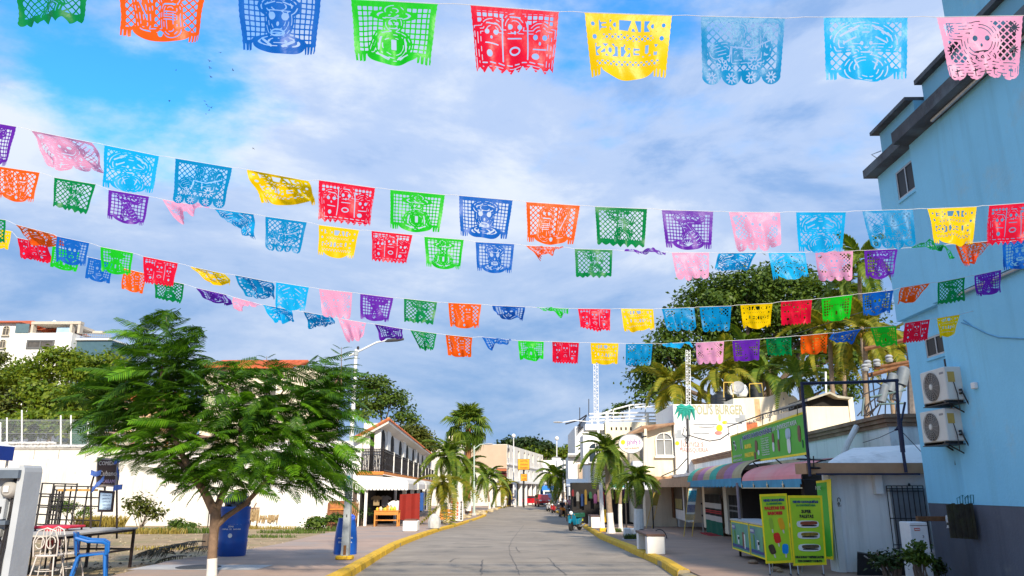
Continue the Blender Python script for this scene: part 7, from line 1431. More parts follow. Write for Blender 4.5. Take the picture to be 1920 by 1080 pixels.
# ------------------------------------------------------------------ far right side of the street
Yv = 88.0; t = T('narrow_white_building', 'narrow white and tan building with striped canopy at the far right', 'building', (P(1090, 950, Yv).x, Yv, -1)); simple_box(t, 1080, 1112, 800, Yv, 15, WHITE2); simple_box(t, 1085, 1098, 870, Yv - .3, .25, TAN, 'pilaster', pyb=898); simple_box(t, 1066, 1112, 850, Yv - 1, .98, WHITE2, 'balcony', pyb=856)
for i in range(4): simple_box(t, 1067, 1088, 851.5 + i * 1.4, Yv - 1.08, .06, BLACKM if i % 2 else WHITE2, 'stripe', pyb=852.6 + i * 1.4)
for px, py in ((1076, 880), (1104, 880), (1104, 830)): window(t, 'window', (t.inv @ P(px, py, Yv)).x, (t.inv @ P(px, py + 6, Yv)).z, .6, .9, 0 if px > 1080 else -.02, WHITE2, GLASS, depth=.1)
simple_box(t, 1066, 1080, 856.3, Yv - .4, 6, GREYW, 'side_bay')
t.part('roof_frame', B().tube([P(1060, 795, Yv), P(1085, 788, Yv), P(1100, 778, Yv)], .08, 5), BLACKM, world=True); t.part('aerial', B().tube([P(1087, 800, Yv), P(1087, 764, Yv)], .05, 5), BLACKM, world=True); t.part('aerial', B().tube([P(1104, 780, Yv), P(1104, 748, Yv)], .05, 5), BLACKM, world=True)
b = B()
for i in range(7): b.tube([P(1084 + i * 2.2, 812 - i * 2.4, Yv - .5), P(1084 + i * 2.2, 798 - i * 2.4, Yv - .5)], .05, 4)
b.tube([P(1083, 799, Yv - .5), P(1100, 780, Yv - .5)], .06, 4); t.part('stair_rail', b, BLACKM, world=True)
Yw2 = 54.0; t = T('terrace_building', 'cream building with a white railed roof terrace and small square vents', 'building', (P(1180, 900, Yw2).x, Yw2, -1))
simple_box(t, 1138, 1264, 791, Yw2, 10, CREAM); simple_box(t, 1112, 1141, 808, Yw2 + 1, 10, GREYW, 'side_wing'); simple_box(t, 1100, 1135, 795, Yw2 - .4, 2, WHITE2, 'corner_slab', pyb=806)
for i in range(5): px = 1145 + i * 9; t.part('vent', B().box(P(px, 800, Yw2).x, P(px + 3, 800, Yw2).x, Yw2 - .02, Yw2 - .002, P(px, 806.5, Yw2).z, P(px, 801, Yw2).z), DARK, world=True)
for px in (1136, 1212, 1254): t.part('terrace_post', B().box(P(px, 780, Yw2).x, P(px + 5, 780, Yw2).x, Yw2 + .05, Yw2 + .3, P(px, 791, Yw2).z, P(px, 773, Yw2).z), WHITE2, world=True)
for py in (774, 781, 787): t.part('terrace_rail', B().tube([P(1105, py + 2, Yw2 + .1), P(1180, py, Yw2 + .1), P(1262, py, Yw2 + .1)], .06, 6), WSTEEL, world=True)
arch = [(1110, 783), (1150, 768), (1180, 760), (1210, 757.5), (1240, 758), (1262, 760)]; t.part('pergola_arch', B().tube([P(x, y, Yw2 + .5) for x, y in arch], .06, 6), WSTEEL, world=True); t.part('pergola_arch', B().tube([P(x, y + 5, Yw2 + 3) for x, y in arch[2:]], .06, 6), WSTEEL, world=True)
for x, y in arch[1:]: t.part('pergola_post', B().tube([P(x, y, Yw2 + .5), P(x, 789, Yw2 + .5)], .05, 5), WSTEEL, world=True)
simple_box(t, 1254, 1264, 763, Yw2 - .1, 2, GREYW, 'end_pier', pyb=790)
simple_box(t, 1095, 1140, 815, Yw2 - 3, 2.9, WHITE2, 'lower_bay', pyb=870); window(t, 'window', (t.inv @ P(1118, 880, Yw2 - 3)).x, (t.inv @ P(1118, 868, Yw2 - 3)).z, 1.0, .9, -3, WHITE2, GLASS, True, depth=.12)
simple_box(t, 1136, 1146, 850, Yw2 - 3.4, 3, TAN, 'pier', pyb=881)
# row of dark shop fronts under awnings, far right
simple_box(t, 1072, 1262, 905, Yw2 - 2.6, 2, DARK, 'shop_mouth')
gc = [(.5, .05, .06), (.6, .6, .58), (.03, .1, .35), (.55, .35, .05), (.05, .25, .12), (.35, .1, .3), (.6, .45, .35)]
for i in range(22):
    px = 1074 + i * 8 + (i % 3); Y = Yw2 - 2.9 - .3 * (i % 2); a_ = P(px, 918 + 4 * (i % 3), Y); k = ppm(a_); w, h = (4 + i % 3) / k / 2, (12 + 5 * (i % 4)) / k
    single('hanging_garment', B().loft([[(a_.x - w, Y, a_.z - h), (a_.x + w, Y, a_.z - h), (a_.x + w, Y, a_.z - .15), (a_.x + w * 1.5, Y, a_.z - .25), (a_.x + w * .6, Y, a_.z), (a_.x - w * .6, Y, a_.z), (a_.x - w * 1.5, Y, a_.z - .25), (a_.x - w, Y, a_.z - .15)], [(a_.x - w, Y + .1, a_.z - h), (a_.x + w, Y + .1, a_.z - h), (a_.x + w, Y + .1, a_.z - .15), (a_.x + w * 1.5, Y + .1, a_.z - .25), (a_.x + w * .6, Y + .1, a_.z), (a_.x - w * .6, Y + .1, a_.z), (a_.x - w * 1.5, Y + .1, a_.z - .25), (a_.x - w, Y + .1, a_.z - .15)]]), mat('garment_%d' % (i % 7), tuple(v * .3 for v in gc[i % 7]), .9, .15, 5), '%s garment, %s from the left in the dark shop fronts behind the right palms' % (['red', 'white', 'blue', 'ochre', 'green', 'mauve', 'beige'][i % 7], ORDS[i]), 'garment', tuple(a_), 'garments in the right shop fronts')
def sheet(label, px0, px1, py0, py1, Y, m, dz=3.0, name='shop_canopy'):
    c = P((px0 + px1) / 2, py1, Y); t = T(name, label, 'awning', c, 0, 'shop canopies at the far right'); a_ = [P(px0, py1, Y - dz), P(px1, py1, Y - dz), P(px1, py0, Y), P(px0, py0, Y)]; t.part('sheet', B().loft([[tuple(v) for v in a_], [tuple(v + Vector((0, 0, .05))) for v in a_]]), m, world=True)
    t.part('front_edge', B().tube([tuple(a_[0]), tuple(a_[1])], .05, 5), WSTEEL, world=True)
    for v in (a_[0], a_[1]): t.part('post', B().tube([(v.x, v.y, gz(v.y) + .1), tuple(v)], .04, 5), BLACKM, world=True)
sheet('white sheet canopy over the farthest right shops', 1062, 1104, 899, 912, 62, WHITE2); sheet('rust brown tin canopy among the right shops', 1086, 1108, 907, 918, 56, mat('rusty_tin', (.34, .17, .08), .8, .3, 4)); sheet('teal canopy behind the right hand palms', 1144, 1172, 905, 916, 44, mat('teal_canvas', (.03, .30, .28), .7, .1, 3)); sheet('white tarp canopy right of the teal one', 1172, 1222, 905, 917, 43, WHITE2)
for i, (px, py, w, h, m) in enumerate(((1118, 958, 16, 26, LEAF_DK), (1100, 960, 10, 20, LEAF_DK), (1090, 950, 9, 16, LEAF_MID))):
    c = pav(px, py + 14); q = ppm(c); p_ = P(px, py, c.y); shrub(['dark potted bush beside the yellow bin post', 'dark bush behind the second bench', 'green bush far along the right pavement'][i], c, [(tuple(p_ + Vector((0, 0, dz * h / q))), (w / q * .6, w / q * .6, h / q * .45)) for dz in (-.3, 0, .35)], 1100, .2, m, 210 + i, clump=.3)
# street post, yellow bin, planters with hoops
c = pav(1130, 997); k = ppm(c); t = T('white_street_post', 'white slotted street post on a yellow plinth', 'post', c); zt_ = P(1120, 790, c.y).z - c.z
t.part('plinth', B().rbox(-.13, .17, -.15, .15, 0, .16, .02), YELLOWP); w = .085; xt_ = P(1121, 790, c.y).x - c.x
t.part('post', B().loft([[(-w, -w, .16), (w, -w, .16), (w, w, .16), (-w, w, .16)], [(xt_ - .05, -.05, zt_), (xt_ + .05, -.05, zt_), (xt_ + .05, .05, zt_), (xt_ - .05, .05, zt_)]]), WSTEEL)
for f0, f1 in ((.45, .6), (.62, .68), (.70, .8)): x0 = xt_ * f0; t.part('slot', B().box(x0 - .025, x0 + .03, -.09, -.078, zt_ * f0, zt_ * f1), BLACKM)
c = pav(1131, 993); k = ppm(c); t = T('yellow_bin', 'yellow sheet metal bin on a stem beside the white post', 'bin', (c.x, c.y, c.z)); x0 = .02; t.part('stem', B().box(-.04, .04, -.04, .04, 0, .36), YELLOWP); t.part('body', B().rbox(-.14, .16, -.12, .12, .33, .92, .02), mat('bright_yellow_metal', (.80, .46, .005), .5, .08, 4))
HOOP = mat('dark_hoop', (.03, .03, .035), .5, .2, 8)
def bed(label, px0, px1, py, hoops, seed, wdt=.5):
    a_, b_ = pav(px0, py), pav(px1, py); t = T('planting_bed', label, 'planting bed', (a_ + b_) / 2); L3 = b_.x - a_.x
    t.part('edging', B().rbox(-L3 / 2, L3 / 2, -.05, wdt, 0, .03, .01), PALEC); t.part('soil', B().box(-L3 / 2 + .05, L3 / 2 - .05, 0, wdt - .05, .03, .04), mat('planter_soil', (.16, .07, .045)))
    for i in range(hoops): x = -L3 / 2 + L3 * (i + .5) / hoops; r_ = L3 / hoops * .45; t.part('hoop', B().tube([(x + r_ * math.cos(a), .05, r_ * 1.1 * math.sin(a)) for a in [PI * j / 10 for j in range(11)]], .018, 6), HOOP, smooth=True)
    g = np.random.default_rng(seed); n_ = 500; p = np.stack([g.uniform(-L3 / 2 + .05, L3 / 2 - .05, n_), g.uniform(0, wdt - .05, n_), np.full(n_, .04)], 1); th_ = g.random(n_) * 6.28; d_ = np.stack([np.cos(th_), np.sin(th_), np.zeros(n_)], 1); hh = g.uniform(.06, .16, n_)[:, None]; s_ = np.stack([-np.sin(th_), np.cos(th_), np.zeros(n_)], 1) * .012
    q_ = np.stack([p - s_, p + s_, p + d_ * hh * .5 + np.array([0, 0, 1]) * hh + s_ * .3, p + d_ * hh * .5 + np.array([0, 0, 1]) * hh - s_ * .3], 1).reshape(-1, 3); o = link(bpy.data.objects.new('grass', np_mesh('grass', q_, np.arange(4 * n_).reshape(n_, 4), GRS))); o.parent = t.o; o['kind'] = 'stuff'
bed('grassy bed with dark hoops under the thick palm', 1170, 1205, 1013, 2, 1); bed('grassy bed with hoops under the thin palms', 1136, 1168, 1000, 3, 2)
c = pav(1232, 1010); t = T('cycle_hoop', 'dark bent hoop stand behind the near bench', 'hoop', c); 
for dx in (-.5, .1): t.part('hoop', B().tube([(dx + .24 * math.cos(a), .05, .3 * math.sin(a)) for a in [PI * j / 10 for j in range(11)]], .016, 6), HOOP, smooth=True)
for i, px in enumerate((1176, 1187)): c = pav(px, 1006 - i); k = ppm(c); single('low_bollard', B().rbox(c.x - .12, c.x + .12, c.y - .1, c.y + .2, c.z, c.z + .3 - .03 * i, .03), WHITE2, ['left one of two low white bollards by the thick palm', 'right one of two low white bollards by the thick palm'][i], 'bollard', tuple(c), 'low white bollards')
# palms of the right pavement
gr = 'palms of the right pavement'
sp_palm('palm with a limewashed trunk just behind the yellow bin', 1146, 1000, 1139, 848, 1.35, 24, PALMG, 41, .3, .13, .1, droopy=1.35, elev=(-50, 72), group=gr)
sp_palm('thin palm with a long limewashed trunk in the middle of three', 1164, 996, 1163, 895, 1.0, 18, PALMG, 42, .55, .085, .07, droopy=1.35, elev=(-45, 70), group=gr)
sp_palm('thick palm with a limewashed foot nearest the shops', 1199, 1009, 1195, 900, .88, 24, PALMG, 43, .5, .17, .13, droopy=1.3, elev=(-50, 66), group=gr)
sp_palm('palm standing in front of the narrow white building', 1118, 975, 1116, 850, 2.0, 18, PALMG, 44, .35, droopy=1.3, elev=(-50, 65), group=gr)
sp_palm('distant palm before the white end block', 1041, 955, 1040, 893, 3.2, 18, PALMG, 45, .3, .2, .15, droopy=1.25, elev=(-50, 65), group=gr)
sp_palm('small distant palm right of the slim lamp post', 1068, 953, 1066, 887, 2.6, 12, PALMD, 46, .3, droopy=1.2, elev=(-45, 60), group=gr)
for i, (px, py, rx_) in enumerate(((1146, 776, 15), (1167, 765, 13))):
    c = P(px, 790, Yw2 + 1); q = ppm(c); p_ = P(px, py, Yw2 + 1); shrub(['round topped potted shrub on the roof terrace', 'taller potted tree on the roof terrace'][i], c, [(tuple(p_), (rx_ / q, rx_ / q * .8, rx_ / q * .6)), (tuple(p_ + Vector((.3, 0, .15))), (rx_ / q * .6, rx_ / q * .6, rx_ / q * .5))], 700, .22, LEAF_MID, 230 + i, clump=.3)
# ------------------------------------------------------------------ vehicles
TYRE = mat('tyre_rubber', (.018, .018, .019), .8, .2, 12); RIM = mat('alloy', (.5, .5, .52), .3, .1, 6, metal=.7)
def wheel(t, x, y, r, w, ax='x'):
    M = Matrix.Translation((x, y, r)) @ Matrix.Rotation(PI / 2, 4, 'Y'); o = t.part('wheel', B().lathe([(r * .55, -w / 2), (r * .95, -w / 2), (r, -w * .3), (r, w * .3), (r * .95, w / 2), (r * .55, w / 2)], (0, 0, 0), 20, M), TYRE, smooth=True); t.part('rim', B().lathe([(0, -w * .42), (r * .55, -w * .42), (r * .56, w * .42), (0, w * .42)], (0, 0, 0), 14, M), RIM, o)
def car(label, loc, rz, col, kind='sedan', group='vehicles at the bend'):
    t = T('car', label, 'car', loc, rz, group); m = mat('car_paint_' + '_'.join('%d' % (v * 100) for v in col), col, .25, .04, 3, coat=.6, spec=.6); L = 4.3; W = .86
    if kind == 'suv': prof = [(-2.1, .35), (-2.15, .85), (-2.0, 1.05), (-1.05, 1.12), (-.55, 1.68), (1.75, 1.72), (2.05, 1.1), (2.15, .8), (2.1, .35)]; zb = 1.08
    else: prof = [(-2.15, .32), (-2.2, .62), (-2.0, .82), (-1.0, .93), (-.4, 1.40), (.85, 1.42), (1.55, .98), (2.1, .92), (2.18, .6), (2.12, .32)]; zb = .92
    rings = []
    for x in (-W, -W * .9, W * .9, W): s = 1 if abs(x) < W else .0; rings.append([(x * (1 - (.16 * max(0, z - zb) / .5)), y * (1 if abs(x) < W else .985), z if abs(x) < W else z * .985 + .01) for y, z in prof])
    t.part('body', B().loft(rings), m, smooth=True)
    cab = [p for p in prof if p[1] > zb + .05]; 
    y0, y1 = (-.95, 1.45) if kind != 'suv' else (-.95, 1.85); zt = 1.36 if kind != 'suv' else 1.62
    for s in (-1, 1): t.part('side_window', B().loft([[(s * (W * .93 + d), y, z) for y, z in ((y0 + .12, zb + .05), (y1 - .12, zb + .07), (y1 - .6 if kind != 'suv' else y1 - .15, zt), (y0 + .5, zt))] for d in (-.06, .012)]), GLASS)
    t.part('windscreen', B().loft([[(-W * .8, y0 + .02 - d, zb + .06), (W * .8, y0 + .02 - d, zb + .06), (W * .72, y0 + .52 - d, zt + .01), (-W * .72, y0 + .52 - d, zt + .01)] for d in (0, .03)]), GLASS)
    t.part('rear_window', B().loft([[(-W * .78, y1 + d, zb + .08), (W * .78, y1 + d, zb + .08), (W * .7, y1 - (.55 if kind != 'suv' else .22) + d, zt), (-W * .7, y1 - (.55 if kind != 'suv' else .22) + d, zt)] for d in (0, .03)]), GLASS)
    for s in (-1, 1):
        t.part('headlight', B().rbox(s * .62 - .16, s * .62 + .16, -2.22, -2.05, zb - .28, zb - .12, .02), mat('lamp_glass', (.7, .7, .68), .15, .05, 4)); t.part('tail_light', B().rbox(s * .66 - .13, s * .66 + .13, 2.06, 2.2, zb - .22, zb - .05, .02), mat('tail_red', (.5, .01, .01), .3, .1, 4))
        for y in (-1.35, 1.35): wheel(t, s * .78, y, .31 if kind != 'suv' else .36, .2)
        t.part('mirror', B().rbox(s * .98 - .08, s * .98 + .08, -.75, -.62, zb + .02, zb + .16, .02), m); t.part('door_handle', B().box(s * W * 1.0 - .02, s * W * 1.0 + .02, .2, .4, zb - .12, zb - .09), RIM)
    t.part('bumper', B().rbox(-W * .95, W * .95, -2.26, -2.05, .3, .52, .04), mat('dark_trim', (.03, .03, .03), .6, .1, 4)); t.part('number_plate', B().box(-.2, .2, -2.275, -2.262, .36, .48), WHITE2); return t
gy = lambda px, py: Vector((G(px, py).x, G(px, py).y, G(px, py).z + .006))
car('red hatchback parked across the far end of the street', gy(1001, 947.5), R(78), (.52, .01, .02)); car('white car partly behind the red hatchback', gy(975, 946.8) + Vector((0, 6, 0)), R(85), (.7, .72, .72)); car('red and white off-roader facing us at the bend', gy(1017, 950), R(8), (.50, .015, .015), 'suv'); car('dark blue car behind the motorbikes', gy(1028, 949.5) + Vector((.6, 4, 0)), R(4), (.02, .03, .09), 'suv')
c = gy(1031, 946.5) + Vector((0, 12, 0)); t = T('blue_truck', 'small truck with a bright blue tarpaulin box behind the off-roader', 'truck', c, R(6), 'vehicles at the bend'); t.part('cargo_box', B().rbox(-1.1, 1.1, -.6, 3.2, .9, 3.0, .06), mat('blue_tarpaulin', (.01, .17, .68), .6, .1, 2)); t.part('cab', B().loft([[(x, y, z) for y, z in ((-.7, .5), (-2.3, .5), (-2.3, 1.3), (-1.9, 2.1), (-.7, 2.2))] for x in (-1.0, 1.0)]), WHITE2); t.part('windscreen', B().loft([[(-.85, -2.3 - d, 1.35), (.85, -2.3 - d, 1.35), (.8, -1.95 - d, 2.02), (-.8, -1.95 - d, 2.02)] for d in (0, .03)]), GLASS); t.part('chassis', B().box(-.9, .9, -2, 3.1, .45, .89), BLACKM)
for s in (-1, 1):
    for y in (-1.5, 2.2): wheel(t, s * .85, y, .42, .25)
    t.part('headlight', B().rbox(s * .7 - .15, s * .7 + .15, -2.36, -2.28, .75, .95, .02), mat('lamp_glass', (.7, .7, .68)))
def scooter(label, loc, rz, col, cover=None, group='parked motorbikes', s=1.0):
    """front towards -y; lean on its stand"""
    t = T('motor_scooter', label, 'motor scooter', loc, rz, group); m = mat('scooter_paint_' + '_'.join('%d' % (v * 100) for v in col), col, .3, .05, 4, coat=.5); BP_ = mat('black_trim', (.02, .02, .022), .5, .2, 8)
    wheel(t, 0, -.62, .25, .11); wheel(t, 0, .60, .25, .13)
    t.part('leg_shield', B().loft([[(-.2, -.42, .3), (.2, -.42, .3), (.22, -.5, .62), (.14, -.58, .88), (-.14, -.58, .88), (-.22, -.5, .62)], [(-.2, -.36, .3), (.2, -.36, .3), (.22, -.44, .62), (.14, -.5, .88), (-.14, -.5, .88), (-.22, -.44, .62)]]), m)
    t.part('front_mudguard', B().tube([(0, -.85, .38), (0, -.72, .53), (0, -.55, .52), (0, -.42, .4)], [.06, .085, .09, .06], 8), m, smooth=True)
    t.part('fork', B().tube([(0, -.62, .25), (0, -.5, .85)], .04, 6), BP_); t.part('handlebar', B().tube([(-.33, -.4, .98), (-.15, -.5, .95), (.15, -.5, .95), (.33, -.4, .98)], .018, 6), BP_)
    t.part('headlight', B().lathe([(0, -.02), (.09, -.02), (.1, .04), (.05, .09), (0, .1)], (0, -.57, .88), 12, Matrix.Rotation(PI / 2, 4, 'X')), mat('lamp_glass', (.7, .7, .68)), smooth=True)
    t.part('footboard', B().rbox(-.17, .17, -.4, .15, .24, .32, .02), BP_); t.part('tail_body', B().loft([[(-.15 * f, y, z0), (.15 * f, y, z0), (.17 * f, y, z1_ - .08), (.1 * f, y, z1_), (-.1 * f, y, z1_), (-.17 * f, y, z1_ - .08)] for y, f, z0, z1_ in ((.08, .9, .3, .6), (.25, 1, .32, .68), (.6, .9, .42, .72), (.88, .45, .58, .74))]), m, smooth=True)
    t.part('seat', B().rbox(-.15, .15, .05, .8, .70, .80, .03), BP_); t.part('grab_rail', B().tube([(-.12, .6, .75), (-.12, .92, .82), (.12, .92, .82), (.12, .6, .75)], .014, 5), RIM)
    t.part('engine', B().rbox(-.13, .13, .3, .66, .16, .36, .03), mat('engine_grey', (.12, .12, .12), .5, .2, 8, metal=.5)); t.part('exhaust', B().tube([(.16, .3, .2), (.19, .6, .24), (.19, .92, .3)], [.03, .05, .045], 8), RIM, smooth=True)
    for sx in (-1, 1): t.part('mirror', B().tube([(sx * .22, -.45, .97), (sx * .3, -.44, 1.14)], .009, 5), BP_); t.part('mirror_glass', B().lathe([(0, 0), (.055, 0), (.055, .015), (0, .015)], (sx * .31, -.44, 1.17), 10, Matrix.Rotation(PI / 2, 4, 'X')), BP_); t.part('indicator', B().lathe([(0, -.03), (.03, 0), (0, .03)], (sx * .16, -.56, .8), 8), mat('amber', (.7, .25, .01), .3, .1, 4))
    t.part('number_plate', B().box(-.09, .09, .93, .945, .45, .58), mat('lime_plate', (.55, .6, .05), .5, .1, 4)); t.part('stand', B().tube([(-.1, .3, .25), (-.24, .36, .01)], .014, 5), BP_)
    if cover: t.part('seat_cover', B().loft([[(-.2, y, .66), (.2, y, .66), (.19, y, .84 + .03 * math.sin(y * 9)), (-.19, y, .84 + .02 * math.sin(y * 7))] for y in (-.02, .2, .45, .7, .95)]), cover, smooth=True)
    return t
c = gy(1079, 995); scooter('teal and black scooter with a green cover parked at the right kerb', c, R(-24), (.008, .19, .30), mat('green_cover', (.008, .09, .05), .8, .15, 6))
scooter('black motorbike ridden by the man in orange shorts', gy(1055, 969.5), R(20), (.02, .02, .022)); scooter('white and black motorbike parked beyond the rider', gy(1028, 959), R(10), (.4, .4, .42)); scooter('dark motorbike parked behind the white one', gy(1037, 956), R(15), (.03, .03, .04))
for i, (px, py, r_) in enumerate(((1032, 962, 25), (1047, 964, 40), (1070, 976, 30), (1062, 972, 55))): scooter(['red motorbike beside the white one far up the right kerb', 'grey motorbike half behind the rider', 'dark blue motorbike just beyond the teal scooter', 'black motorbike between rider and teal scooter'][i], gy(px, py) + Vector((.35, 0, 0)), R(r_ - 40), [(.4, .02, .02), (.2, .2, .22), (.02, .03, .1), (.02, .02, .02)][i])
scooter('dark scooter tucked by the far right kerb', gy(1043, 960), R(30), (.05, .04, .05))
# ------------------------------------------------------------------ people
SKIN = mat('brown_skin', (.30, .15, .085), .6, .08, 6); HAIR = mat('dark_hair', (.015, .012, .01), .6, .2, 12)
def skin_obj(name, joints, edges, m, root=0, sub=1):
    me = bpy.data.meshes.new(name); ks = list(joints); me.from_pydata([joints[k][0] for k in ks], [(ks.index(a), ks.index(b)) for a, b in edges], []); me.materials.append(m); o = link(bpy.data.objects.new(name, me))
    md = o.modifiers.new('skin', 'SKIN'); md.use_smooth_shade = True
    if not me.skin_vertices: me.attributes
    for i, k in enumerate(ks): sv = me.skin_vertices[0].data[i]; r = joints[k][1]; sv.radius = (r, r) if not hasattr(r, '__len__') else r; sv.use_root = i == root
    o.modifiers.new('sub', 'SUBSURF').levels = sub; o.modifiers['sub'].render_levels = sub; return o
def person(label, loc, rz, shirt, legs, sit=False, short=False, group=None, carry=0.0):
    t = T('person', label, 'person', loc, rz, group); J = {}
    hz_ = .80 if sit else .92
    J['pel'] = ((0, 0, hz_), .135); J['sp'] = ((0, -.02, hz_ + .22), .125); J['ch'] = ((0, -.03, hz_ + .42), .145); J['nk'] = ((0, -.03, hz_ + .56), .055); J['hd0'] = ((0, -.04, hz_ + .64), .075); J['hd1'] = ((0, -.05, hz_ + .74), .095); J['hd2'] = ((0, -.04, hz_ + .83), .065)
    E_ = [('pel', 'sp'), ('sp', 'ch'), ('ch', 'nk'), ('nk', 'hd0'), ('hd0', 'hd1'), ('hd1', 'hd2')]
    for s, n in ((-1, 'l'), (1, 'r')):
        J['sh' + n] = ((s * .19, -.03, hz_ + .47), .06); J['el' + n] = ((s * .26, -.12 if sit else .02 + carry, hz_ + .2), .045); J['wr' + n] = ((s * .24, -.38 if sit else -.08 + s * .06, hz_ + .12 if sit else hz_ - .04), .032); J['hn' + n] = ((s * .24, -.46 if sit else -.11 + s * .06, hz_ + .12 if sit else hz_ - .14), .03)
        J['hp' + n] = ((s * .1, 0, hz_ - .06), .095)
        if sit: J['kn' + n] = ((s * .2, -.36, hz_ - .18), .065); J['an' + n] = ((s * .24, -.3, .09), .042); J['to' + n] = ((s * .25, -.44, .04), .038)
        else: J['kn' + n] = ((s * .11, -.03 - s * .08, .5), .065); J['an' + n] = ((s * .11, .02 + s * .12, .09), .042); J['to' + n] = ((s * .12, -.12 + s * .12, .04), .038)
        E_ += [('ch', 'sh' + n), ('sh' + n, 'el' + n), ('el' + n, 'wr' + n), ('wr' + n, 'hn' + n), ('pel', 'hp' + n), ('hp' + n, 'kn' + n), ('kn' + n, 'an' + n), ('an' + n, 'to' + n)]
    body = skin_obj('body', J, E_, SKIN); body.parent = t.o
    g = lambda ks, es, add: ({k: (J[k][0], J[k][1] + add) for k in ks}, es)
    j, e = g(['pel', 'sp', 'ch', 'shl', 'shr', 'ell', 'elr'], [('pel', 'sp'), ('sp', 'ch'), ('ch', 'shl'), ('ch', 'shr'), ('shl', 'ell'), ('shr', 'elr')], .018); o = skin_obj('shirt', j, e, shirt); o.parent = t.o
    ks = ['pel', 'hpl', 'hpr', 'knl', 'knr'] + ([] if short else ['anl', 'anr']); es = [('pel', 'hpl'), ('pel', 'hpr'), ('hpl', 'knl'), ('hpr', 'knr')] + ([] if short else [('knl', 'anl'), ('knr', 'anr')]); j, e = g(ks, es, .022); o = skin_obj('shorts' if short else 'trousers', j, e, legs); o.parent = t.o
    t.part('hair', B().lathe([(.0, -.02), (.095, .0), (.1, .05), (.08, .1), (.0, .13)], (0, -.03, hz_ + .76), 12), HAIR, smooth=True)
    t.part('nose', B().lathe([(.0, -.02), (.018, -.01), (.0, .03)], (0, -.145, hz_ + .74), 6), SKIN)
    for s in (-1, 1): t.part('shoe', B().rbox(J['ank' if 0 else 'an' + ('l' if s < 0 else 'r')][0][0] - .05, J['an' + ('l' if s < 0 else 'r')][0][0] + .05, J['to' + ('l' if s < 0 else 'r')][0][1] - .06, J['an' + ('l' if s < 0 else 'r')][0][1] + .06, 0, .08, .02), mat('dark_shoe', (.03, .025, .02), .6, .2, 6))
    return t
def cloth(n, c): return mat('garment_' + n, c, .9, .1, 12)
person('man in dark shirt and orange shorts sitting on a motorbike', gy(1054, 970), R(20), cloth('dark', (.02, .022, .03)), cloth('orange', (.72, .22, .02)), True, True)
person('woman in white walking on the left pavement by the hotel', pav(947, 951), R(160), cloth('white', (.68, .68, .7)), cloth('white', (.68, .68, .7)))
person('person in dark clothes standing at the bend on the left', pav(962, 949), R(20), cloth('navy', (.03, .04, .09)), cloth('navy', (.03, .04, .09)))
person('person in pale shirt by the right kerb behind the rider', pav(1062, 966), R(30), cloth('pale', (.6, .62, .68)), cloth('grey', (.12, .12, .14))); person('person in pink shirt among the far right shops', pav(1068, 968), R(10), cloth('pink', (.5, .22, .26)), cloth('dark', (.02, .022, .03)))
# birds wheeling high up on the left
BIRD = mat('dark_bird', (.03, .03, .035), .8, .2, 5); rd = random.Random(31)
for i, (px, py) in enumerate(((384, 190), (387, 196), (390, 200), (396, 202), (386, 214), (392, 207), (413, 99), (394, 128), (396, 145), (437, 132), (475, 279), (330, 132), (317, 190), (393, 115))):
    c = P(px, py, 120); s = rd.uniform(.2, .34) ; f = rd.uniform(.1, .5); tl = rd.uniform(-.5, .5)
    b = B(); b.tube([(0, -.5 * s, 0), (0, 0, .03), (0, .55 * s, 0)], [.03, .12 * s, .03], 6)
    for sx in (-1, 1): b.loft([[(0, -.15 * s, .02), (0, .2 * s, .02), (0, .2 * s, .05), (0, -.15 * s, .05)], [(sx * .6 * s, -.22 * s, f * .5), (sx * .6 * s, .12 * s, f * .5), (sx * .6 * s, .12 * s, f * .5 + .02), (sx * .6 * s, -.22 * s, f * .5 + .02)], [(sx * 1.3 * s, .1 * s, f * .3), (sx * 1.3 * s, .2 * s, f * .3), (sx * 1.3 * s, .2 * s, f * .3 + .01), (sx * 1.3 * s, .1 * s, f * .3 + .01)]])
    b.xf(Matrix.Rotation(tl, 4, 'Y') @ Matrix.Rotation(rd.uniform(0, 6), 4, 'Z')); o = single('bird', b, BIRD, None, None, (0, 0, 0)); o.location = c; tag(o, 'tiny dark bird in the flock under the nearest blue flag', 'bird', 'distant flock of birds')
# ------------------------------------------------------------------ papel picado bunting
ASP = 0.78
def ell(x, y, cx, cy, rx, ry): return (1 - np.sqrt(((x - cx) / rx) ** 2 + ((y - cy) / ry) ** 2)) * min(rx, ry)
def cap(x, y, ax, ay, bx, by, r):
    dx, dy = bx - ax, by - ay; t = np.clip(((x - ax) * dx + (y - ay) * dy) / (dx * dx + dy * dy + 1e-9), 0, 1)
    return r - np.hypot(x - ax - t * dx, y - ay - t * dy)
def rect(x, y, x0, x1, y0, y1): return np.minimum(np.minimum(x - x0, x1 - x), np.minimum(y - y0, y1 - y))
def U(*a): 
    o = a[0]
    for b_ in a[1:]: o = np.maximum(o, b_)
    return o
def S(a, *bs):
    for b_ in bs: a = np.minimum(a, -b_)
    return a
def tri(v): return np.abs(((v) % 1) - .5) * 2
def diam(x, y, p, th):
    d1 = np.abs(((x + y) / p + .5) % 1 - .5) * p * .7071; d2 = np.abs(((x - y) / p + .5) % 1 - .5) * p * .7071; return th - np.minimum(d1, d2)
def sqr(x, y, p, th):
    d1 = np.abs((x / p + .5) % 1 - .5) * p; d2 = np.abs((y / p + .5) % 1 - .5) * p; return th - np.minimum(d1, d2)
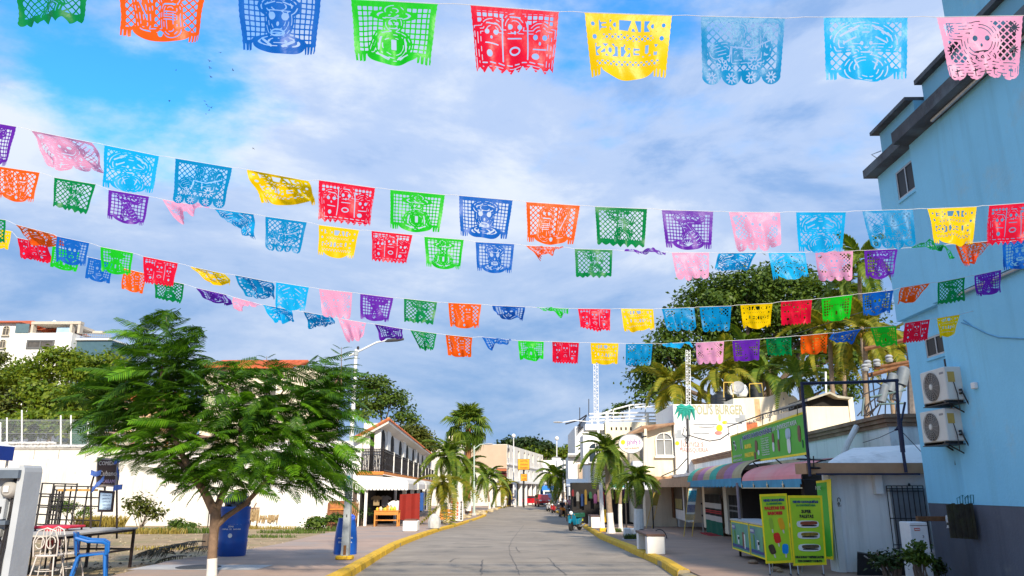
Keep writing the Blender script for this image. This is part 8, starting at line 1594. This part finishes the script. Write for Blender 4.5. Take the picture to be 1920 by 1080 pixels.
GLY = {'D': [[(0, 0), (0, 1)], [(0, 0), (.6, .1), (.9, .5), (.6, .9), (0, 1)]], 'I': [[(.45, 0), (.45, 1)]], 'A': [[(0, 1), (.45, 0), (.9, 1)], [(.2, .6), (.7, .6)]],
       'E': [[(.85, 0), (0, 0), (0, 1), (.85, 1)], [(0, .5), (.7, .5)]], 'M': [[(0, 1), (0, 0), (.45, .6), (.9, 0), (.9, 1)]], 'U': [[(0, 0), (0, .8), (.45, 1), (.9, .8), (.9, 0)]],
       'R': [[(0, 1), (0, 0), (.7, .05), (.8, .3), (.6, .5), (0, .5)], [(.4, .5), (.9, 1)]], 'T': [[(0, 0), (.9, 0)], [(.45, 0), (.45, 1)]], 'O': [[(.45, 0), (.9, .3), (.9, .7), (.45, 1), (0, .7), (0, .3), (.45, 0)]],
       'S': [[(.85, .1), (.4, 0), (.05, .25), (.8, .7), (.5, 1), (0, .9)]]}
def word(x, y, s, x0, x1, y0, y1, r, mirror=False):
    f = np.full_like(x, -1.0); n = len(s); cw = (x1 - x0) / n
    for i, ch in enumerate(s):
        if ch == ' ': continue
        for pl_ in GLY[ch]:
            for a, c in zip(pl_, pl_[1:]):
                q = [x0 + (i + .12 + a[0] * .8) * cw, y0 + a[1] * (y1 - y0), x0 + (i + .12 + c[0] * .8) * cw, y0 + c[1] * (y1 - y0)]
                if mirror: q[0] = 1 - q[0]; q[2] = 1 - q[2]
                f = np.maximum(f, cap(x, y, *q, r))
    return f
def bottom(kind, x):
    c = np.clip(1 - ((x - .5) / .34) ** 2, 0, None)
    if kind == 'arc':
        o = np.where(np.abs(x - .5) < .34, .645 + .125 * np.sqrt(c), .735 + .012 * tri(x * 18)); slit = (np.abs(x - .5) > .33) & (np.abs(((x + .02) / .048) % 1 - .5) < .13); return np.where(slit, .655, o)
    if kind == 'zig': return .70 + .07 * (1 - tri(x * 9 + .5))
    if kind == 'scal': u = (x * 4) % 1; return .67 + .11 * np.sqrt(np.clip(1 - ((u - .5) / .5) ** 2, 0, 1))
    return .69 + .075 * (1 - tri(x * 6.5 + .3)) * (.6 + .4 * np.sin(x * 17) ** 2)
def design(k, nx, mirror=False):
    ny = int(nx * ASP); gx, gy = np.meshgrid(np.linspace(0, 1, nx + 1), np.linspace(0, ASP, ny + 1)); x, y = gx, gy
    th = max(.0085, .62 / nx)
    bk = {'A': 'pt', 'B': 'arc', 'C': 'arc', 'D': 'arc', 'E': 'zig', 'F': 'arc', 'G': 'scal', 'H': 'arc', 'I': 'scal', 'J': 'arc'}[k]
    wob = .006 * np.abs(np.sin(y * 45)); outer = np.minimum(np.minimum(x - .004 - wob, .996 - wob - x), np.minimum(y + .01, bottom(bk, x) - y))
    eyes = lambda a, b_, c, d, r: U(ell(x, y, a, b_, r, r * 1.15), ell(x, y, c, d, r, r * 1.15))
    win = rect(x, y, .075, .925, .06, .615)
    if k in 'ABGH': lat = diam(x, y, .096 if nx > 60 else .12, th)
    else: lat = sqr(x, y, .064 if nx > 60 else .085, th)
    ribs = lambda cx, y0, n, w: U(*[cap(x, y, cx - w, y0 + i * .035, cx + w, y0 + i * .035 + .008, .006) for i in range(n)])
    if k == 'A':
        fig = U(ell(x, y, .5, .15, .07, .075), ell(x, y, .5, .1, .19, .032), cap(x, y, .5, .22, .51, .4, .085), cap(x, y, .47, .24, .3, .2, .04), cap(x, y, .3, .2, .24, .1, .032), cap(x, y, .54, .25, .7, .3, .04), cap(x, y, .7, .3, .75, .19, .03), cap(x, y, .47, .4, .4, .63, .06), cap(x, y, .54, .4, .68, .5, .06), cap(x, y, .68, .5, .66, .63, .045))
        cut = U(eyes(.47, .15, .53, .15, .015), ribs(.5, .26, 4, .045), cap(x, y, .47, .19, .53, .19, .005))
    elif k == 'B':
        fig = U(cap(x, y, .25, .14, .3, .56, .1), rect(x, y, .385, .415, .06, .64), ell(x, y, .6, .2, .14, .145), cap(x, y, .62, .36, .64, .6, .14), ell(x, y, .5, .63, .4, .05))
        cut = U(eyes(.56, .19, .65, .19, .025), ribs(.62, .38, 4, .07), cap(x, y, .54, .28, .67, .28, .01), cap(x, y, .22, .2, .33, .5, .007), ell(x, y, .5, .67, .035, .04))
    elif k == 'C':
        fig = U(ell(x, y, .5, .19, .27, .15), ell(x, y, .5, .36, .19, .27), ell(x, y, .5, .62, .36, .09))
        cut = U(eyes(.42, .31, .58, .31, .042), ell(x, y, .5, .41, .018, .03), S(ell(x, y, .5, .52, .1, .05), ell(x, y, .5, .52, .075, .03)), cap(x, y, .43, .52, .57, .52, .007), cap(x, y, .3, .6, .42, .68, .014), cap(x, y, .7, .6, .58, .68, .014), cap(x, y, .33, .17, .45, .13, .008), cap(x, y, .67, .17, .55, .13, .008), cap(x, y, .36, .24, .64, .24, .006))
    elif k == 'D':
        fig = U(ell(x, y, .5, .17, .28, .075), ell(x, y, .5, .11, .15, .09), ell(x, y, .5, .27, .12, .12), ell(x, y, .5, .54, .25, .2), cap(x, y, .35, .42, .25, .6, .06))
        cut = U(eyes(.46, .27, .54, .27, .02), rect(x, y, .47, .53, .46, .58), cap(x, y, .36, .45, .33, .6, .01), cap(x, y, .64, .45, .67, .6, .01), cap(x, y, .4, .2, .6, .2, .006), cap(x, y, .45, .33, .55, .33, .006), cap(x, y, .3, .65, .45, .69, .009), cap(x, y, .7, .65, .55, .69, .009))
    elif k == 'E':
        fig = U(rect(x, y, 0, 1, .2, .8), ell(x, y, .24, .3, .17, .19), ell(x, y, .5, .22, .17, .19), ell(x, y, .8, .33, .16, .19)); win = rect(x, y, .06, .94, .05, .3)
        ring = lambda cx, cy, r: S(ell(x, y, cx, cy, r, r), ell(x, y, cx, cy, r - .012, r - .012))
        cut = U(eyes(.18, .3, .28, .3, .028), eyes(.45, .22, .56, .22, .028), eyes(.75, .34, .86, .34, .028), ell(x, y, .23, .37, .014, .022), ell(x, y, .505, .29, .014, .022), ell(x, y, .805, .41, .014, .022), ell(x, y, .2, .56, .035, .04), ell(x, y, .76, .57, .045, .04), S(ell(x, y, .5, .5, .07, .05), ell(x, y, .5, .5, .05, .03)),
                *[cap(x, y, .1 + .1 * i, .655, .16 + .1 * i, .662, .007) for i in range(8)], cap(x, y, .36, .1, .35, .62, .008), cap(x, y, .65, .14, .67, .62, .008), cap(x, y, .16, .44, .3, .45, .008), cap(x, y, .42, .36, .58, .36, .008), cap(x, y, .73, .48, .88, .48, .008), cap(x, y, .45, .1, .56, .1, .008), cap(x, y, .18, .19, .3, .2, .008))
    elif k == 'F':
        fig = np.full_like(x, -1.0); lat = np.full_like(x, -1.0); win = np.full_like(x, -1.0)
        h1 = rect(x, y, .16, .84, .075, .20); h2 = rect(x, y, .10, .90, .36, .50)
        cut = U(S(h1, word(x, y, 'DIA DE', .17, .83, .085, .19, .019, mirror)), S(h2, word(x, y, 'MUERTOS', .105, .895, .37, .49, .019, mirror)), np.minimum(rect(x, y, .2, .8, .245, .31), -diam(x, y, .07, .011)), np.minimum(rect(x, y, .1, .9, .555, .62), -diam(x, y, .07, .011)), eyes(.09, .12, .91, .12, .022), eyes(.1, .28, .9, .28, .026))
    elif k == 'G':
        fig = U(ell(x, y, .47, .15, .095, .09), ell(x, y, .68, .16, .075, .07), cap(x, y, .47, .22, .44, .34, .08), cap(x, y, .68, .24, .68, .34, .07), cap(x, y, .18, .42, .3, .38, .1), rect(x, y, .35, .8, .33, .55), ell(x, y, .8, .3, .08, .2), ell(x, y, .26, .55, .085, .085), ell(x, y, .66, .53, .105, .105))
        spk = lambda cx, cy, r, n: U(*[cap(x, y, cx + r * .35 * math.cos(a), cy + r * .35 * math.sin(a), cx + r * .8 * math.cos(a), cy + r * .8 * math.sin(a), .008) for a in [2 * PI * i / n for i in range(n)]])
        cut = U(spk(.26, .55, .085, 8), spk(.66, .53, .105, 10), cap(x, y, .36, .34, .6, .36, .007), cap(x, y, .36, .36, .35, .5, .007), cap(x, y, .52, .36, .53, .48, .007), cap(x, y, .6, .36, .85, .26, .008), *[spk(.125 + .25 * i, .70, .075, 9) for i in range(4)])
    elif k == 'H':
        fig = U(S(ell(x, y, .5, .3, .42, .27), rect(x, y, 0, 1, .42, .8)), ell(x, y, .5, .3, .15, .2), ell(x, y, .5, .62, .3, .2))
        cut = U(eyes(.45, .31, .56, .31, .02), cap(x, y, .2, .22, .42, .1, .012), cap(x, y, .8, .22, .58, .1, .012), cap(x, y, .25, .3, .38, .24, .01), cap(x, y, .75, .3, .62, .24, .01), cap(x, y, .44, .42, .57, .42, .008), cap(x, y, .36, .52, .4, .62, .009), cap(x, y, .64, .52, .6, .62, .009), ell(x, y, .5, .36, .01, .018), cap(x, y, .46, .18, .54, .18, .007))
    elif k == 'I':
        fig = U(ell(x, y, .48, .3, .25, .27), rect(x, y, .05, .5, .05, .3), rect(x, y, 0, 1, .56, .8), ell(x, y, .5, .52, .2, .12)); lat = diam(x, y, .09, th)
        ros = lambda cx, cy, r: U(*[cap(x, y, cx + r * .4 * math.cos(a), cy + r * .4 * math.sin(a), cx + r * math.cos(a), cy + r * math.sin(a), .007) for a in [PI * i / 5 for i in range(10)]])
        cut = U(eyes(.42, .27, .57, .27, .03), ros(.12, .14, .06), ros(.9, .14, .06), ros(.12, .42, .07), ros(.9, .42, .06), cap(x, y, .4, .44, .56, .44, .009), *[cap(x, y, .34 + .07 * i, .5, .36 + .07 * i, .53, .006) for i in range(5)], *[U(cap(x, y, .125 + .25 * i, .64, .125 + .25 * i, .73, .006), cap(x, y, .1 + .25 * i, .67, .15 + .25 * i, .67, .006)) for i in range(4)], ell(x, y, .49, .36, .014, .025))
    else:
        fig = U(*[ell(x, y, .28 + .1 * i, .13 + .012 * (i % 2), .07, .07) for i in range(6)], ell(x, y, .55, .2, .27, .06), cap(x, y, .38, .2, .45, .36, .06), cap(x, y, .42, .24, .72, .6, .09), cap(x, y, .45, .4, .4, .5, .05), ell(x, y, .5, .64, .34, .08))
        cut = U(*[cap(x, y, .5, .69, .5 + .11 * math.cos(a), .69 - .1 * math.sin(a), .007) for a in (.5, .9, 1.3, 1.75, 2.2, 2.6)], *[cap(x, y, .53 + .045 * i, .42 + .055 * i, .59 + .045 * i, .39 + .05 * i, .008) for i in range(4)], eyes(.39, .26, .44, .26, .014), *[ell(x, y, .3 + .1 * i, .14, .018, .018) for i in range(5)], cap(x, y, .4, .33, .45, .33, .006))
    f = U(np.minimum(win, np.maximum(lat, fig)), -win, fig) if k != 'F' else np.full_like(x, 1.0)
    if nx > 55 and k != 'F':     # dashed inner outline and punched dots that follow the figure, like the chisel cuts of the real paper
        tw = .0048 if nx > 90 else .006; q_ = np.sin(x * 52 + 2 * np.sin(y * 31)) + np.sin(y * 58 + 2 * np.sin(x * 27))
        cut = U(cut, np.minimum(tw - np.abs(fig - .026), (q_ + .55) * .02), np.minimum(tw - np.abs(fig - .062), (q_ + .2) * .02), np.minimum(tw - np.abs(fig - .1), (.3 - q_) * .02))
        px_, py_ = (x * 26) % 1 - .5, (y * 26) % 1 - .5; rim = np.minimum(np.minimum(x, 1 - x), y); cut = U(cut, np.minimum((.2 - np.hypot(px_, py_)) / 26, .012 - np.abs(rim - .036)))
    f = np.minimum(f, outer); f = np.minimum(f, -cut)
    # marching squares
    W = nx + 1; V = list(zip(gx.ravel(), gy.ravel())); inside = f > 0; tris = []; ec = {}
    fr = f.ravel(); P0 = V[:]; ins = inside.ravel()
    def cutpt(a, b_):
        key = (a, b_) if a < b_ else (b_, a)
        if key not in ec:
            t = fr[a] / (fr[a] - fr[b_]); ec[key] = len(P0); P0.append((V[a][0] + (V[b_][0] - V[a][0]) * t, V[a][1] + (V[b_][1] - V[a][1]) * t))
        return ec[key]
    cs = inside[:-1, :-1].astype(int) + inside[:-1, 1:] + inside[1:, 1:] + inside[1:, :-1]
    for j, i in zip(*np.nonzero(cs)):
        a = j * W + i; q = (a, a + 1, a + W + 1, a + W)
        if cs[j, i] == 4: tris += [(q[0], q[1], q[2]), (q[0], q[2], q[3])]; continue
        poly = []
        for m_ in range(4):
            c0, c1 = q[m_], q[(m_ + 1) % 4]
            if ins[c0]: poly.append(c0)
            if ins[c0] != ins[c1]: poly.append(cutpt(c0, c1))
        for m_ in range(1, len(poly) - 1): tris.append((poly[0], poly[m_], poly[m_ + 1]))
    Pa = np.array(P0); Ta = np.array(tris, np.int64); used = np.unique(Ta); mp = np.zeros(len(Pa), np.int64); mp[used] = np.arange(len(used))
    return Pa[used], mp[Ta]
_D = {}
def get_design(k, nx, mirror):
    key = (k, nx, mirror if k == 'F' else False)
    if key not in _D: _D[key] = design(k, nx, mirror)
    return _D[key]
FLAG = {'A': ('dark green', 'dancing figure', (0.0, 0.22, 0.055)), 'B': ('orange', 'coffin and skeleton', (0.88, 0.11, 0.005)), 'C': ('deep blue', 'large skull', (0.005, 0.12, 0.50)), 'D': ('bright green', 'hatted figure', (0.01, 0.52, 0.015)),
        'E': ('crimson', 'three skulls', (0.72, 0.004, 0.035)), 'F': ('yellow', 'cut lettering', (0.90, 0.56, 0.0)), 'G': ('teal blue', 'wagon', (0.0, 0.24, 0.52)), 'H': ('sky blue', 'sombrero figure', (0.005, 0.40, 0.78)), 'I': ('pale pink', 'flowered skull', (0.78, 0.34, 0.52)), 'J': ('purple', 'lady in a wide hat', (0.13, 0.02, 0.38))}
FMAT = {k: foilmat('foil_' + v[0].replace(' ', '_'), v[2]) for k, v in FLAG.items()}
# one tuple per flag: kind, top-left px, top-right px, bottom-left px, bottom-right px
ROWS = [
 ('nearest string',160,150,[('A',26,-52,180,-38,34,56,170,62),('B',220,-40,388,-26,228,75,372,84),('C',445,-22,603,-10,452,98,590,108),('D',657,-1,822,8,665,118,806,128),('E',881,10,1049,23,893,138,1037,140),('F',1095,24,1261,30,1108,150,1248,152),('G',1313,31,1473,35,1316,160,1463,158),('H',1543,33,1703,33,1548,156,1701,153),('I',1755,33,1919,30,1783,150,1912,147)]),
 ('second string from the front',102,92,[('J',-72,220,31,238,-66,305,12,316),('I',58,245,173,268,78,312,167,302),('H',195,272,299,293,193,355,288,367),('G',328,297,436,315,322,380,420,391),('F',462,318,579,340,485,383,578,358),('E',597,338,704,353,597,416,695,427),('D',731,356,835,366,732,432,825,440),('C',860,367,962,376,863,445,950,452),('B',986,379,1088,386,988,457,1075,462),('A',1115,388,1214,392,1120,463,1210,465),('J',1240,394,1338,397,1249,468,1334,471),('I',1366,398,1463,399,1382,472,1460,471),('H',1492,398,1587,398,1502,471,1588,470),('G',1616,396,1712,393,1630,470,1712,466),('F',1738,392,1832,388,1742,464,1823,464),('E',1854,386,1950,379,1857,459,1945,456)]),
 ('third string from the front',74,60,[('B',-5,312,75,324,-4,374,62,383),('A',101,333,180,346,100,391,161,405),('J',203,356,280,369,202,413,269,427),('I',304,374,395,391,332,419,394,402),('H',402,392,476,402,408,399,467,442),('G',497,406,576,417,498,468,563,477),('F',597,422,674,432,597,481,662,488),('E',696,433,774,441,697,491,763,497),('D',795,444,870,450,800,503,862,508),('C',891,454,965,458,895,511,958,515),('B',985,461,1057,464,1012,494,1045,487),('A',1077,467,1149,469,1080,523,1147,523),('J',1170,471,1243,473,1184,486,1240,491),('I',1259,474,1330,474,1266,527,1327,527),('H',1347,475,1419,474,1352,494,1416,493),('H',1440,474,1510,474,1448,528,1512,527),('I',1528,472,1600,471,1542,523,1600,525),('J',1620,470,1684,467,1632,521,1680,519),('A',1707,465,1772,460,1714,470,1770,496),('B',1792,458,1866,452,1828,494,1860,474),('C',1880,455,1950,446,1897,502,1944,500)]),
 ('fourth string from the front',62,48,[('A',-42,405,11,413,-40,450,8,458),('B',28,421,101,440,36,452,96,450),('C',106,443,168,456,105,493,158,502),('D',188,463,250,475,189,511,243,519),('E',268,481,334,494,268,532,325,540),('F',357,500,421,514,388,534,419,524),('G',440,516,512,530,456,554,506,552),('H',517,529,580,539,517,579,570,586),('I',598,542,661,549,605,594,657,599),('J',675,551,738,559,675,600,727,606),('A',757,560,820,567,757,606,812,612),('B',840,568,903,571,842,613,897,618),('C',922,573,985,576,928,584,980,594),('D',1006,577,1067,579,1020,591,1063,602),('E',1083,579,1145,580,1088,622,1143,625),('F',1164,579,1225,580,1170,625,1225,623),('G',1240,579,1302,577,1248,623,1304,622),('G',1311,576,1372,574,1320,621,1372,618),('F',1388,572,1449,569,1398,615,1450,612),('E',1464,566,1523,562,1470,609,1523,607),('D',1540,560,1599,553,1550,602,1599,597),('C',1617,551,1676,544,1630,590,1680,583),('B',1689,540,1744,531,1700,562,1734,557),('A',1758,530,1810,520,1770,570,1818,562),('J',1827,517,1878,506,1848,551,1893,545)]),
 ('farthest string',54,44,[('F',-30,425,22,434,-26,465,17,471),('E',32,446,88,458,30,482,84,491),('D',98,461,150,474,93,502,144,512),('C',165,482,214,493,158,523,205,534),('B',231,503,275,514,227,543,266,552),('A',290,522,345,533,286,560,333,568),('J',367,540,424,553,372,558,422,563),('I',436,557,492,572,447,590,490,578),('H',492,571,547,582,518,606,542,596),('G',569,585,622,594,574,611,618,600),('I',634,597,687,606,650,641,685,641),('J',702,608,755,617,712,633,750,627),('A',769,619,819,626,790,659,813,661),('B',835,628,886,633,838,666,881,670),('C',903,632,960,638,918,661,956,646),('D',971,639,1020,641,974,678,1019,679),('E',1035,641,1086,643,1036,680,1084,683),('F',1107,643,1160,644,1110,683,1158,685),('G',1173,645,1224,644,1174,685,1220,686),('H',1240,645,1293,642,1243,660,1291,655),('I',1304,643,1358,640,1310,681,1356,682),('J',1373,639,1425,636,1380,677,1426,676),('A',1436,635,1485,631,1448,666,1493,664),('B',1501,630,1553,625,1511,661,1557,661),('C',1562,625,1615,617,1570,632,1610,638),('D',1631,615,1680,611,1636,653,1681,651),('E',1697,606,1744,599,1700,643,1744,638),('F',1757,597,1800,590,1772,631,1800,626)]),
]
ORD = ['first', 'second', 'third', 'fourth', 'fifth']
STRING = mat('white_nylon_string', (0.6, 0.6, 0.62), 0.5, 0.05, 20)
for ri, (rname, wpx, nx, flags) in enumerate(ROWS):
    dep = 0.45 * F / wpx; ymid = flags[len(flags) // 2][2]; Yr = ray(960, ymid)[1] * dep
    cnt = {}; tot = {}
    for fl in flags: tot[fl[0]] = tot.get(fl[0], 0) + 1
    pts = []
    for fi, (k, xl, yl, xr, yr, bxl, byl, bxr, byr) in enumerate(flags):
        g = np.random.default_rng(ri * 100 + fi + 5); cnt[k] = cnt.get(k, 0) + 1
        TL, TR = np.array(P(xl, yl, Yr)), np.array(P(xr, yr, Yr)); BL, BR = np.array(P(bxl, byl, Yr)), np.array(P(bxr, byr, Yr))
        w = 0.45; L = w * ASP * 0.97
        mir = ri in (0, 1, 2) and k == 'F'
        uv, tr = get_design(k, nx, mir); s = uv[:, 0:1]; t = uv[:, 1:2] / ASP
        if ri % 2 == 1 and k != 'F' and g.random() < .5: s = 1 - s
        top = TL * (1 - s) + TR * s; dl, dr = BL - TL, BR - TR
        rl = math.sqrt(max(0.0, L * L - dl @ dl)) ; rr = math.sqrt(max(0.0, L * L - dr @ dr)); sg = 1 if g.random() < .7 else -1
        d = dl * (1 - s) + dr * s; back = (rl * (1 - s) + rr * s) * sg
        fore = max(rl, rr) / L
        pos = top + d * t ** (1.0 + .25 * fore)
        pos[:, 1:2] += back * (t ** .9)
        am = (.012 + .03 * fore) * w * 2.2; ph = g.random(3) * 6.28
        rip = am * t ** .8 * (np.sin(s * (7 + 6 * g.random()) + ph[0] + t * 1.5) + .5 * np.sin(s * 17 + ph[1] - t * 4) + .45 * np.sin(t * 9 + s * 5 + ph[2]))
        pos[:, 1:2] += rip; pos[:, 0:1] += rip * .25; pos[:, 2:3] += rip * (.15 + .5 * fore) * (1 if sg > 0 else -1)
        o0 = (TL + TR) / 2; me = np_mesh('paper_flag', pos - o0, tr, FMAT[k], True); o = link(bpy.data.objects.new('paper_flag', me)); o.location = o0
        nm, what, _ = FLAG[k]
        if tot[k] > 1: lab = f'{ORD[cnt[k]-1]} {nm} cut-paper flag from the left on the {rname}'
        else: lab = f'only {nm} cut-paper flag with {what} on the {rname}'
        tag(o, lab, 'paper flag', 'cut-paper flags strung over the street'); pts += [Vector(TL), Vector(TR)]
    a, z = pts[0], pts[-1]
    ends_r = {0: (2150, 24), 1: (2060, 368), 2: (2020, 436), 3: (1925, 494), 4: (1850, 577)}[ri]
    path = [a + (a - pts[2]).normalized() * 1.2 + Vector((0, 0, .06))]
    for i, p in enumerate(pts):
        path.append(p)
        if i % 2 == 1 and i < len(pts) - 1: q = p.lerp(pts[i + 1], .5); q.z += .004; path.append(q)
    path.append(P(*ends_r, Yr))
    single('bunting_string', B().tube([p + Vector((0, 0, .003)) for p in path], 0.0015 + .0004 * ri, 5), STRING, f'thin white cord, the {rname}, carrying cut-paper flags', 'string', tuple(path[0]), 'cords of the bunting')
